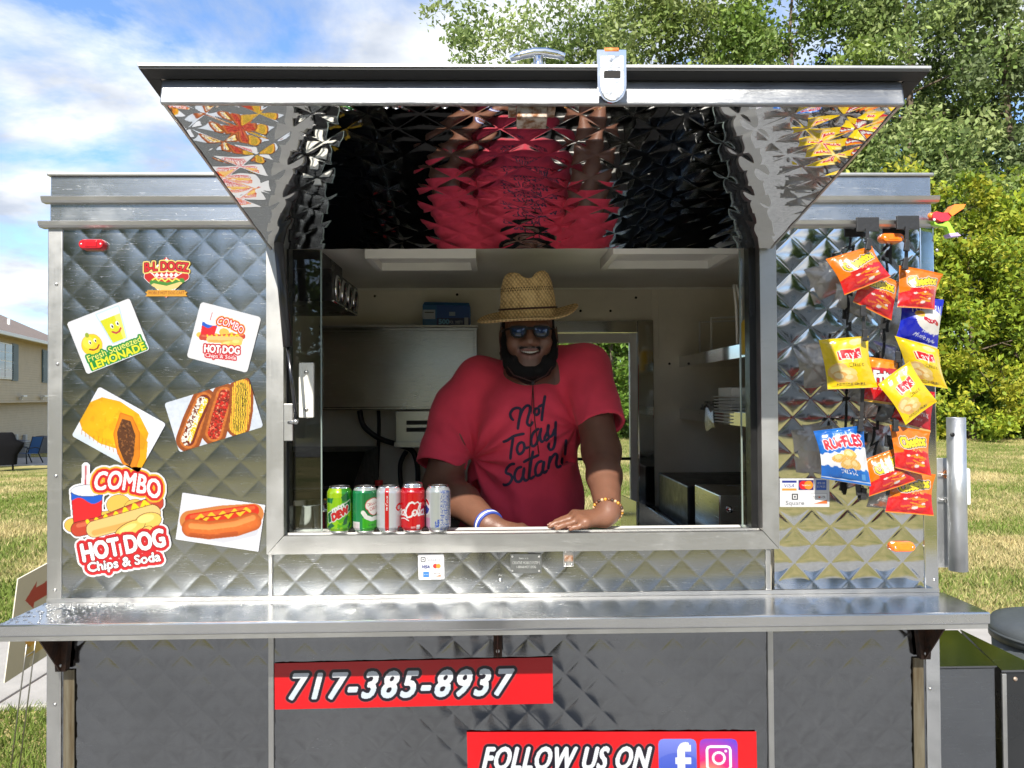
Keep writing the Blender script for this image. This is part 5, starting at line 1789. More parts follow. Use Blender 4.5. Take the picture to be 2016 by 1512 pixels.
def combo_art(s, put, sc):
    """cup, chips, hot dog and lettering; put(u, v) -> pixel, sc = pixels per unit"""
    T = lambda pts: [put(*p) for p in pts]
    PL = lambda pts: s.poly(T(pts)); LN = lambda pts, w: s.line(T(pts), w * sc)
    EL = lambda u, v, rx, ry, r=0: s.ell(*put(u, v), rx * sc, ry * sc, r + s.rot)
    tx = lambda t, u, v, h, r=0, **k: s.text(t, *put(u, v), h * sc, rot=s.rot + r, **k)
    ink = (30, 22, 24)
    sil = PL([(-72, -100), (-62, -100), (-62, -60), (-98, -58), (-94, 50), (-20, 50), (-20, -60)])
    cup = PL([(-98, -46), (-36, -50), (-40, 20), (-92, 22)])
    lid = EL(-66, -50, 32, 11)
    straw = LN([(-69, -98), (-70, -50)], 8)
    chips = [EL(-4, -22, 24, 20), EL(28, -14, 22, 19), EL(-40, 8, 30, 15, -20), EL(-96, 18, 15, 13)]
    dog = LN([(-84, 26), (-40, 16), (20, -8), (70, -26)], 28)
    bun = LN([(-52, 26), (0, 12), (62, -6)], 32)
    chips2 = [EL(54, 10, 26, 16, -14), EL(18, 26, 32, 13, -26), EL(44, 36, 22, 10, -40)]
    parts = cup | lid | straw | dog | bun
    for c in chips + chips2: parts |= c
    t1 = tx('COMBO', 14, -64, 36, 8, bold=1.7 * sc, width=130 * sc, arc=10 * sc)
    t2 = tx('HOT DOG', 4, 57, 34, -11, bold=2.1 * sc, width=164 * sc)
    t3 = tx('Chips & Soda', 6, 90, 18, -9, bold=.9 * sc, width=144 * sc)
    allm = s.dilate(parts, 5 * sc) | s.dilate(t1, 13 * sc) | s.dilate(t2, 11 * sc) | s.dilate(t3, 11 * sc)
    sil = allm
    s.fill(s.dilate(parts, 4 * sc), (246, 246, 248))
    s.fill(straw, (232, 214, 218)); s.fill(LN([(-69, -98), (-70, -50)], 2.5), (190, 60, 70))
    for c in chips:
        s.fill(s.dilate(c, 1.2 * sc), ink); s.fill(c, (232, 190, 84))
    s.fill(s.dilate(cup, 1.3 * sc), ink); s.fill(cup, (222, 34, 40))
    w_ = 6 * np.sin(s.X / (9 * sc))
    cu, cv = put(-66, -30); cu2, cv2 = put(-66, 26)
    s.fill(cup & (s.Y < cv + w_ * sc), (24, 92, 200)); s.fill(cup & (s.Y > cv2 - w_ * sc), (24, 92, 200))
    s.fill(s.dilate(lid, 1.2 * sc), ink); s.fill(lid, (226, 230, 238))
    s.fill(s.dilate(dog, 1.3 * sc), ink); s.fill(dog, (196, 66, 44)); s.fill(LN([(-84, 19), (-40, 9), (20, -15), (70, -33)], 8), (216, 104, 74))
    s.fill(LN([(-66, 10), (-56, 30), (-48, 6), (-38, 24), (-30, 0), (-18, 16), (-10, -6), (2, 8), (8, -14), (20, 0), (26, -22), (38, -10), (46, -28), (56, -20)], 7), (246, 214, 26))
    s.fill(s.dilate(bun, 1.3 * sc), ink); s.fill(bun, (240, 196, 122)); s.fill(LN([(-52, 33), (0, 20), (62, 2)], 11), (224, 170, 88))
    for c in chips2:
        s.fill(s.dilate(c, 1.3 * sc), ink); s.fill(c, (240, 200, 96))
    s.fill(EL(49, 5, 17, 8, -14), (250, 220, 130)); s.fill(EL(14, 24, 19, 6, -26), (250, 220, 130))
    s.fill(s.dilate(t1, 9 * sc), (250, 176, 40)); s.fill(s.dilate(t1, 6 * sc), (206, 34, 38)); s.fill(t1, (250, 250, 250))
    s.fill(s.dilate(t2, 7 * sc) | s.dilate(t3, 7 * sc), (206, 30, 38)); s.fill(s.dilate(t2, 2 * sc), (150, 14, 24)); s.fill(t2, (250, 250, 250))
    s.fill(s.dilate(t3, 1.6 * sc), (60, 14, 18)); s.fill(t3, (250, 250, 250))
    return sil


# ---- combo card, leaning right
s = card(441, 664, 62, 57, 14.5, 'combo', r=7)
combo_art(s, lambda u, v: LC(s, u * .50, v * .42), .42)
s.mesh('combo_sticker', on_plane(SY), VIN, trailer)['label'] = 'square white combo sticker with cup and hot dog'
# ---- big die-cut combo sticker
s = Pic(124, 905, 352, 1142, .9); s.rot = 0
s.keep = combo_art(s, lambda u, v: (238 + u * 1.0, 1016 + v * 1.0), 1.0)
s.mesh('combo_sticker', on_plane(SY), VIN, trailer)['label'] = 'large die-cut combo hot dog, chips and soda sticker'

# ---- photo card: golden patty
s = card(234, 846, 76, 56, 29, 'patty', bg=(233, 236, 244))
s.fill(s.keep & (s.V > 20), (200, 216, 226), np.clip((s.V - 20) / 50, 0, 1))
half = lpoly(s, [(-76, -20), (-60, -40), (-25, -50), (20, -46), (55, -22), (62, 10), (30, 32), (-20, 42), (-62, 36), (-80, 20)])
n = s.noise(14, 3)
s.fill(s.dilate(half, .5), (222, 150, 8)); s.fill(half, (246, 184, 14)); s.fill(half & (n > .52), (236, 168, 10), .7); s.fill(half & (s.noise(6, 9) > .66), (252, 208, 60), .6)
for k in range(12):
    u = -64 + k * 9
    s.fill(lline(s, [(u, 34 + 4 * math.sin(k)), (u + 4, 43)], 2), (205, 130, 10), .7)
cutp = lpoly(s, [(-12, -30), (10, -34), (38, -14), (60, 26), (66, 58), (48, 60), (20, 40), (-4, 12)])
front_ = lpoly(s, [(30, -20), (62, -6), (78, 30), (74, 54), (50, 56)])
s.fill(front_, (240, 170, 16)); s.fill(s.dilate(cutp, 2), (214, 110, 14)); s.fill(cutp, (232, 138, 24))
mt = lpoly(s, [(-5, -22), (12, -26), (34, -6), (50, 30), (54, 52), (40, 50), (16, 30), (-1, 6)])
s.fill(mt, (92, 52, 26)); s.fill(mt & (s.noise(3.2, 5) > .55), (146, 92, 48)); s.fill(mt & (s.noise(2.6, 8) > .64), (58, 30, 14))
s.C *= (0.86 + .26 * s.noise(20, 4))[..., None]; s.C[half] *= (1.05 - .25 * np.clip(np.hypot(s.U + 10, s.V) / 70, 0, 1) ** 2)[half][:, None]
s.mesh('patty_sticker', on_plane(SY), VIN, trailer)['label'] = 'photo sticker of a golden meat patty cut open'


def hotdog(s, pts, w, top):
    """one loaded hot dog along pts (local units)"""
    b = lline(s, pts, w); s.fill(s.dilate(b, .8), (150, 70, 20)); s.fill(b, (206, 112, 44))
    d = s.dist([LC(s, *p) for p in pts])
    s.C[b] *= (1.12 - .55 * (d[b] / (w / 2)) ** 2)[:, None]
    s.fill(b & (s.noise(4, 2) > .5), (226, 142, 64), .35); s.fill(b & (d > w * .36), (140, 66, 24), .75)
    k = lline(s, pts, w * .52); s.fill(k, (150, 40, 20))
    if top == 'onion':
        s.fill(k, (120, 44, 22)); s.fill(lline(s, [(p[0] + 3, p[1]) for p in pts], w * .20), (246, 200, 20)); s.fill(lline(s, [(p[0] - 5, p[1]) for p in pts], w * .42) & (s.noise(2.4, 3) > .46), (240, 240, 226))
    if top == 'pepper':
        s.fill(k & (s.noise(3.6, 11) > .44), (214, 40, 24)); s.fill(k & (s.noise(3.0, 13) > .60), (240, 150, 110)); s.fill(k & (s.noise(3.4, 15) > .64), (44, 16, 20))
    if top == 'cheese':
        s.fill(k, (50, 24, 24)); s.fill(lline(s, pts, w * .8) & (np.abs(np.sin(s.X * .9 + 3 * s.noise(8, 2))) > .66), (250, 206, 60)); s.fill(k & (s.noise(6, 17) > .62), (150, 130, 30))


# ---- photo card: three loaded hot dogs
s = card(421, 817, 87, 51, -17, 'three', bg=(214, 222, 234))
s.C *= (.93 + .16 * s.noise(40, 7))[..., None]
hotdog(s, [(-62, 32), (-40, 2), (-10, -32)], 48, 'onion')
hotdog(s, [(-10, 34), (8, 4), (32, -30)], 48, 'pepper')
hotdog(s, [(40, 34), (54, 6), (68, -34)], 46, 'cheese')
s.C *= (.86 + .3 * s.noise(5, 12))[..., None]
s.mesh('hot_dogs_sticker', on_plane(SY), VIN, trailer)['label'] = 'photo sticker of three loaded hot dogs'
# ---- photo card: single hot dog with mustard
s = card(434, 1028, 83, 47, 8.5, 'single', bg=(224, 225, 232), r=2)
s.C *= (.95 + .1 * s.noise(40, 9))[..., None]
s.fill(lline(s, [(-58, 26), (10, 30), (66, 8)], 20), (196, 196, 204), .6)
s.fill(lline(s, [(-60, 6), (0, -13), (62, -26)], 40), (206, 126, 62))
sau = lline(s, [(-58, 4), (0, -14), (60, -32)], 24); s.fill(sau, (214, 48, 20)); s.fill(lline(s, [(-58, -2), (0, -20), (60, -38)], 7), (236, 100, 50), .8)
s.fill(lline(s, [(-48, 2), (-40, -8), (-30, 0), (-20, -14), (-8, -6), (2, -20), (14, -12), (24, -28), (36, -20), (46, -34), (54, -30)], 5.5), (246, 190, 40))
s.fill(lline(s, [(-46, 6), (-30, -6), (-10, -10), (14, -20), (44, -30)], 2.6), (170, 20, 16))
bp_ = [(-56, 20), (-20, 19), (30, 6), (62, -10)]; bn = lline(s, bp_, 36); s.fill(bn, (216, 106, 40)); s.fill(lline(s, [(-56, 16), (-20, 13), (30, -1), (62, -18)], 11), (238, 150, 80), .8)
s.fill(lline(s, [(-54, 33), (-16, 31), (34, 17)], 8), (170, 66, 22), .6); s.fill(bn & (s.noise(5, 6) > .58), (230, 130, 60), .3); s.C[bn] *= (1.12 - .5 * (s.dist([LC(s, *p) for p in bp_])[bn] / 18) ** 2)[:, None]
s.mesh('hot_dog_sticker', on_plane(SY), VIN, trailer)['label'] = 'photo sticker of one hot dog with mustard'

# ---- card payment stickers
def visa(s, cx, cy, w, h, plain=False):
    if plain:
        s.fill(s.text('VISA', cx, cy, h, shear=.25, width=w, bold=.5), (30, 50, 130)); return
    s.fill(s.rrect(cx, cy, w / 2, h / 2), (238, 238, 244)); s.fill(s.rrect(cx, cy - h * .39, w / 2, h * .11), (36, 56, 150)); s.fill(s.rrect(cx, cy + h * .39, w / 2, h * .11), (232, 160, 60))
    s.fill(s.text('VISA', cx, cy, h * .36, shear=.25, width=w * .74, bold=.5), (30, 50, 140))


def square_logo(s, cx, cy, r):
    s.fill(s.rrect(cx, cy, r, r, r * .3), (50, 50, 54)); s.fill(s.rrect(cx, cy, r * .66, r * .66, r * .15), WHITE); s.fill(s.rrect(cx, cy, r * .3, r * .3, r * .08), (50, 50, 54))


s = Pic(1535, 942, 1633, 998, .55)
visa(s, 1554, 956, 29, 20)
s.fill(s.rrect(1587, 955, 15, 10), (60, 30, 110)); s.fill(s.ell(1582, 955, 8.6, 8.6), (226, 30, 40)); s.fill(s.ell(1592, 955, 8.6, 8.6), (246, 150, 40)); s.fill(s.text('MasterCard', 1587, 955, 3, width=18), WHITE)
s.fill(s.rrect(1617, 955, 10, 10), (44, 100, 200)); s.fill(s.text('AMERICAN', 1617, 951, 4, width=16, bold=.2), WHITE); s.fill(s.text('EXPRESS', 1617, 958, 4, width=16, bold=.2), WHITE)
square_logo(s, 1565, 978, 6.2); s.fill(s.text('Square', 1565, 990, 8, width=36), (90, 92, 98))
s.fill(s.rrect(1613, 982, 15.5, 11), (180, 182, 188)); s.fill(s.rrect(1613, 982, 14.8, 10.3), (250, 250, 250)); s.fill(s.text('DISCOVER', 1613, 979, 5, width=25, bold=.3), (40, 36, 40)); s.fill(s.ell(1613, 979, 2, 2), (230, 110, 50))
s.fill(s.poly([(1600, 992), (1628, 984), (1628, 992)]), (236, 120, 60))
s.mesh('payment_sticker', on_plane(SY), VIN, trailer)['label'] = 'white card payment sticker beside the blue chip bag'
s = Pic(821, 1088, 877, 1144, .5); s.keep = s.rrect(849, 1116, 26, 25.5, 4, -1.5)
square_logo(s, 833, 1101.5, 4.6); s.fill(s.text('Square', 854, 1101, 7.5, width=27), (150, 152, 158))
visa(s, 838.5, 1116, 16, 6, True); s.fill(s.ell(857, 1114.5, 4.6, 4.6), (226, 40, 40)); s.fill(s.ell(863, 1114.5, 4.6, 4.6), (246, 160, 50))
s.fill(s.rrect(839, 1131, 5.5, 5.2), (40, 130, 210)); s.fill(s.text('AMEX', 839, 1131, 3, width=9), WHITE); s.fill(s.rrect(861, 1131, 7, 5), (226, 222, 222)); s.fill(s.text('DISCOVER', 861, 1129, 2.6, width=12), (70, 50, 50)); s.fill(s.poly([(857, 1135.5), (868, 1131), (868, 1135.5)]), (236, 130, 70))
s.mesh('payment_sticker', on_plane(SY), VIN, trailer)['label'] = 'rounded white card payment sticker below the sill'

# ---- maker's plate with four rivets
PLM = print_mat('engraved_plate', .38, .7)
s = Pic(1005, 1091, 1066, 1129, .45, (128, 130, 128)); s.C *= (.9 + .25 * s.noise(9, 4))[..., None]
s.fill(s.text('Manufactured By', 1031, 1099, 3, width=18), (226, 228, 224)); s.fill(s.text('CREATIVE MOBILE SYSTEMS', 1036, 1108, 5.5, width=54, bold=.25), (236, 238, 234)); s.fill(s.text('1-800-8-HOT DOG', 1036, 1116, 5, width=38, bold=.25), (236, 238, 234))
pl = s.mesh('maker_plate', on_plane(SY - .0008), PLM, trailer)
for px, py in ((1008.5, 1095), (1061, 1095), (1008.5, 1123), (1061, 1123)):
    q = P(px, py); screw(q[0], q[2], SY - .001, pl, .0028)

# ---- red banners
def banner(corners, name, step, lab):
    """corners in photo pixels: TL, TR, BR, BL"""
    TL, TR, BR, BL = [np.array(c, float) for c in corners]
    W = np.hypot(*(TR - TL)); H = np.hypot(*(BL - TL))
    s = Pic(0, 0, W, H, step, (226, 10, 22))
    s.W, s.H = W, H

    def f(u, v):
        a, b = (u / W)[:, None], (v / H)[:, None]
        q = TL * (1 - a) * (1 - b) + TR * a * (1 - b) + BR * a * b + BL * (1 - a) * b
        return on_plane(SY)(q[:, 0], q[:, 1])
    s.f, s.nm, s.lab = f, name, lab
    return s


s = banner([(540, 1306), (1088, 1294), (1089, 1385), (541, 1397)], 'phone', 1.0, '')
xs_ = 252
m = s.text('717-385-8937', 249, 46, 50, shear=.27, width=432, bold=2.5, spacing=1.25)
s.fill(s.dilate(m, 7.5), (196, 60, 66)); s.fill(s.dilate(m, 6.2), (24, 16, 32)); s.fill(m, (238, 243, 248)); s.fill(m & (s.Y > 52), (214, 226, 238))
s.mesh('phone_banner', s.f, VIN, trailer)['label'] = 'red banner with the outlined phone number'
s = banner([(919, 1441), (1489, 1440), (1491, 1530), (921, 1532)], 'follow', 1.0, '')
m = s.text('FOLLOW US ON', 196, 52, 44, shear=.25, width=322, bold=2.2, spacing=1.1)
s.fill(s.dilate(m, 7.2), (196, 60, 66)); s.fill(s.dilate(m, 6.0), (24, 16, 32)); s.fill(m, (238, 243, 248))
fb = s.rrect(414, 53, 37, 38, 9); t = np.clip((s.Y - 15) / 76, 0, 1)[..., None]
s.fill(fb, np.array(srgb((126, 140, 232))) * (1 - t) + np.array(srgb((48, 76, 190))) * t)
s.fill(fb & s.ell(414, 100, 60, 58), (66, 92, 205), .6)
s.fill(s.rrect(421, 66, 7, 30) | s.rrect(425, 58, 15, 6.5) | (s.ell(430, 38, 16, 17) & ~s.ell(436, 44, 12, 14) & (s.Y < 48) & (s.X < 437)), (246, 248, 252))
s.fill(s.rrect(432, 33, 8, 6.5), (246, 248, 252))
ig = s.rrect(495, 53, 37, 38, 10)
g1, g2, g3 = np.array(srgb((96, 70, 220))), np.array(srgb((228, 30, 120))), np.array(srgb((252, 196, 80)))
ra = np.clip(np.hypot(s.X - 476, s.Y - 98) / 96, 0, 1)[..., None]
s.fill(ig, np.where(ra < .45, g3 * (1 - ra / .45) + g2 * ra / .45, g2 * (1 - (ra - .45) / .55) + g1 * (ra - .45) / .55))
ring = s.rrect(495, 53, 25, 25, 8) & ~s.rrect(495, 53, 20.5, 20.5, 5); s.fill(ring | (s.ell(495, 53, 13.5, 13.5) & ~s.ell(495, 53, 9, 9)) | s.ell(509, 39, 2.8, 2.8), (250, 250, 252))
s.mesh('follow_banner', s.f, VIN, trailer)['label'] = 'red banner reading follow us on with two app badges'

# ---- yard sign on a wire stake
ys = empty('yard_sign', (*P(30, 1480, 1.1)[:2], 0.03), 0, 'cream corrugated yard sign with a red-brown arrow on a wire stake', 'sign')
TL, TR, BR, BL = P(35, 1140, 1.10), P(150, 1078, 1.32), P(122, 1238, 1.34), P(8, 1345, 1.12)
TR = TR; BR = TR + (BL - TL)
s = Pic(0, 0, 130, 130, 1.0, (208, 198, 172)); s.C *= (.92 + .12 * s.noise(22, 5))[..., None]
arrow = s.poly([(22, 34), (44, 16), (44, 25), (100, 22), (100, 42), (44, 44), (44, 52)])
s.fill(arrow, (176, 62, 36))
s.fill(s.ell(66, 82, 34, 24), (216, 160, 60)); s.fill(s.ell(66, 78, 31, 17), (190, 70, 36)); s.fill(s.text('DOGZ', 66, 82, 16, bold=1.5, width=52), (120, 30, 20)); s.fill(s.ell(66, 108, 30, 8), (222, 190, 110))


def fsign(off):
    nrm = np.cross(TR - TL, BL - TL); nrm /= np.linalg.norm(nrm)
    if nrm[1] > 0: nrm = -nrm
    return lambda u, v: TL + (TR - TL) * (u / 130)[:, None] + (BL - TL) * (v / 130)[:, None] + nrm * off


s.mesh('face', fsign(.003), print_mat('sign_print', .5), ys)
f0 = fsign(0.0); ar = lambda *p: f0(np.array([q[0] for q in p], float), np.array([q[1] for q in p], float))
cs_ = ar((0, 0), (130, 0), (130, 130), (0, 130)); nr = fsign(-.004)
cb = nr(np.array([0., 130, 130, 0]), np.array([0., 0, 130, 130]))
fr4 = fsign(.0025)(np.array([0., 130, 130, 0]), np.array([0., 0, 130, 130]))
MB().add(np.concatenate([fr4, cb]), [(0, 1, 2, 3), (7, 6, 5, 4), (0, 4, 5, 1), (1, 5, 6, 2), (2, 6, 7, 3), (3, 7, 4, 0)]).build('panel', mat('corrugated_cream', (.55, .51, .42), .6), ys)
M_WIRE = mat('stake_wire', (.35, .34, .32), .4, .9)
for u in (42, 62):
    p = ar((u, 96))[0]; q = ar((u, 130))[0]
    d_ = (q - p) / np.linalg.norm(q - p)
    e = q + d_ * ((q[2] + .04) / max(.2, -d_[2])) if d_[2] < -.2 else np.array([q[0], q[1], -.04])
    MB().tube([p + np.array([0, -.006, 0]), q + np.array([0, -.006, 0]), e], .0028, 8).build('stake', M_WIRE, ys)
p, q = ar((42, 112))[0], ar((62, 112))[0]
MB().tube([p + np.array([0, -.006, 0]), q + np.array([0, -.006, 0])], .0028, 8).build('cross_wire', M_WIRE, ys)

# ---- foil sheet carton on the cabinet
fb_ = empty('foil_carton', (0, 0, 0), 0, 'blue carton of foil sheets on top of the steel cabinet', 'carton')
a, c = P(832, 601, 1.28), P(925, 641, 1.28)
fb_.location = ((a[0] + c[0]) / 2, 1.33, CABZ)
MB().box(a[0], c[0], 1.281, 1.40, CABZ + .0005, a[2], b=.001).build('box', M_BLUEB, fb_)
s = Pic(832, 601, 925, 641, .7, (10, 96, 190))
s.fill(s.Y > 626, (16, 40, 110)); s.fill(s.X < 860, (40, 150, 205), .5); s.fill(s.rrect(845, 619, 12, 9), (214, 222, 232)); s.fill(s.rrect(845, 615, 9, 1.2), (60, 60, 70)); s.fill(s.rrect(890, 618, 6, 4), (190, 210, 230)); s.fill(s.rrect(918, 632, 4, 7), (210, 215, 220))
s.fill(s.text('500', 874, 633, 9, bold=.8, width=20), (120, 200, 245)); s.fill(s.text('FOIL SHEETS', 898, 634, 6, bold=.5, width=26), (225, 235, 245))
cf = on_plane(1.2803); s.mesh('print', cf, print_mat('carton_print', .4), fb_)
m = MB(); m.add([(a[0], 1.281, a[2]), (c[0], 1.281, a[2]), (c[0] - .004, 1.30, a[2] + .012), (a[0] + .005, 1.31, a[2] + .018), (a[0], 1.40, a[2] + .001), (c[0], 1.40, a[2] + .001)], [(0, 1, 2, 3), (3, 2, 5, 4)]); m.build('flap', M_BLUEB, fb_)

# ---- soda cans on the sill
M_CAN = print_mat('can_print', .22, .35, coat=.6)
M_ALU = mat('aluminium', (.80, .80, .81), .22, 1.0, rvar=.05, vscale=40)
CR_ = .0328


def can(px, py_bot, label, paint, rot0=0.0, tall=0.0, Yc=.02):
    q = P(px, py_bot, Yc)
    z0 = ZS + .0045
    c = empty('soda_can', (q[0], Yc, z0), R_(rot0), label, 'can', 'soda cans lined up on the sill')
    H = .122
    prof = [(.0245, 0), (.0262, .002), (.0275, .005), (CR_, .0135), (CR_, .104), (.0315, .1085), (.0268, .1165), (.0262, .119)]
    MB().lathe(prof[:3] + [(.0276, .0052)], (0, 0, 0), 40, cap=True).build('base', M_ALU, c, world=False)
    hp = np.array([.0051, .0135, .104, .1085, .1165]); rp = np.array([.0275, CR_, CR_, .0315, .0268])
    s = Pic(-180, 0, 180, 1, 1 / 70.0, (200, 200, 205))
    s.x = np.linspace(-180, 180, 169); s.y = np.linspace(0, 1, 84)
    s.X, s.Y = np.meshgrid(s.x, s.y); s.C = np.ones(s.X.shape + (3,)) * .6; s.keep = np.ones(s.X.shape, bool)
    # paint in millimetres: x round the can from the front, y down from the shoulder
    s.X, s.x = s.X * (math.pi * 2 * 32.8 / 360), s.x * (math.pi * 2 * 32.8 / 360)
    s.Y, s.y = s.Y * 111.4, s.y * 111.4
    s.step = 1.25
    paint(s)

    def f(u, v):
        th = u / 32.8
        h = .1165 - v * .001
        r = np.interp(h, hp, rp)
        return np.stack([r * np.sin(th), -r * np.cos(th), h], -1)
    s.mesh('body', f, M_CAN, c, world=False)
    MB().lathe([(.0268, .1166), (.0270, .119), (.0262, .1205), (.0250, .1200), (.0240, .1165), (.012, .1163), (.001, .1163)], (0, 0, 0), 40, cap=False).build('lid', M_ALU, c, world=False)
    if not tall:
        MB().box(-.007, .007, -.018, .006, .1168, .1182, b=.0006).build('tab', M_ALU, c, world=False)
    else:
        MB().lathe([(.0262, .1206), (.0255, .126), (.022, .1285), (.001, .130)], (0, 0, 0), 40).build('cap', M_ALU, c, world=False)
    return c


def p_dew(s):
    s.C[:] = srgb((150, 210, 20)); n = s.noise(20, 3); s.fill(n > .52, (96, 186, 30)); s.fill(s.Y < 24, (176, 218, 24)); s.fill((s.Y < 40) & (s.X > 8), (60, 160, 40))
    s.fill(s.poly([(-40, 26), (-14, 24), (-18, 38), (-40, 36)]), (20, 130, 66)); s.fill(s.poly([(14, 80), (26, 66), (22, 92), (10, 96)]), (22, 100, 50)); s.fill(s.poly([(-36, 100), (-20, 88), (-10, 96), (-30, 108)]), (22, 110, 60))
    s.fill(s.poly([(6, 22), (26, 6), (30, 30), (12, 34)]), (16, 110, 50)); s.fill(s.poly([(24, 100), (34, 84), (36, 96), (28, 106)]), (20, 110, 56))
    ban = s.poly([(-34, 66), (34, 30), (34, 58), (-30, 90)]); s.fill(s.dilate(ban, 2.2), (236, 240, 236)); s.fill(ban, (10, 110, 54))
    s.fill(s.text('mtn', -2, 48, 13, rot=-26, shear=.25, bold=1.4, width=34), (240, 244, 240)); mm = s.text('DEW', 4, 64, 17, rot=-26, shear=.25, bold=2.6, width=48); s.fill(s.dilate(mm, 2), (240, 240, 236)); s.fill(mm, (206, 34, 40))


def p_dry(s):
    s.C[:] = srgb((14, 122, 62)); s.fill((s.X > -2) & (s.Y > 76), (56, 180, 30)); s.fill((s.X < -2) & (s.Y > 8) & (s.X > -40), (30, 146, 84)); s.fill(s.rrect(-22, 98, 13, 11), (240, 238, 236)); s.fill(s.rrect(-22, 98, 10, 8) & (np.sin(s.X * 2.2) > 0), (226, 190, 190))
    sh_ = s.ell(26, 42, 20, 15, -20) | s.ell(30, 54, 16, 15); s.fill(s.dilate(sh_, 2), (214, 40, 50)); s.fill(sh_, (243, 238, 232)); s.fill(s.text('CANADA', 26, 40, 8, rot=-10, bold=.8, width=30), (200, 30, 40)); s.fill(s.text('DRY', 30, 52, 9, rot=-10, bold=.8), (200, 30, 40))
    s.fill(s.line([(0, 62), (8, 74), (22, 80), (40, 78)], 11), (240, 244, 236)); s.fill(s.text('Ginger', 24, 94, 6, bold=.3), (20, 90, 40)); s.fill(s.Y < 6, (190, 200, 196))


def p_diet(s):
    s.C[:] = srgb((206, 208, 212)); s.C *= (.97 + .06 * s.noise(8, 2))[..., None]; st_ = np.abs(s.X + 1) < 5.6; s.fill(st_, (206, 14, 28)); mm = s.text('Coke', -1, 32, 6.5, rot=-90, bold=.8, width=26); s.fill(mm, (246, 246, 246)); s.fill(s.text('Diet', -1, 52, 4, rot=-90, bold=.4), (240, 240, 240)); s.fill(s.text('Coke', 52, 50, 18, shear=.2, bold=1.5), (206, 14, 28))
    s.fill((s.X > 31) & (s.X < 37) & (s.Y > 100), (206, 14, 28))


def p_coke(s):
    s.C[:] = srgb((216, 6, 26)); w_ = (246, 246, 246)
    C = [(8, 40), (2, 36), (-6, 40), (-14, 52), (-17, 66), (-12, 76), (-2, 74), (6, 66)]
    s.fill(s.line(C, 4.6), w_); s.fill(s.line([(8, 40), (16, 36), (24, 42), (20, 50)], 2.6), w_)
    s.fill(s.ell(8, 64, 7, 9, 20) & ~s.ell(8, 64, 3.4, 5.4, 20), w_); s.fill(s.line([(18, 72), (16, 60), (22, 42), (26, 40), (22, 58), (20, 72), (25, 70)], 3.0), w_); s.fill((s.ell(31, 64, 6.5, 8.5, 20) & ~s.ell(31, 64, 3, 5, 20)) | s.line([(37, 56), (35, 70), (40, 72)], 3.2), w_)
    s.fill((s.ell(-26, 64, 6.5, 8.5, 20) & ~s.ell(-26, 64, 3, 5, 20)) | s.line([(-20, 56), (-22, 70), (-18, 72)], 3.2), w_); s.fill(s.line([(-36, 70), (-34, 56), (-40, 56), (-44, 66), (-38, 72)], 3.4), w_); s.fill(s.line([(-34, 80), (-20, 78), (-8, 84)], 2.6), w_)
    s.fill(s.text('- Coca-Cola -', 0, 8, 4, bold=.3), (240, 190, 190)); s.fill(s.rrect(18, 102, 5, 5.5, 1), (240, 236, 236)); s.fill(s.text('140', 18, 102, 4, width=7), (200, 20, 30)); s.fill(s.rrect(4, 103, 6, 3.5) & (np.sin(s.Y * 3) > 0), (240, 200, 200))


def p_silver(s):
    s.C[:] = srgb((196, 200, 204)); s.C *= (.95 + .08 * s.noise(9, 5))[..., None]; s.fill((s.X < 6) & (s.X > -18), (176, 184, 176), .6)
    bk = (s.X > 8) & (s.X < 40); tx_ = bk & (np.sin(s.Y * 2.6) > -.2) & (s.noise(2.4, 4) > .40) & (s.Y > 8); s.fill(tx_, (46, 84, 176)); s.fill(s.rrect(-1, 92, 6, 11) & (s.noise(2, 7) > .42), (50, 90, 190))
    s.fill(s.ell(-38, 50, 17, 22), (240, 240, 244)); s.fill(s.ell(-38, 50, 15, 20) & (s.Y > 50 + 4 * np.sin(s.X * .2)), (24, 58, 160)); s.fill(s.ell(-38, 50, 15, 20) & (s.Y < 42 + 4 * np.sin(s.X * .2)), (200, 24, 40)); s.fill((s.X < -22) & (s.Y > 78), (190, 110, 170), .6)


can(669, 1050, 'lime green soda can with a slanting red and white wordmark', p_dew, 6)
can(719, 1050, 'green ginger ale can with a white shield', p_dry, 0)
can(766, 1050, 'silver soda can with one red upright stripe', p_diet, 0)
can(813, 1050, 'red cola can with white script and a foil covered top', p_coke, 0, 1.0)
can(863, 1050, 'plain silver soda can showing its blue small print', p_silver, 0)
# ================================================================== snack bags on two hanging clip strips
M_FOILP = print_mat('printed_foil', .26, 0.0, coat=.35, bump=.10, bscale=26)
M_FOILB = mat('foil_back', (.62, .60, .58), .25, .7, bump=.2, bscale=40)
ORG, RED = (248, 128, 18), (226, 20, 26)


def sticks(s, cx, cy, n, seed):
    r = random.Random(seed)
    for k in range(n):
        a = r.uniform(-.9, .5); u, v = cx + r.uniform(-26, 26), cy + r.uniform(-15, 15); l = r.uniform(7, 13)
        s.fill(s.line([(u - l * math.cos(a), v - l * math.sin(a) * .7), (u + l * math.cos(a), v + l * math.sin(a) * .7)], r.uniform(3.4, 5.4)), (246, 120 + r.randint(-20, 50), 36))
    for u, v, w in ((cx - 20, cy - 8, 5), (cx + 4, cy - 14, 4), (cx + 22, cy + 2, 5), (cx + 4, cy + 14, 7)):
        s.fill(s.ell(u, v, w, w * .55, -15), (250, 236, 226))


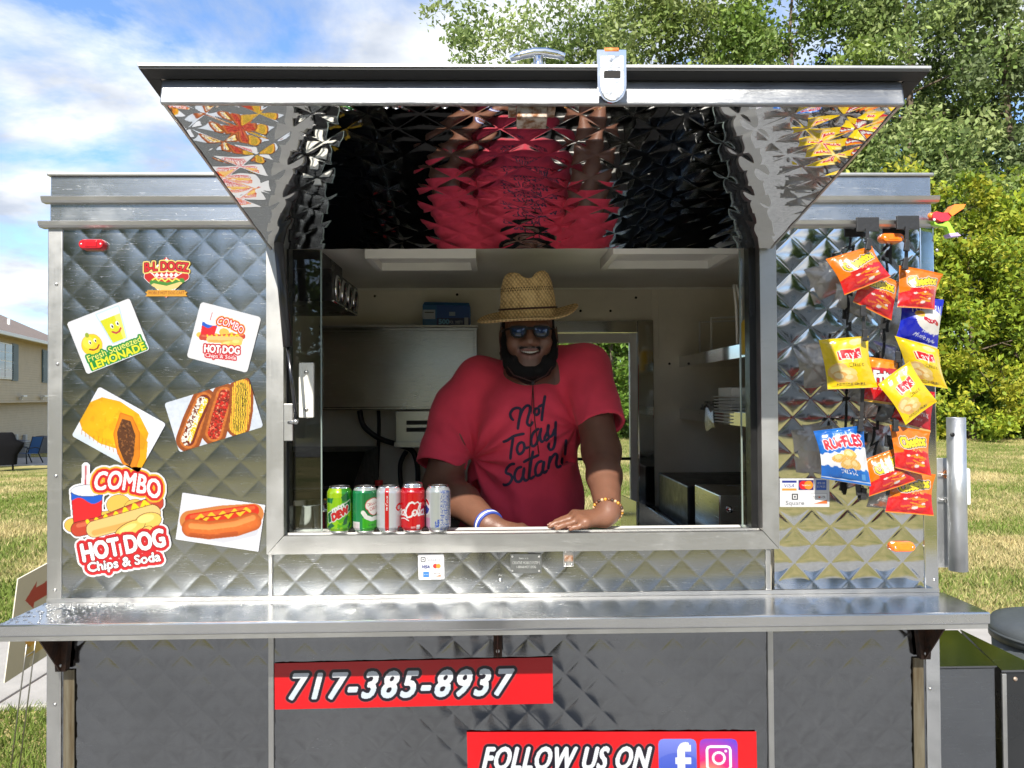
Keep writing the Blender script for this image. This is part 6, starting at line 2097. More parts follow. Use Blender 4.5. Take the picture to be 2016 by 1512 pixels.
def art_puffs(s):
    s.C[:] = srgb(ORG)
    edge = 62 - 12 * np.sin((s.X - 10) / 100 * math.pi * .9) + 6 * (s.X < 22)
    s.fill(s.Y > edge, RED); s.fill((s.Y > edge) & (s.noise(16, 3) > .55), (236, 60, 60), .5)
    s.fill((s.Y > edge + 4) & s.ell(62, 76, 34, 22), (214, 40, 60), .6)
    sticks(s, 56, 78, 9, 5)
    m = s.text('Cheetos', 54, 32, 25, rot=-8, bold=1.7, width=72, wave=lambda x: 3 * np.sin(x / 16))
    s.fill(s.dilate(m, 4.2), (250, 238, 214)); s.fill(s.dilate(m, 2.4), (26, 18, 14)); s.fill(m, (252, 222, 30))
    s.fill(s.text('crunchy', 62, 53, 7, rot=-4, bold=.8, width=30), (254, 206, 90))
    s.fill(s.Y > 107, (246, 150, 40))


def art_chips(s):
    s.C[:] = srgb((250, 214, 8)); s.fill(s.noise(30, 4) > .54, (246, 200, 6), .6)
    s.fill(s.ell(52, 36, 26, 26), (255, 226, 60)); s.fill(s.ell(54, 38, 20, 20), (248, 186, 10), .5)
    for cx, cy, rx, ry, r, c in ((22, 70, 20, 15, -30, (242, 196, 120)), (36, 80, 24, 15, -12, (246, 214, 130)), (26, 84, 16, 12, 20, (232, 176, 96)), (46, 88, 14, 9, 0, (240, 200, 110)), (72, 10, 16, 7, -10, (250, 226, 150))):
        e = s.ell(cx, cy, rx, ry, r); s.fill(s.dilate(e, .8), (214, 160, 50), .7); s.fill(e, c); s.fill(s.ell(cx - 3, cy - 3, rx * .6, ry * .5, r), (252, 234, 176), .7)
    rib = s.poly([(27, 30), (40, 25), (62, 27), (78, 23), (77, 44), (60, 47), (42, 45), (28, 48)])
    s.fill(s.dilate(rib, 1.6), (250, 236, 170)); s.fill(rib, (214, 24, 34))
    s.fill(s.text("Lay's", 53, 36, 19, rot=-3, bold=1.4, width=44), (252, 250, 246))
    s.fill(s.text('Classic', 62, 59, 9, bold=.7, width=34), (70, 50, 20)); s.fill(s.text('POTATO CHIPS', 46, 100, 4, width=56), (120, 90, 20))


def art_ridges(s):
    s.C[:] = srgb((14, 104, 196)); s.fill(s.noise(24, 6) > .55, (30, 132, 220), .5)
    wv = 2 * np.sin(s.X / 2.6)
    band = (s.Y > 46 + wv - (s.X - 50) * .12) & (s.Y < 80 + wv + (s.X - 50) * .06); s.fill(band, (240, 242, 244))
    for cx, cy, rx, ry, r in ((36, 60, 15, 9, -10), (60, 52, 14, 10, 20), (56, 70, 18, 11, -16), (70, 72, 13, 9, 30)):
        e = s.ell(cx, cy, rx, ry, r); s.fill(e, (240, 198, 110)); s.fill(e & (np.sin((s.X + s.Y) * 1.1) > .2), (226, 172, 80)); s.fill(s.ell(cx - 2, cy - 2, rx * .5, ry * .5, r), (250, 228, 170), .7)
    m = s.text('RUFFLES', 52, 28, 21, rot=-5, bold=1.6, width=78, arc=4); s.fill(s.dilate(m, 2.2), (246, 246, 248)); s.fill(m, (206, 26, 44))
    s.fill(s.text('ORIGINAL', 58, 88, 8, rot=4, bold=1.0, width=38), (240, 246, 250)); s.fill(s.text('potato chips', 55, 10, 5, width=36), (190, 214, 240)); s.fill(s.rrect(86, 95, 4, 5), (90, 160, 220))
    s.fill((s.Y > 104) & (s.Y < 106), (220, 230, 240))


def art_popcorn(s):
    s.C[:] = srgb((18, 32, 190)); s.fill(s.noise(26, 8) > .56, (40, 60, 220), .6)
    s.fill(s.text('POPCORN', 58, 26, 20, bold=1.4, width=74), (240, 242, 250)); s.fill(s.ell(70, 54, 42, 27, 14), (244, 240, 232))
    s.fill(s.ell(38, 40, 12, 8), (248, 190, 20)); s.fill(s.ell(38, 40, 8, 4.5), (226, 150, 10)); s.fill(s.line([(50, 50), (64, 56), (78, 54), (88, 58)], 9), (200, 24, 46)); s.fill(s.text('WHITE', 68, 55, 5, rot=6, bold=.4, width=26), (250, 240, 240))
    s.fill(s.text('POPPED FRESH', 68, 82, 4, rot=8, width=36), (230, 234, 250)); s.fill(s.text('Movie style', 62, 93, 9, rot=9, shear=.4, bold=.4, width=56), (236, 240, 252)); s.fill(s.Y > 106, (226, 222, 214))


def art_corn(s):
    s.C[:] = srgb((246, 150, 20)); s.fill(s.Y > 62, (214, 18, 30)); r = s.poly([(6, 24), (98, 20), (90, 62), (14, 60)]); s.fill(s.dilate(r, 1.5), (252, 220, 120)); s.fill(r, (206, 24, 36))
    m = s.text('Fritos', 52, 42, 26, rot=-5, bold=2.4, width=72); s.fill(s.dilate(m, 2), (40, 20, 60)); s.fill(m, (250, 248, 246)); s.fill(s.text('THE ORIGINAL', 40, 74, 7, bold=.6, width=46), (250, 230, 220)); s.fill(s.Y > 104, (240, 190, 80))


def art_red(s):
    s.C[:] = srgb((206, 16, 34)); s.fill(s.noise(18, 5) > .54, (226, 40, 56), .6); s.fill(s.text('ORIGINAL', 64, 66, 11, rot=6, bold=1.2, width=56), (246, 240, 240)); s.fill(s.text('CORN CHIPS', 50, 84, 6, width=50), (240, 190, 190)); s.fill(s.Y > 104, (240, 190, 120))


def bag(corners, Yc, art, label, seed, bulge=.019, cat='snack bag'):
    TL, TR, BR, BL = [P(x, y, Yc) for x, y in corners]
    ctr = (TL + TR + BR + BL) / 4
    t = empty('snack_bag', tuple(ctr), 0, label, cat, 'snack bags on the hanging strips')
    s = Pic(0, 0, 100, 110, 100 / 64); art(s)
    rs = np.random.default_rng(seed)
    ph = rs.uniform(0, 6, 6)

    def shape(u, v, side):
        a, b = u / 100, v / 110
        p2 = 2 * a - 1
        pinch = .045 * np.sin(math.pi * b)
        a2 = .5 + (a - .5) * (1 - 2 * pinch)
        q = TL * ((1 - a2) * (1 - b))[:, None] + TR * (a2 * (1 - b))[:, None] + BR * (a2 * b)[:, None] + BL * ((1 - a2) * b)[:, None]
        e = np.clip((np.minimum(b, 1 - b) - .055) / .945 * 2, 0, 1)
        h = bulge * (1 - np.abs(p2) ** 2.4) * np.clip(e, 0, 1) ** .55
        # creases running in from the corners and the seals
        cr = np.sin(a * 26 + ph[0] + 3 * np.sin(b * 5)) * np.exp(-b * 7) + np.sin(a * 22 + ph[1]) * np.exp(-(1 - b) * 7)
        h = h + .0021 * cr * (e > 0) + .0028 * (fbm(a * 5 + ph[2], b * 5 + ph[3], seed, 3) - .45) * np.clip(e * 3, 0, 1)
        seal = (e <= 0)
        h = np.where(seal, .0004 + .0006 * np.sin(a * 160), h)
        h = np.maximum(h, .0003)
        off = np.zeros_like(q); off[:, 1] = -side * h
        sway = .006 * np.sin(b * 3 + ph[4]) + .004 * np.sin(a * 4 + ph[5])
        off[:, 1] += sway
        return q + off

    s.mesh('front', lambda u, v: shape(u, v, 1), M_FOILP, t)
    s2 = Pic(0, 0, 100, 110, 100 / 20)
    s2.x = np.linspace(0, 100, 21); s2.y = np.linspace(0, 110, 23); s2.X, s2.Y = np.meshgrid(s2.x, s2.y); s2.C = np.ones(s2.X.shape + (3,)) * .5; s2.keep = np.ones(s2.X.shape, bool)
    s2.mesh('back', lambda u, v: shape(u, v, -1), M_FOILB, t)
    return t


bag([(1690, 519), (1771, 556), (1757, 631), (1678, 595)], -.052, art_puffs, 'orange and red snack bag tucked under the highest tilted one', 2)
bag([(1628, 509), (1719, 483), (1752, 545), (1661, 582)], -.085, art_puffs, 'orange and red snack bag tilted on the strip end, highest of all', 1)
bag([(1773, 586), (1857, 590), (1846, 688), (1765, 666)], -.052, art_popcorn, 'deep blue popcorn bag with a white oval', 4)
bag([(1772, 522), (1859, 539), (1839, 610), (1766, 605)], -.085, art_puffs, 'orange and red snack bag clipped just over the blue popcorn bag', 3)
bag([(1708, 703), (1778, 712), (1772, 800), (1699, 790)], -.045, art_corn, 'red and orange corn chip bag between the yellow bags', 6)
bag([(1760, 661), (1846, 688), (1869, 766), (1796, 754)], -.062, art_chips, 'yellow potato chip bag hanging under the blue popcorn bag', 8)
bag([(1613, 669), (1710, 661), (1728, 763), (1630, 767)], -.085, art_chips, 'yellow potato chip bag hanging straight beside the window frame', 5)
bag([(1729, 757), (1794, 711), (1843, 791), (1779, 837)], -.102, art_chips, 'yellow potato chip bag twisted sideways on top of the others', 7)
bag([(1768, 764), (1838, 772), (1834, 852), (1752, 829)], -.046, art_red, 'plain red chip bag behind the twisted yellow one', 9)
bag([(1602, 849), (1698, 837), (1713, 957), (1617, 942)], -.082, art_ridges, 'bright blue ridged chip bag above the payment sticker', 10)
bag([(1753, 926), (1843, 934), (1837, 1016), (1741, 1008)], -.048, art_puffs, 'orange and red snack bag at the very bottom of the strip', 13)
bag([(1703, 906), (1768, 880), (1799, 946), (1710, 978)], -.070, art_puffs, 'orange and red snack bag tilted beside the bright blue bag', 12)
bag([(1752, 836), (1833, 850), (1832, 939), (1760, 921)], -.095, art_puffs, 'orange and red snack bag clipped below the red chip bag', 11)


def clip_strip(pts, plate, label, clips):
    Yc = -.046
    q = [P(x, y, Yc) for x, y in pts]
    t = empty('clip_strip', tuple(q[0]), 0, label, 'display strip', 'black display strips hung from the roof lip')
    # hanger plate over the drip lip
    a, c = P(plate[0], plate[1], -.036), P(plate[2], plate[3], -.036)
    MB().box(a[0], c[0], -.040, -.034, c[2], a[2], b=.0015).build('hanger', M_BLKP, t)
    m = MB()
    v, f = [], []
    w = .0048
    for p in q:
        v += [(p[0] - w, Yc - .0006, p[2]), (p[0] + w, Yc - .0006, p[2]), (p[0] + w, Yc + .0006, p[2]), (p[0] - w, Yc + .0006, p[2])]
    for i in range(len(q) - 1):
        for k in range(4):
            f.append((4 * i + k, 4 * i + (k + 1) % 4, 4 * i + 4 + (k + 1) % 4, 4 * i + 4 + k))
    f += [(0, 1, 2, 3), tuple(4 * len(q) - 4 + k for k in (3, 2, 1, 0))]
    m.add(v, f); m.build('strip', M_BLKP, t)
    MB().box(q[0][0] - .004, q[0][0] + .004, -.046, -.039, q[0][2] - .004, c[2] + .006).build('tie', M_BLKP, t)
    for x, y, yy, rot in clips:
        c_ = P(x, y, yy)
        M3 = rotm('Y', R_(rot))
        k = MB().obox(c_, (.0125, .007, .030), M3, b=.0015)
        cl_ = k.build('clip', M_BLKP, t)
        MB().obox(c_ + M3 @ np.array([0, -.004, -.010]), (.0145, .004, .008), M3, b=.001).build('clip_jaw', M_BLKP, cl_)
        MB().tube([c_ + M3 @ np.array([0, 0, .012]), (P(x, y, Yc)[0] * .6 + c_[0] * .4, Yc, c_[2] + .018)], .0024, 6).build('clip_link', M_BLKP, cl_)


clip_strip([(1708, 452), (1706, 520), (1701, 620), (1700, 700), (1697, 800), (1694, 880), (1692, 984)], (1685, 428, 1730, 456), 'black display strip holding the highest bag and the bright blue bag',
           [(1710, 481, -.098, 12), (1703, 660, -.10, 4), (1694, 838, -.095, 4), (1690, 964, -.052, -6), (1700, 972, -.056, 10), (1699, 612, -.056, 2)])
clip_strip([(1786, 450), (1783, 540), (1779, 620), (1772, 720), (1762, 820), (1752, 900), (1748, 975)], (1764, 425, 1809, 452), 'black display strip next to the amber lamp holding the popcorn bag',
           [(1785, 484, -.056, 10), (1782, 520, -.098, 8), (1768, 703, -.06, 0), (1763, 838, -.108, 4), (1747, 868, -.06, 5)])

# ---- bird-shaped towel clip on the roof lip
bc_ = P(1852, 430, -.03)
tc_ = empty('towel_clip', tuple(bc_), 0, 'red, green and purple parrot-shaped plastic towel clip on the roof lip', 'clip')
M_PR, M_PO, M_PG, M_PP = (mat('red_plastic', (.72, .03, .05), .35), mat('orange_plastic', (.85, .22, .03), .35), mat('green_plastic', (.32, .62, .05), .35), mat('purple_plastic', (.45, .33, .62), .4))
pp_ = lambda pts: [(P(x, y, -.03)[0], P(x, y, -.03)[2]) for x, y in pts]
m = MB(); m.prism(pp_([(1831, 424), (1838, 418), (1850, 421), (1862, 420), (1868, 428), (1862, 436), (1848, 438), (1840, 434), (1832, 432)]), -.042, -.020, 'y'); m.build('body', M_PR, tc_)
m = MB(); m.lathe([(.0005, -.008), (.006, -.006), (.0085, 0), (.006, .006), (.0005, .008)], (P(1832, 425, -.03)[0], -.031, P(1832, 425, -.03)[2]), 16); m.build('head', M_PO, tc_)
m = MB(); m.prism(pp_([(1861, 421), (1873, 405), (1894, 405), (1890, 413), (1868, 428)]), -.046, -.014, 'y'); m.build('wing', M_PO, tc_)
m = MB(); m.prism(pp_([(1834, 436), (1842, 443), (1852, 442), (1862, 437), (1866, 441), (1872, 452), (1878, 461), (1866, 463), (1860, 448), (1848, 446), (1836, 443)]), -.040, -.022, 'y'); m.build('jaw', M_PG, tc_)
m = MB(); m.prism(pp_([(1862, 462), (1879, 460), (1886, 466), (1866, 468)]), -.044, -.018, 'y'); m.build('tail', M_PP, tc_)
m = MB(); m.lathe([(.0035, 0), (.003, .002), (.0005, .0025)], (P(1838, 433, -.04)[0], -.0425, P(1838, 433, -.04)[2]), 12, M=np.array([[1, 0, 0], [0, 0, -1], [0, 1, 0]])); m.build('spring_pin', M_WHITE, tc_)

# water drops on the counter's wet end
M_DROP = mat('water', (.9, .93, .95), .02, 0, .5, trans=1.0); M_DROP.node_tree.nodes['Principled BSDF'].inputs['IOR'].default_value = 1.33
rd = np.random.default_rng(5)
m = MB()
for k in range(330):
    if k < 190:
        x, y = rd.uniform(XL, -.93), rd.uniform(CY + .008, -.012)
    else:
        x, y = rd.uniform(-.93, -.25), rd.uniform(CY + .008, -.012)
    r = rd.uniform(.0014, .0042) * (1.25 if k < 190 else .8)
    n = 8
    ex, ang_ = rd.uniform(.75, 1.5), rd.uniform(0, 3)
    v = []
    for rr_, hh_ in ((1.0, .0003), (.8, .28), (.42, .42)):
        for q in range(n):
            a = 2 * math.pi * q / n
            u, w = rr_ * r * ex * math.cos(a), rr_ * r / ex * math.sin(a)
            v.append((x + u * math.cos(ang_) - w * math.sin(ang_), y + u * math.sin(ang_) + w * math.cos(ang_), ZC + .0003 + hh_ * r))
    f = [(i * n + q, i * n + (q + 1) % n, (i + 1) * n + (q + 1) % n, (i + 1) * n + q) for i in range(2) for q in range(n)] + [tuple(2 * n + q for q in range(n))]
    m.add(v, f, 0, True)
tag(m.build('water_drops', M_DROP), 'scattered rain drops on the wet end of the steel counter', 'water drops', kind='stuff')
# ================================================================== people
class SDF:
    """signed distance field on a grid, blended primitives, meshed by surface nets"""
    def __init__(s, lo, hi, h):
        s.lo, s.h = np.array(lo, float), h
        s.n = np.ceil((np.array(hi) - s.lo) / h).astype(int) + 1
        s.F = np.full(tuple(s.n), .08, np.float32)

    def _sub(s, lo, hi, pad):
        a = np.clip(np.floor((np.minimum(lo, hi) - pad - s.lo) / s.h).astype(int), 0, s.n)
        b = np.clip(np.ceil((np.maximum(lo, hi) + pad - s.lo) / s.h).astype(int) + 1, 0, s.n)
        sl = tuple(slice(int(i), int(j)) for i, j in zip(a, b))
        ax = [(s.lo[k] + s.h * np.arange(a[k], b[k])).astype(np.float32) for k in range(3)]
        G = np.meshgrid(*ax, indexing='ij')
        return sl, G

    def _put(s, sl, d, k, sub=False):
        f = s.F[sl]
        if f.size == 0:
            return s
        if sub:
            d = -d
            if k > 0:
                hh = np.clip(.5 - .5 * (d - f) / k * -1, 0, 1)
                s.F[sl] = -s._smin(-f, -d, k)
            else:
                s.F[sl] = np.maximum(f, d)
        else:
            s.F[sl] = s._smin(f, d, k) if k > 0 else np.minimum(f, d)
        return s

    @staticmethod
    def _smin(a, b, k):
        h = np.clip(.5 + .5 * (b - a) / k, 0, 1)
        return b * (1 - h) + a * h - k * h * (1 - h)

    def cap(s, a, b, ra, rb=None, k=.02, sub=False):
        a, b = np.array(a, float), np.array(b, float)
        rb = ra if rb is None else rb
        R = max(ra, rb)
        sl, G = s._sub(a, b, R + .08)
        d = b - a
        L = float(d @ d) + 1e-12
        t = np.clip(sum((G[i] - a[i]) * d[i] for i in range(3)) / L, 0, 1)
        q = np.sqrt(sum((G[i] - a[i] - t * d[i]) ** 2 for i in range(3)))
        return s._put(sl, q - (ra + (rb - ra) * t), k, sub)

    def chain(s, pts, rs, k=.02):
        for i in range(len(pts) - 1):
            s.cap(pts[i], pts[i + 1], rs[i], rs[i + 1], k)
        return s

    def ell(s, c, r, M=None, k=.02, sub=False):
        c, r = np.array(c, float), np.array(r, float)
        R = max(r)
        sl, G = s._sub(c - R, c + R, .08)
        p = [G[i] - c[i] for i in range(3)]
        if M is not None:
            Mi = np.array(M).T
            p = [sum(Mi[i, j] * p[j] for j in range(3)) for i in range(3)]
        k0 = np.sqrt(sum((p[i] / r[i]) ** 2 for i in range(3))) + 1e-6
        k1 = np.sqrt(sum((p[i] / r[i] ** 2) ** 2 for i in range(3))) + 1e-6
        return s._put(sl, k0 * (k0 - 1) / k1, k, sub)

    def plane_cut(s, p, n, lo, hi):
        """remove what lies on the n side of p inside the box lo-hi"""
        sl, G = s._sub(np.array(lo), np.array(hi), 0)
        d = sum((G[i] - p[i]) * n[i] for i in range(3))
        s.F[sl] = np.maximum(s.F[sl], d)
        return s

    def mesh(s, smooth_it=1):
        F, h = s.F, s.h
        ins = F < 0
        nx, ny, nz = F.shape
        cnt = np.zeros((nx - 1, ny - 1, nz - 1), np.uint8)
        for i in (0, 1):
            for j in (0, 1):
                for k in (0, 1):
                    cnt += ins[i:nx - 1 + i, j:ny - 1 + j, k:nz - 1 + k]
        act = (cnt > 0) & (cnt < 8)
        I = np.argwhere(act)
        idx = -np.ones(act.shape, np.int32); idx[act] = np.arange(len(I))
        acc = np.zeros((len(I), 3)); num = np.zeros(len(I))
        cor = [(a, b, c) for a in (0, 1) for b in (0, 1) for c in (0, 1)]
        val = {c: F[I[:, 0] + c[0], I[:, 1] + c[1], I[:, 2] + c[2]] for c in cor}
        for c in cor:
            for ax in range(3):
                if c[ax] == 0:
                    e = list(c); e[ax] = 1; e = tuple(e)
                    v0, v1 = val[c], val[e]
                    m = (v0 < 0) != (v1 < 0)
                    t = v0[m] / (v0[m] - v1[m])
                    p = np.tile(np.array(c, float), (m.sum(), 1)); p[:, ax] += t
                    acc[m] += p; num[m] += 1
        V = (I + acc / num[:, None]) * h + s.lo
        Q = []
        for ax in range(3):
            o = [0, 0, 0]; o[ax] = 1
            A = ins[tuple(slice(0, n - (1 if k == ax else 0)) for k, n in enumerate(F.shape))]
            B = ins[tuple(slice(1 if k == ax else 0, n) for k, n in enumerate(F.shape))]
            E = np.argwhere(A != B)
            u, w = [k for k in range(3) if k != ax]
            ok = (E[:, u] > 0) & (E[:, w] > 0) & (E[:, u] < F.shape[u] - 1) & (E[:, w] < F.shape[w] - 1)
            E = E[ok]
            flip = A[E[:, 0], E[:, 1], E[:, 2]]
            du, dw = np.eye(3, dtype=int)[u], np.eye(3, dtype=int)[w]
            g = lambda P_: idx[P_[:, 0], P_[:, 1], P_[:, 2]]
            q = np.stack([g(E - du - dw), g(E - dw), g(E), g(E - du)], -1)
            par = (ax == 1)
            fl = flip ^ par
            q[~fl] = q[~fl][:, ::-1]
            Q.append(q)
        Q = np.concatenate(Q)
        Q = Q[(Q >= 0).all(1)]
        for _ in range(smooth_it):
            S = np.zeros_like(V); n = np.zeros(len(V))
            for a, b in ((0, 1), (1, 2), (2, 3), (3, 0)):
                np.add.at(S, Q[:, a], V[Q[:, b]]); np.add.at(n, Q[:, a], 1)
                np.add.at(S, Q[:, b], V[Q[:, a]]); np.add.at(n, Q[:, b], 1)
            V = V * .4 + .6 * S / np.maximum(n, 1)[:, None]
        return V, Q


def vnormals(V, Q):
    n = np.cross(V[Q[:, 2]] - V[Q[:, 0]], V[Q[:, 3]] - V[Q[:, 1]])
    N = np.zeros_like(V)
    for k in range(4):
        np.add.at(N, Q[:, k], n)
    return N / (np.linalg.norm(N, axis=1)[:, None] + 1e-12)


def skin_mat(name, base, lip):
    m = print_mat(name, .42, bump=.12, bscale=240)
    b = m.node_tree.nodes['Principled BSDF']
    b.inputs['Subsurface Weight'].default_value = .12
    b.inputs['Subsurface Radius'].default_value = (.010, .004, .002)
    b.inputs['Specular IOR Level'].default_value = .5
    return m


A3 = np.array


def mkhand(S, wrist, mcps, pips, tips, thumb, palm_r=.017, fr=.0092):
    """palm as a fan of blended capsules, five fingers each with two bends"""
    for m_ in mcps:
        S.cap(wrist, m_, palm_r * 1.25, palm_r * .85, .012)
    for a, b in zip(mcps[:-1], mcps[1:]):
        S.cap(a, b, palm_r * .85, palm_r * .85, .008)
    for m_, p_, t_, f in zip(mcps, pips, tips, (.92, 1.0, 1.0, .84)):
        mid = p_ * .45 + t_ * .55 + A3([0, 0, .002])
        S.chain([m_, p_, mid, t_], [fr * f * 1.12, fr * f * 1.02, fr * f * .95, fr * f * .82], .0035)
    S.chain(thumb, [palm_r, fr * 1.35, fr * 1.2, fr * .95], .006)


# ---------------------------------------------------------------- the vendor
vend = empty('person', (0.03, .72, FZL), 0, 'smiling bearded man in straw hat, sunglasses and red shirt leaning on the sill', 'person')
hC = P(1041, 662, .40)
hx, hy, hz_ = hC
hd_ = lambda dx, dy, dz: A3([hx + dx, hy + dy, hz_ + dz])
SLs, SRs = P(1153, 727, .53), P(901, 802, .55)            # shoulders (his left is on the picture's right side)
ELs, ERs = P(1184, 888, .33), P(872, 955, .44)
WLs, WRs = P(1197, 1006, .075), P(962, 1032, .17)
pel = A3([.03, .86, .93])
S = SDF((-.34, -.06, FZL - .01), (.42, 1.06, 1.98), .005)
# head
S.ell(hd_(0, .035, .035), (.079, .098, .100), k=.02)
S.ell(hd_(0, .005, -.040), (.070, .080, .082), k=.025)
S.ell(hd_(0, -.043, -.088), (.036, .030, .030), k=.03)
for sg in (-1, 1):
    S.ell(hd_(sg * .040, -.046, -.022), (.031, .026, .027), k=.02)            # cheeks lifted by the smile
    S.cap(hd_(sg * .016, -.060, .030), hd_(sg * .052, -.042, .030), .013, .012, .015)   # brow
    S.ell(hd_(sg * .031, -.067, .011), (.017, .012, .010), k=.012, sub=True)  # eye sockets
    S.ell(hd_(sg * .031, -.055, .011), (.013, .012, .012), k=.004)            # eyeballs
    S.ell(hd_(sg * .084, .035, -.002), (.011, .022, .034), k=.01)             # ears
    S.ell(hd_(sg * .018, -.077, -.026), (.0125, .013, .010), k=.008)          # nostrils
    S.ell(hd_(sg * .009, -.089, -.0345), (.004, .006, .004), k=.003, sub=True)
    S.cap(hd_(sg * .026, -.066, -.030), hd_(sg * .042, -.050, -.056), .006, .007, .012)  # smile fold
S.chain([hd_(0, -.063, .020), hd_(0, -.078, -.004), hd_(0, -.088, -.021)], [.009, .010, .0145], .012)
S.ell(hd_(0, -.056, -.056), (.037, .022, .022), k=.02)                         # mouth mound
lips_u = [hd_(-.036, -.060, -.047), hd_(-.018, -.074, -.049), hd_(0, -.078, -.0495), hd_(.018, -.074, -.049), hd_(.036, -.060, -.047)]
lips_l = [hd_(-.034, -.061, -.052), hd_(-.018, -.073, -.064), hd_(0, -.077, -.068), hd_(.018, -.073, -.064), hd_(.034, -.061, -.052)]
S.chain(lips_u, [.004, .0058, .0062, .0058, .004], .006)
S.chain(lips_l, [.004, .0068, .0078, .0068, .004], .006)
for i in range(-5, 6):
    u = i / 5
    S.ell(hd_(u * .028, -.076 + .012 * u * u, -.0575 + .0068 * u * u), (.006, .016, .0056 * (1.1 - .5 * abs(u))), k=.002, sub=True)
# neck, trunk, legs
S.cap(hd_(0, .045, -.07), A3([hx - .005, .56, hz_ - .20]), .068, .082, .04)
S.cap(A3([hx - .01, .58, hz_ - .26]), pel + A3([0, -.02, .05]), .145, .165, .06)
S.cap(SLs + A3([-.03, .01, -.02]), SRs + A3([.03, .01, -.02]), .085, .085, .06)
S.ell(pel, (.19, .17, .15), k=.05)
for sg in (-1, 1):
    hip = pel + A3([sg * .095, 0, -.06]); kn = A3([.03 + sg * .12, .74, .60]); an = A3([.03 + sg * .13, .82, FZL + .075])
    S.cap(hip, kn, .105, .066, .04); S.cap(kn, an, .064, .042, .03)
    S.chain([an, an + A3([0, -.02, -.035]), an + A3([sg * .02, -.16, -.045])], [.042, .038, .03], .02)
# arms
S.cap(SLs, ELs, .062, .056, .03); S.cap(ELs, ELs * .55 + WLs * .45, .056, .050, .03); S.cap(ELs * .55 + WLs * .45, WLs, .050, .034, .02)
S.cap(SRs, ERs, .066, .060, .03); S.cap(ERs, ERs * .55 + WRs * .45, .060, .053, .03); S.cap(ERs * .55 + WRs * .45, WRs, .053, .036, .02)
# his left hand flat on the sill, fingers pointing along it
zt = lambda px, py, Y, dz=0: P(px, py, Y) + A3([0, 0, dz])
lift = A3([0, 0, .006])
mcp = [zt(1131, 1014, .066), zt(1136, 1017, .046), zt(1142, 1023, .024), zt(1152, 1033, .004)]
pip = [zt(1108, 1022, .062), zt(1109, 1026, .040), zt(1119, 1032, .016), zt(1138, 1040, -.003)]
tip = [A3([zt(1086, 1036, .056)[0], .056, ZS + .0105]), A3([zt(1082, 1040, .034)[0], .032, ZS + .0105]), A3([zt(1096, 1044, .010)[0], .009, ZS + .0100]), A3([zt(1122, 1046, -.006)[0], -.006, ZS + .0095])]
for L in (mcp, pip):
    for i in range(4):
        L[i][2] = max(L[i][2], ZS + (.024 if L is mcp else .0145))
wl = WLs + A3([-.004, -.012, 0]); wl[2] = max(WLs[2] - .012, ZS + .036)
S.cap(WLs, wl, .034, .030, .012)
mkhand(S, wl + A3([-.01, -.008, -.008]), mcp, pip, tip, [wl + A3([-.02, .02, -.005]), A3([mcp[0][0] + .02, .092, ZS + .012]), A3([mcp[0][0] - .005, .100, ZS - .006]), A3([mcp[0][0] - .03, .104, ZS - .010])])
# his right hand resting on the ledge just inside the sill
rb = A3([WRs[0] + .05, .150, ZS - .022])
S.cap(WRs, rb, .034, .026, .012)
mcpR = [rb + A3([.045, -.022 + .019 * i, .002]) for i in range(4)]
pipR = [p + A3([.036, 0, -.004]) for p in mcpR]; tipR = [p + A3([.034, .002, -.022]) for p in pipR]
mkhand(S, rb, mcpR, pipR, tipR, [rb + A3([.01, -.025, 0]), rb + A3([.035, -.045, -.004]), rb + A3([.06, -.05, -.01]), rb + A3([.08, -.048, -.014])])
V, Q = S.mesh(1)
# complexion
D3 = lambda c: np.linalg.norm(V - c, axis=1)
col = np.tile(A3([.15, .068, .042]), (len(V), 1))
col *= (.88 + .24 * fbm(V[:, 0] * 40 + V[:, 2] * 30, V[:, 1] * 40 + V[:, 2] * 22, 2, 3))[:, None]
lipd = np.min([D3(p) for p in lips_u + lips_l] + [D3((a + b) / 2) for a, b in zip(lips_u[:-1], lips_u[1:])] + [D3((a + b) / 2) for a, b in zip(lips_l[:-1], lips_l[1:])], axis=0)
k = np.clip(1 - (lipd - .006) / .006, 0, 1)[:, None]
col = col * (1 - k) + A3([.17, .065, .055]) * k
jaw = np.clip((hz_ - .045 - V[:, 2]) / .03, 0, 1) * (V[:, 1] < hy + .05) * (V[:, 2] > hz_ - .16)       # shaved shadow on lip and chin
col *= (1 - .35 * jaw * (1 - k[:, 0]))[:, None]
stub = np.clip(1 - np.abs(V[:, 2] - (hz_ - .040)) / .009, 0, 1) * (np.abs(V[:, 0] - hx) < .04) * (V[:, 1] < hy - .04)
col *= (1 - .75 * stub)[:, None]
hand_lit = np.clip(1 - (V[:, 2] - ZS - .02) / .05, 0, 1) * (V[:, 1] < .12)  # sunlit warmth of the hand on the sill, painted into the skin
col = col * (1 - .6 * hand_lit[:, None]) + A3([.22, .10, .055]) * .6 * hand_lit[:, None]
M_SKIN = skin_mat('brown_skin', None, None)
npmesh('body', V, Q, M_SKIN, vend, True, col)
# teeth
m = MB()
for i in range(-4, 5):
    u = i / 4.4
    c = hd_(u * .027, -.0685 + .012 * u * u, -.0540 + .0060 * u * u)
    m.obox(c, (.0056, .006, .0085 * (1 - .25 * abs(u))), rotm('Z', -u * .5), b=.0015)
m.build('teeth', mat('tooth_white', (.78, .73, .66), .25, sss=.1), vend, smooth=True)
# finger nails on the visible hand
M_NAIL = mat('finger_nail', (.42, .23, .17), .25)
for i in range(4):
    d = tip[i] - pip[i]; d /= np.linalg.norm(d)
    c = tip[i] + A3([-.002, -.001, .0066])
    MB().obox(c, (.010, .0085, .0016), rotm('Y', -.30), b=.0007).build('finger_nail', M_NAIL, vend)

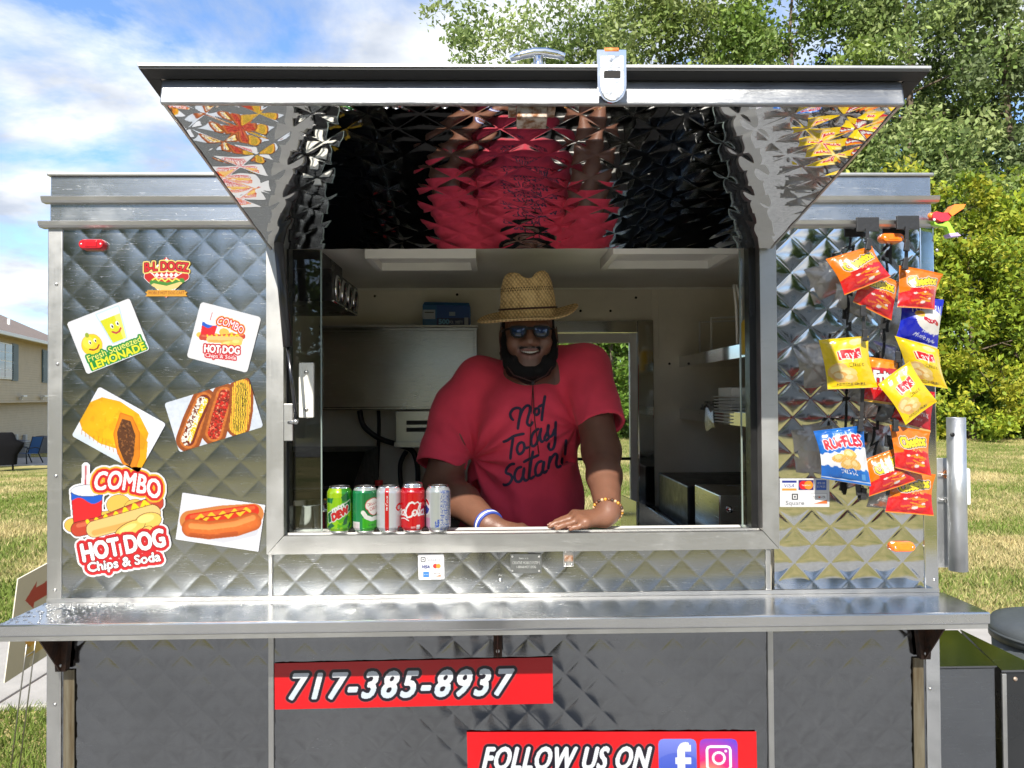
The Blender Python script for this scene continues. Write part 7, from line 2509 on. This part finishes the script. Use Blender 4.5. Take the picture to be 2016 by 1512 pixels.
# beard and hair
S = SDF((hx - .13, hy - .12, hz_ - .19), (hx + .13, hy + .16, hz_ + .14), .0034)
jl = lambda sg: [hd_(sg * .078, .010, .030), hd_(sg * .079, .000, -.015), hd_(sg * .076, -.010, -.055), hd_(sg * .062, -.034, -.088), hd_(sg * .036, -.050, -.108), hd_(0, -.056, -.113)]
for sg in (-1, 1):
    S.chain(jl(sg), [.006, .009, .014, .019, .021, .020], .012)
    S.chain([hd_(sg * .074, -.014, -.055), hd_(sg * .055, -.042, -.078), hd_(sg * .042, -.054, -.094)], [.010, .013, .014], .012)
    S.chain([hd_(sg * .040, -.055, -.052), hd_(sg * .041, -.056, -.072), hd_(sg * .040, -.054, -.095)], [.006, .008, .011], .008)
    S.chain([hd_(sg * .042, -.058, -.052), hd_(sg * .026, -.073, -.0405), hd_(sg * .006, -.081, -.0385)], [.0055, .0055, .0045], .005)
    S.chain([hd_(sg * .05, .02, -.105), hd_(0, .0, -.120)], [.024, .028], .02)
V, Q = S.mesh(1)
N = vnormals(V, Q)
V = V + N * (.0030 * (fbm(V[:, 0] * 260 + V[:, 2] * 190, V[:, 1] * 260 - V[:, 2] * 150, 4, 2) - .4))[:, None]
M_HAIR = mat('black_hair', (.007, .006, .006), .75, bump=1.0, bscale=420, spec=.25)
npmesh('beard', V, Q, M_HAIR, vend, True)
S = SDF((hx - .12, hy - .09, hz_ - .08), (hx + .12, hy + .16, hz_ + .16), .005)
S.ell(hd_(0, .052, .040), (.086, .098, .100), k=0)
S.plane_cut(hd_(0, -.005, 0), (0, -1, .15), (hx - .12, hy - .09, hz_ - .08), (hx + .12, hy + .16, hz_ + .16))
V, Q = S.mesh(1)
npmesh('hair', V, Q, M_HAIR, vend, True)

# ---- T-shirt
S = SDF((-.36, .20, .93), (.42, 1.06, 1.80), .0047)
nb_ = A3([hx - .002, .565, hz_ - .162])
chest = P(1033, 842, .545); belly = P(1034, 985, .60)
S.ell(chest, (.190, .165, .215), k=.05)
S.ell(belly, (.203, .190, .25), k=.06)
S.cap(belly + A3([0, .06, -.05]), pel + A3([0, 0, .06]), .19, .195, .05)
S.cap(nb_, SLs + A3([-.012, 0, -.004]), .090, .078, .045)
S.cap(P(1103, 722, .56), SLs + A3([-.012, 0, -.004]), .074, .078, .03)
S.cap(nb_ + A3([-.02, .01, -.02]), P(947, 752, .56), .088, .078, .04)
S.cap(P(947, 752, .56), SRs + A3([.006, 0, -.004]), .078, .080, .04)
slL, slR = P(1186, 838, .385), P(866, 920, .47)
S.cap(SLs, slL + (slL - SLs) * .25, .081, .073, .035)
S.cap(SRs, slR + (slR - SRs) * .25, .080, .082, .035)
for a, b, r in ((SLs, slL, .073), (SRs, slR, .082)):
    d = (b - a) / np.linalg.norm(b - a)
    lo, hi = b - .12, b + .12
    S.plane_cut(b, d, lo, hi)
    S.cap(b - d * .05, b + d * .08, r - .013, r - .009, 0, sub=True)
# neck opening
nd = A3([0, -.42, 1.0]); nd /= np.linalg.norm(nd)
S.cap(A3([hx - .006, .520, hz_ - .140]), A3([hx - .006, .485, hz_ - .02]), .071, .071, .004, sub=True)
V, Q = S.mesh(2)
N = vnormals(V, Q)
# cloth folds: pulled from the armpits, hanging in the belly
fold = np.zeros(len(V))
for arm, sgn, amp in ((P(930, 905, .42), -1, .0110), (P(1138, 840, .42), 1, .0060)):
    dx_, dz_ = V[:, 0] - arm[0], V[:, 2] - arm[2]
    r = np.hypot(dx_, dz_); th = np.arctan2(dz_, dx_)
    fold += amp * np.exp(-(r / .17) ** 2) * np.clip(r / .05, 0, 1) * np.sin(th * 11 + 3 * fbm(V[:, 0] * 9, V[:, 2] * 9, 3))
low = np.clip((1.38 - V[:, 2]) / .2, 0, 1)
fold += .0066 * low * np.sin((V[:, 0] + .18 * (V[:, 2] - 1.2)) * 52 + 5 * fbm(V[:, 0] * 6, V[:, 2] * 3, 5))
fold += .010 * (fbm(V[:, 0] * 11 + V[:, 1] * 5, V[:, 2] * 8 + V[:, 1] * 6, 9, 3) - .45)
for b_ in (slL, slR):
    fold *= np.clip((np.linalg.norm(V - b_, axis=1) - .075) / .06, .12, 1)
V = V + N * fold[:, None]
M_SHIRT = mat('red_cotton', (.70, .050, .088), .85, var=.10, vscale=5, bump=.22, bscale=380, sheen=.12, spec=.2)
shirt = npmesh('shirt', V, Q, M_SHIRT, vend, True)
bvh = BVHTree.FromPolygons([tuple(v) for v in V], [tuple(q) for q in Q])
camv = Vector(CAM)


def onto_shirt(px, py, lift=.0016):
    d = Vector((P(px, py, .4) - CAM)).normalized()
    h = bvh.ray_cast(camv, d)
    return None if h[0] is None else h[0] - d * lift


def ribbon(mb, pts, w):
    """brush stroke printed on the cloth; pts in photo pixels, w = width in pixels"""
    q = []
    n = len(pts)
    for i in range(n - 1):
        p0, p1, p2, p3 = [np.array(pts[j], float) for j in (max(i - 1, 0), i, i + 1, min(i + 2, n - 1))]
        st = max(3, int(np.hypot(*(p2 - p1)) / 2.0))
        for t in np.linspace(0, 1, st, endpoint=False):
            q.append(.5 * (2 * p1 + (p2 - p0) * t + (2 * p0 - 5 * p1 + 4 * p2 - p3) * t * t + (-p0 + 3 * p1 - 3 * p2 + p3) * t ** 3))
    q.append(np.array(pts[-1], float))
    q = np.array(q)
    rows = []
    for i, p in enumerate(q):
        t = q[min(i + 1, len(q) - 1)] - q[max(i - 1, 0)]
        t = t / (np.linalg.norm(t) + 1e-9)
        nn = np.array([-t[1], t[0]])
        f = min(1, .55 + min(i, len(q) - 1 - i) * .25)
        row = [onto_shirt(*(p + nn * w * .5 * f * e)) for e in (-1, 0, 1)]
        if any(r is None for r in row):
            continue
        rows.append(row)
    if len(rows) < 2: return
    v = [tuple(r) for row in rows for r in row]
    mb.add(v, [(i * 3 + j, i * 3 + j + 1, (i + 1) * 3 + j + 1, (i + 1) * 3 + j) for i in range(len(rows) - 1) for j in (0, 1)], 0, True)


K = lambda x, y: (970 + x / 7.2, 760 + y / 7.2)       # lettering traced on an enlarged grid
words = [
    [[(300, 490), (262, 450), (250, 390), (290, 330), (350, 310), (395, 330), (390, 400), (372, 500), (355, 620)], [(360, 560), (385, 440), (425, 340), (480, 280), (525, 290), (525, 360), (500, 450), (490, 530), (530, 560), (575, 500)],
     [(640, 310), (600, 330), (590, 380), (620, 410), (655, 380), (655, 330), (630, 310)], [(745, 130), (725, 240), (705, 380), (695, 500)], [(640, 300), (700, 270), (740, 255)]],
    [[(140, 795), (210, 770), (290, 715), (370, 690), (455, 675)], [(290, 720), (275, 830), (258, 950), (250, 1045)], [(430, 790), (370, 820), (345, 900), (375, 965), (430, 930), (450, 860), (430, 790)], [(440, 860), (475, 880), (520, 860)],
     [(660, 600), (580, 660), (545, 760), (560, 850), (610, 830), (650, 740), (690, 600)], [(690, 590), (670, 700), (690, 790), (730, 770)], [(795, 540), (780, 640), (735, 740), (760, 770), (810, 720)],
     [(790, 540), (780, 640), (800, 720), (850, 690), (880, 600)], [(895, 495), (890, 620), (885, 780), (860, 880), (815, 905), (790, 860), (805, 800)]],
    [[(320, 1105), (260, 1110), (200, 1170), (190, 1230), (250, 1255), (275, 1310), (235, 1380), (170, 1405), (145, 1380)], [(420, 1145), (350, 1170), (310, 1260), (330, 1345), (390, 1350), (430, 1270), (450, 1160)], [(448, 1150), (430, 1270), (460, 1340), (510, 1320)],
     [(575, 915), (550, 1040), (530, 1180), (520, 1290), (545, 1310), (600, 1270)], [(430, 1085), (500, 1045), (580, 1010), (660, 975)], [(710, 1060), (640, 1090), (605, 1180), (620, 1265), (680, 1250), (715, 1170), (730, 1060)], [(728, 1060), (710, 1170), (730, 1230), (780, 1190)],
     [(815, 990), (800, 1090), (785, 1185)], [(795, 1110), (840, 1010), (890, 960), (915, 1000), (900, 1090), (920, 1150), (970, 1120), (990, 1010)]],
    [[(1042, 755), (1035, 860), (1025, 985)], [(1048, 1068), (1052, 1084)]],
]
M_INK = mat('navy_print', (.020, .016, .045), .7)
for w_ in words:
    mb = MB()
    for st in w_:
        ribbon(mb, [K(*p) for p in st], 5.6 if len(st) > 2 else 7.0)
    if mb.v:
        o = mb.build('lettering', M_INK, shirt)
# collar rib
ring = []
for t in np.linspace(0, 2 * math.pi, 40, endpoint=False):
    ring.append(A3([hx + .0805 * math.cos(t), .522 + .070 * math.sin(t) - .010 * math.cos(2 * t), hz_ - .128 + .030 * math.sin(t) + .022 * abs(math.cos(t)) ** 2]))
hits = []
for p in ring:
    h = bvh.find_nearest(Vector(p))
    hits.append(np.array(h[0]) * .7 + p * .3)
MB().tube(hits, .0042, 8, close=True).build('collar', M_SHIRT, shirt)
# shorts and shoes (below the sill)
S = SDF((-.36, .48, .50), (.42, 1.12, 1.06), .009)
S.ell(pel, (.205, .185, .13), k=.04)
for sg in (-1, 1):
    hip = pel + A3([sg * .095, 0, -.06]); kn = A3([.03 + sg * .12, .74, .58])
    S.cap(hip, kn, .122, .098, .04)
V, Q = S.mesh(1); npmesh('shorts', V, Q, mat('black_shorts', (.02, .02, .024), .85, bump=.2, bscale=200), vend, True)
for sg in (-1, 1):
    an = A3([.03 + sg * .13, .82, FZL + .04])
    S = SDF(an - A3([.10, .28, .06]), an + A3([.10, .12, .12]), .007)
    S.ell(an + A3([0, .02, .005]), (.052, .065, .05), k=.02); S.ell(an + A3([sg * .015, -.13, -.005]), (.056, .105, .04), k=.03)
    S.plane_cut(A3([0, 0, FZL + .002]), (0, 0, -1), an - .4, an + .4)
    V, Q = S.mesh(1); npmesh('shoe', V, Q, mat('dark_shoe', (.03, .03, .032), .6), vend, True)

# ---- straw hat
hat0 = P(1041, 640, .40)
hb = A3([hat0[0], .432, hat0[2] + .030])
tilt = rotm('X', R_(6)) @ rotm('Y', R_(-2.5))
n = 72
prof = [(.093, .000, 0), (.0925, .010, 0), (.0905, .030, 0), (.088, .055, 0), (.085, .080, 0), (.081, .102, 0), (.076, .118, .2), (.070, .131, .5), (.058, .139, .8), (.040, .141, 1.0), (.020, .140, 1.0), (.002, .139, 1.0)]
V, F = [], []
for (r, z, w) in prof:
    for kk in range(n):
        t = 2 * math.pi * kk / n
        x, y = r * math.cos(t), r * 1.13 * math.sin(t)
        dent = math.exp(-((x - .004) / .026) ** 2) * (1.0 - .35 * (y / .1) ** 2)
        pk = .004 * math.cos(2 * t)
        zz = z - w * .030 * dent + .006 * w * (1 if x > 0 else .4) * (abs(x) > .02)
        pin = 1 - .10 * max(0, -math.sin(t)) * math.exp(-((z - .115) / .03) ** 2) * (abs(math.cos(t)) < .5)
        V.append(tilt @ A3([x * pin, y * pin, zz]) + hb)
for i in range(len(prof) - 1):
    for kk in range(n):
        F.append((i * n + kk, i * n + (kk + 1) % n, (i + 1) * n + (kk + 1) % n, (i + 1) * n + kk))


def straw(name):
    m = mat(name, (.52, .345, .135), .75, bump=0, spec=.25)
    nt = m.node_tree; b = nt.nodes['Principled BSDF']
    t = nt.nodes.new('ShaderNodeTexCoord')
    outs = []
    for rot, sc in ((.62, 34), (-.62, 34)):
        mp = nt.nodes.new('ShaderNodeMapping'); mp.inputs['Rotation'].default_value = (0, rot, 0); mp.inputs['Scale'].default_value = (1, 1, 1)
        nt.links.new(t.outputs['Object'], mp.inputs[0])
        w = nt.nodes.new('ShaderNodeTexWave'); w.bands_direction = 'X'; w.inputs['Scale'].default_value = sc; w.inputs['Distortion'].default_value = 1.6
        w.inputs['Detail'].default_value = 2.0; w.inputs['Detail Scale'].default_value = 3.0
        nt.links.new(mp.outputs[0], w.inputs['Vector']); outs.append(w)
    mx = nt.nodes.new('ShaderNodeMixRGB'); mx.blend_type = 'MULTIPLY'; mx.inputs[0].default_value = .8
    nt.links.new(outs[0].outputs['Color'], mx.inputs[1]); nt.links.new(outs[1].outputs['Color'], mx.inputs[2])
    n_ = nt.nodes.new('ShaderNodeTexNoise'); n_.inputs['Scale'].default_value = 45; nt.links.new(t.outputs['Object'], n_.inputs['Vector'])
    ad = nt.nodes.new('ShaderNodeMixRGB'); ad.inputs[0].default_value = .55
    nt.links.new(mx.outputs[0], ad.inputs[1]); nt.links.new(n_.outputs['Fac'], ad.inputs[2])
    r = nt.nodes.new('ShaderNodeValToRGB')
    r.color_ramp.elements[0].position, r.color_ramp.elements[1].position = .12, .55
    r.color_ramp.elements[0].color = (.27, .16, .055, 1); r.color_ramp.elements[1].color = (.74, .53, .25, 1)
    nt.links.new(ad.outputs[0], r.inputs[0]); nt.links.new(r.outputs[0], b.inputs['Base Color'])
    bp = nt.nodes.new('ShaderNodeBump'); bp.inputs['Strength'].default_value = .8; bp.inputs['Distance'].default_value = .003
    nt.links.new(ad.outputs[0], bp.inputs['Height']); nt.links.new(bp.outputs[0], b.inputs['Normal'])
    return m


M_STRAW = straw('straw_weave')
hat = npmesh('straw_hat', A3(V), A3(F), M_STRAW, vend, True)
V, F = [], []
rows = [(.093, 0), (.105, -.003), (.122, -.004), (.140, -.003), (.156, .000), (.164, .003)]
for layer in (0, 1):
    for ri, (r, z) in enumerate(rows):
        for kk in range(n):
            t = 2 * math.pi * kk / n
            f = (r - .093) / .071
            zz = z - f * .010 * max(0, -math.sin(t)) + f * .026 * max(0, math.cos(t)) ** 3 - f * .006 * max(0, -math.cos(t)) + f * .004 * math.sin(3 * t + 1) + f * .02 * max(0, math.sin(t))
            V.append(tilt @ A3([r * (1.0 - .02 * f * max(0, math.cos(t))) * math.cos(t), r * 1.10 * math.sin(t), zz - layer * .003]) + hb)
m_ = len(rows)
for layer in (0, 1):
    o = layer * m_ * n
    for i in range(m_ - 1):
        for kk in range(n):
            q = (o + i * n + kk, o + i * n + (kk + 1) % n, o + (i + 1) * n + (kk + 1) % n, o + (i + 1) * n + kk)
            F.append(q[::-1] if layer == 0 else q)
for kk in range(n):
    a, b = (m_ - 1) * n + kk, (m_ - 1) * n + (kk + 1) % n
    F.append((a, b, b + m_ * n, a + m_ * n))
npmesh('brim', A3(V), A3(F), M_STRAW, hat, True)
# cord band, open-weave ring of holes, brim edge
M_CORD = mat('brown_cord', (.045, .014, .010), .6)
MB().tube([tilt @ A3([.0925 * math.cos(t), .0925 * 1.13 * math.sin(t), .026]) + hb for t in np.linspace(0, 2 * math.pi, 60, endpoint=False)], .0030, 8, close=True).build('hat_band', M_CORD, hat)
m = MB()
for kk in range(64):
    t = 2 * math.pi * kk / 64
    for dz in (-.0035, .0035):
        tt = t + (dz > 0) * math.pi / 64
        c = tilt @ A3([.0842 * math.cos(tt), .0842 * 1.13 * math.sin(tt), .0865 + dz]) + hb
        nrm = tilt @ A3([math.cos(tt), math.sin(tt), 0]); tg_ = tilt @ A3([-math.sin(tt), math.cos(tt), 0]); up_ = tilt @ A3([0, 0, 1.0])
        m.add([c + nrm * .0012 + tg_ * .0022, c + nrm * .0012 + up_ * .0027, c + nrm * .0012 - tg_ * .0022, c + nrm * .0012 - up_ * .0027], [(0, 1, 2, 3)])
m.build('open_weave', mat('weave_gap', (.03, .018, .008), .9), hat)
# chin cord with toggle
for sg in (-1, 1):
    MB().tube([hd_(sg * .088, .0, .03), hd_(sg * .092, -.012, -.02), hd_(sg * .088, -.03, -.07), hd_(sg * .05, -.075, -.125), hd_(.008, -.088, -.146)], .0016, 6).build('chin_cord', M_CORD, hat)
MB().lathe([(.0005, -.007), (.004, -.006), (.005, 0), (.004, .006), (.0005, .007)], hd_(.008, -.089, -.150), 12).build('toggle', M_BLKP, hat)
pts = []
for x, y in ((1049, 758), (1050, 775), (1051, 800), (1053, 830), (1057, 860), (1061, 893)):
    h = onto_shirt(x, y, .006)
    if h: pts.append(np.array(h))
if len(pts) > 2:
    MB().tube([hd_(.008, -.088, -.155)] + pts, .0016, 6).build('chin_cord', M_CORD, hat)
pts = []
for x, y in ((1049, 760), (1047, 800), (1045, 840), (1043, 880), (1041, 920), (1039, 945)):
    h = onto_shirt(x, y, .006)
    if h: pts.append(np.array(h))
if len(pts) > 2:
    MB().tube([hd_(.008, -.088, -.155)] + pts, .0013, 6).build('chin_cord', M_CORD, hat)

# ---- sunglasses
M_SGF = mat('black_acetate', (.004, .004, .004), .4, spec=.25)
M_LENS = mat('mirror_lens', (.010, .022, .06), .03, .25, coat=.3)
gy_ = hy - .086
sgl = MB().box(hx - .010, hx + .010, gy_ - .004, gy_ + .004, hz_ + .0135, hz_ + .0215, b=.002).build('sunglasses', M_SGF, vend)
for sg in (-1, 1):
    cx_ = hx + sg * .0345
    out = [(-.026, .014), (-.020, .019), (.0, .0205), (.022, .0195), (.028, .013), (.024, -.008), (.014, -.0165), (.0, -.018), (-.014, -.015), (-.022, -.005)]
    out = [(sg * x, z) for x, z in out]
    inn = [(x * .78, z * .72) for x, z in out]
    yy = lambda x: gy_ + 2.6 * (x + sg * .0345) ** 2
    m = MB(); N_ = len(out)
    v = [(cx_ + x, yy(x) - .004, hz_ + .006 + z) for x, z in out] + [(cx_ + x, yy(x) - .004, hz_ + .006 + z) for x, z in inn]
    v += [(p[0], p[1] + .007, p[2]) for p in v]
    f = []
    for i in range(N_):
        j = (i + 1) % N_
        f += [(i, j, j + N_, i + N_), (i + 2 * N_, i + 3 * N_, j + 3 * N_, j + 2 * N_), (i, i + 2 * N_, j + 2 * N_, j), (i + N_, j + N_, j + 3 * N_, i + 3 * N_)]
    m.add(v, f); m.build('rim', M_SGF, sgl)
    m = MB()
    v = [(cx_, yy(0) - .0034, hz_ + .006)] + [(cx_ + x * .88, yy(x) - .001, hz_ + .006 + z * .86) for x, z in out]
    mid = [(cx_ + x * .5, yy(x * .5) - .0028, hz_ + .006 + z * .5) for x, z in out]
    v += mid
    f = [(0, 1 + N_ + i, 1 + N_ + (i + 1) % N_) for i in range(N_)] + [(1 + N_ + i, 1 + i, 1 + (i + 1) % N_, 1 + N_ + (i + 1) % N_) for i in range(N_)]
    m.add(v, f, 0, True); m.build('lens', M_LENS, sgl)
    MB().tube([(cx_ + sg * .026, yy(sg * .026) + .001, hz_ + .018), (hx + sg * .080, hy - .03, hz_ + .018), (hx + sg * .088, hy + .03, hz_ + .016)], .0032, 8).build('temple', M_SGF, sgl)
# ---- bracelets
br = empty('bead_bracelet', (0, 0, 0)); br.parent = vend; br.location = Vector(WLs) - Vector(vend.location)
ax_ = (WLs - ELs) / np.linalg.norm(WLs - ELs)
e1 = np.cross(ax_, [0, 1, 0]); e1 /= np.linalg.norm(e1); e2 = np.cross(ax_, e1)
BM = [mat('amber_bead', (.55, .25, .03), .25), mat('brown_bead', (.16, .06, .02), .3), mat('dark_bead', (.05, .02, .012), .3), mat('tan_bead', (.5, .33, .18), .35)]
bcn = WLs - ax_ * .004
for kk in range(26):
    t = 2 * math.pi * kk / 26
    c = bcn + e1 * .0385 * math.cos(t) + e2 * .0385 * math.sin(t) + ax_ * .006 * math.sin(t + 1)
    MB().lathe([(.0003, -.0047), (.0034, -.0034), (.0048, 0), (.0034, .0034), (.0003, .0047)], c, 10).build('bead', BM[(kk * 7) % 4], br)
ax_ = (WRs - ERs) / np.linalg.norm(WRs - ERs); e1 = np.cross(ax_, [0, 1, 0]); e1 /= np.linalg.norm(e1); e2 = np.cross(ax_, e1)
m = MB()
for off, mi in ((-.008, 0), (0, 1), (.008, 0)):
    m.tube([WRs + ax_ * off + .0385 * (e1 * math.cos(t) + e2 * math.sin(t)) for t in np.linspace(0, 2 * math.pi, 30, endpoint=False)], .0045, 8, mi=mi, close=True)
m.build('wristband', [mat('blue_band', (.03, .06, .30), .5), M_WHITE], vend)

# ---------------------------------------------------------------- the photographer, seen only mirrored in the quilted steel
px0, py0 = -.02, CAM[1] - .47
pho = empty('person', (px0, py0, .006), 0, 'person in black trousers and dark flats mirrored below the counter, holding up a phone', 'person')
o_ = A3([px0, py0, .006])
S = SDF(o_ + A3([-.34, -.22, -.01]), o_ + A3([.34, .52, 1.72]), .0085)
S.ell(o_ + A3([0, .0, 1.56]), (.072, .09, .11), k=.02); S.ell(o_ + A3([0, .03, 1.50]), (.055, .06, .07), k=.03)
S.ell(o_ + A3([0, .092, 1.535]), (.012, .018, .018), k=.01)
S.cap(o_ + A3([0, -.01, 1.46]), o_ + A3([0, -.02, 1.36]), .048, .055, .03)
S.cap(o_ + A3([-.15, 0, 1.34]), o_ + A3([.15, 0, 1.34]), .055, .055, .04)
S.cap(o_ + A3([0, 0, 1.28]), o_ + A3([0, 0, 1.0]), .12, .12, .05); S.ell(o_ + A3([0, 0, .92]), (.165, .12, .12), k=.05)
for sg in (-1, 1):
    lg = [o_ + A3([sg * .085, 0, .86]), o_ + A3([sg * .09, .015, .48]), o_ + A3([sg * .095, -.005, .09])]
    S.chain(lg, [.088, .055, .036], .03); S.chain([lg[2], o_ + A3([sg * .10, -.03, .04]), o_ + A3([sg * .12, .15, .025])], [.036, .032, .022], .02)
    sh = o_ + A3([sg * .165, 0, 1.33]); el = o_ + A3([sg * .20, .16, 1.20]); wr_ = o_ + A3([sg * .085, .40, 1.50])
    S.chain([sh, el, wr_], [.047, .038, .026], .02)
    pm = o_ + A3([sg * .070, .425, 1.55])
    S.cap(wr_, pm, .025, .02, .015)
    for i in range(4):
        S.chain([pm + A3([0, .012, -.02 + .018 * i]), pm + A3([-sg * .012, .032, -.02 + .018 * i]), pm + A3([-sg * .03, .034, -.02 + .018 * i])], [.009, .008, .007], .004)
    S.chain([pm + A3([0, 0, -.02]), pm + A3([-sg * .015, -.012, -.005]), pm + A3([-sg * .028, -.014, .012])], [.011, .009, .008], .005)
V, Q = S.mesh(1)
npmesh('body', V, Q, mat('fair_skin', (.52, .30, .22), .5, sss=.1), pho, True)
S = SDF(o_ + A3([-.30, -.22, .10]), o_ + A3([.30, .25, 1.06]), .009)
S.ell(o_ + A3([0, 0, .93]), (.178, .135, .12), k=.05)
for sg in (-1, 1):
    S.chain([o_ + A3([sg * .085, 0, .86]), o_ + A3([sg * .09, .015, .48]), o_ + A3([sg * .095, -.005, .19])], [.102, .068, .052], .03)
V, Q = S.mesh(1); npmesh('trousers', V, Q, mat('black_trousers', (.012, .012, .014), .85), pho, True)
S = SDF(o_ + A3([-.34, -.22, .90]), o_ + A3([.34, .30, 1.46]), .009)
S.cap(o_ + A3([0, 0, 1.28]), o_ + A3([0, 0, .98]), .138, .15, .05); S.cap(o_ + A3([-.15, 0, 1.335]), o_ + A3([.15, 0, 1.335]), .068, .068, .04)
for sg in (-1, 1):
    S.cap(o_ + A3([sg * .165, 0, 1.33]), o_ + A3([sg * .19, .10, 1.25]), .062, .058, .02)
V, Q = S.mesh(1); npmesh('top', V, Q, mat('black_top', (.018, .018, .02), .85), pho, True)
S = SDF(o_ + A3([-.13, -.16, 1.30]), o_ + A3([.13, .14, 1.72]), .008)
S.ell(o_ + A3([0, -.03, 1.57]), (.09, .095, .115), k=.02); S.cap(o_ + A3([0, -.08, 1.5]), o_ + A3([0, -.10, 1.38]), .06, .04, .03)
S.plane_cut(o_ + A3([0, .03, 0]), (0, 1, .1), o_ + A3([-.13, -.16, 1.0]), o_ + A3([.13, .14, 1.58]))
V, Q = S.mesh(1); npmesh('hair', V, Q, mat('brown_hair', (.06, .03, .015), .6), pho, True)
for sg in (-1, 1):
    c = o_ + A3([sg * .11, .06, .02])
    S = SDF(c - A3([.07, .16, .03]), c + A3([.07, .16, .06]), .006)
    S.cap(c + A3([-sg * .01, -.08, .008]), c + A3([sg * .01, .10, .004]), .038, .034, .01)
    S.cap(c + A3([-sg * .008, -.07, .05]), c + A3([sg * .004, .05, .05]), .032, .030, .004, sub=True)
    S.plane_cut(A3([0, 0, .0065]), (0, 0, -1), c - .3, c + .3)
    V, Q = S.mesh(1); npmesh('flat_shoe', V, Q, mat('dark_flats', (.03, .018, .02), .4), pho, True)
ph = empty('mobile_phone', (0, CAM[1] - .012, CAM[2]), 0, 'mobile phone held up by the photographer mirrored in the steel', 'phone')
MB().box(-.040, .040, CAM[1] - .020, CAM[1] - .012, CAM[2] - .14, CAM[2] + .02, b=.003).build('case', M_BLK, ph)
MB().box(-.020, .012, CAM[1] - .0115, CAM[1] - .0095, CAM[2] - .03, CAM[2] - .012, b=.0008).build('lens_bump', M_BLK, ph)
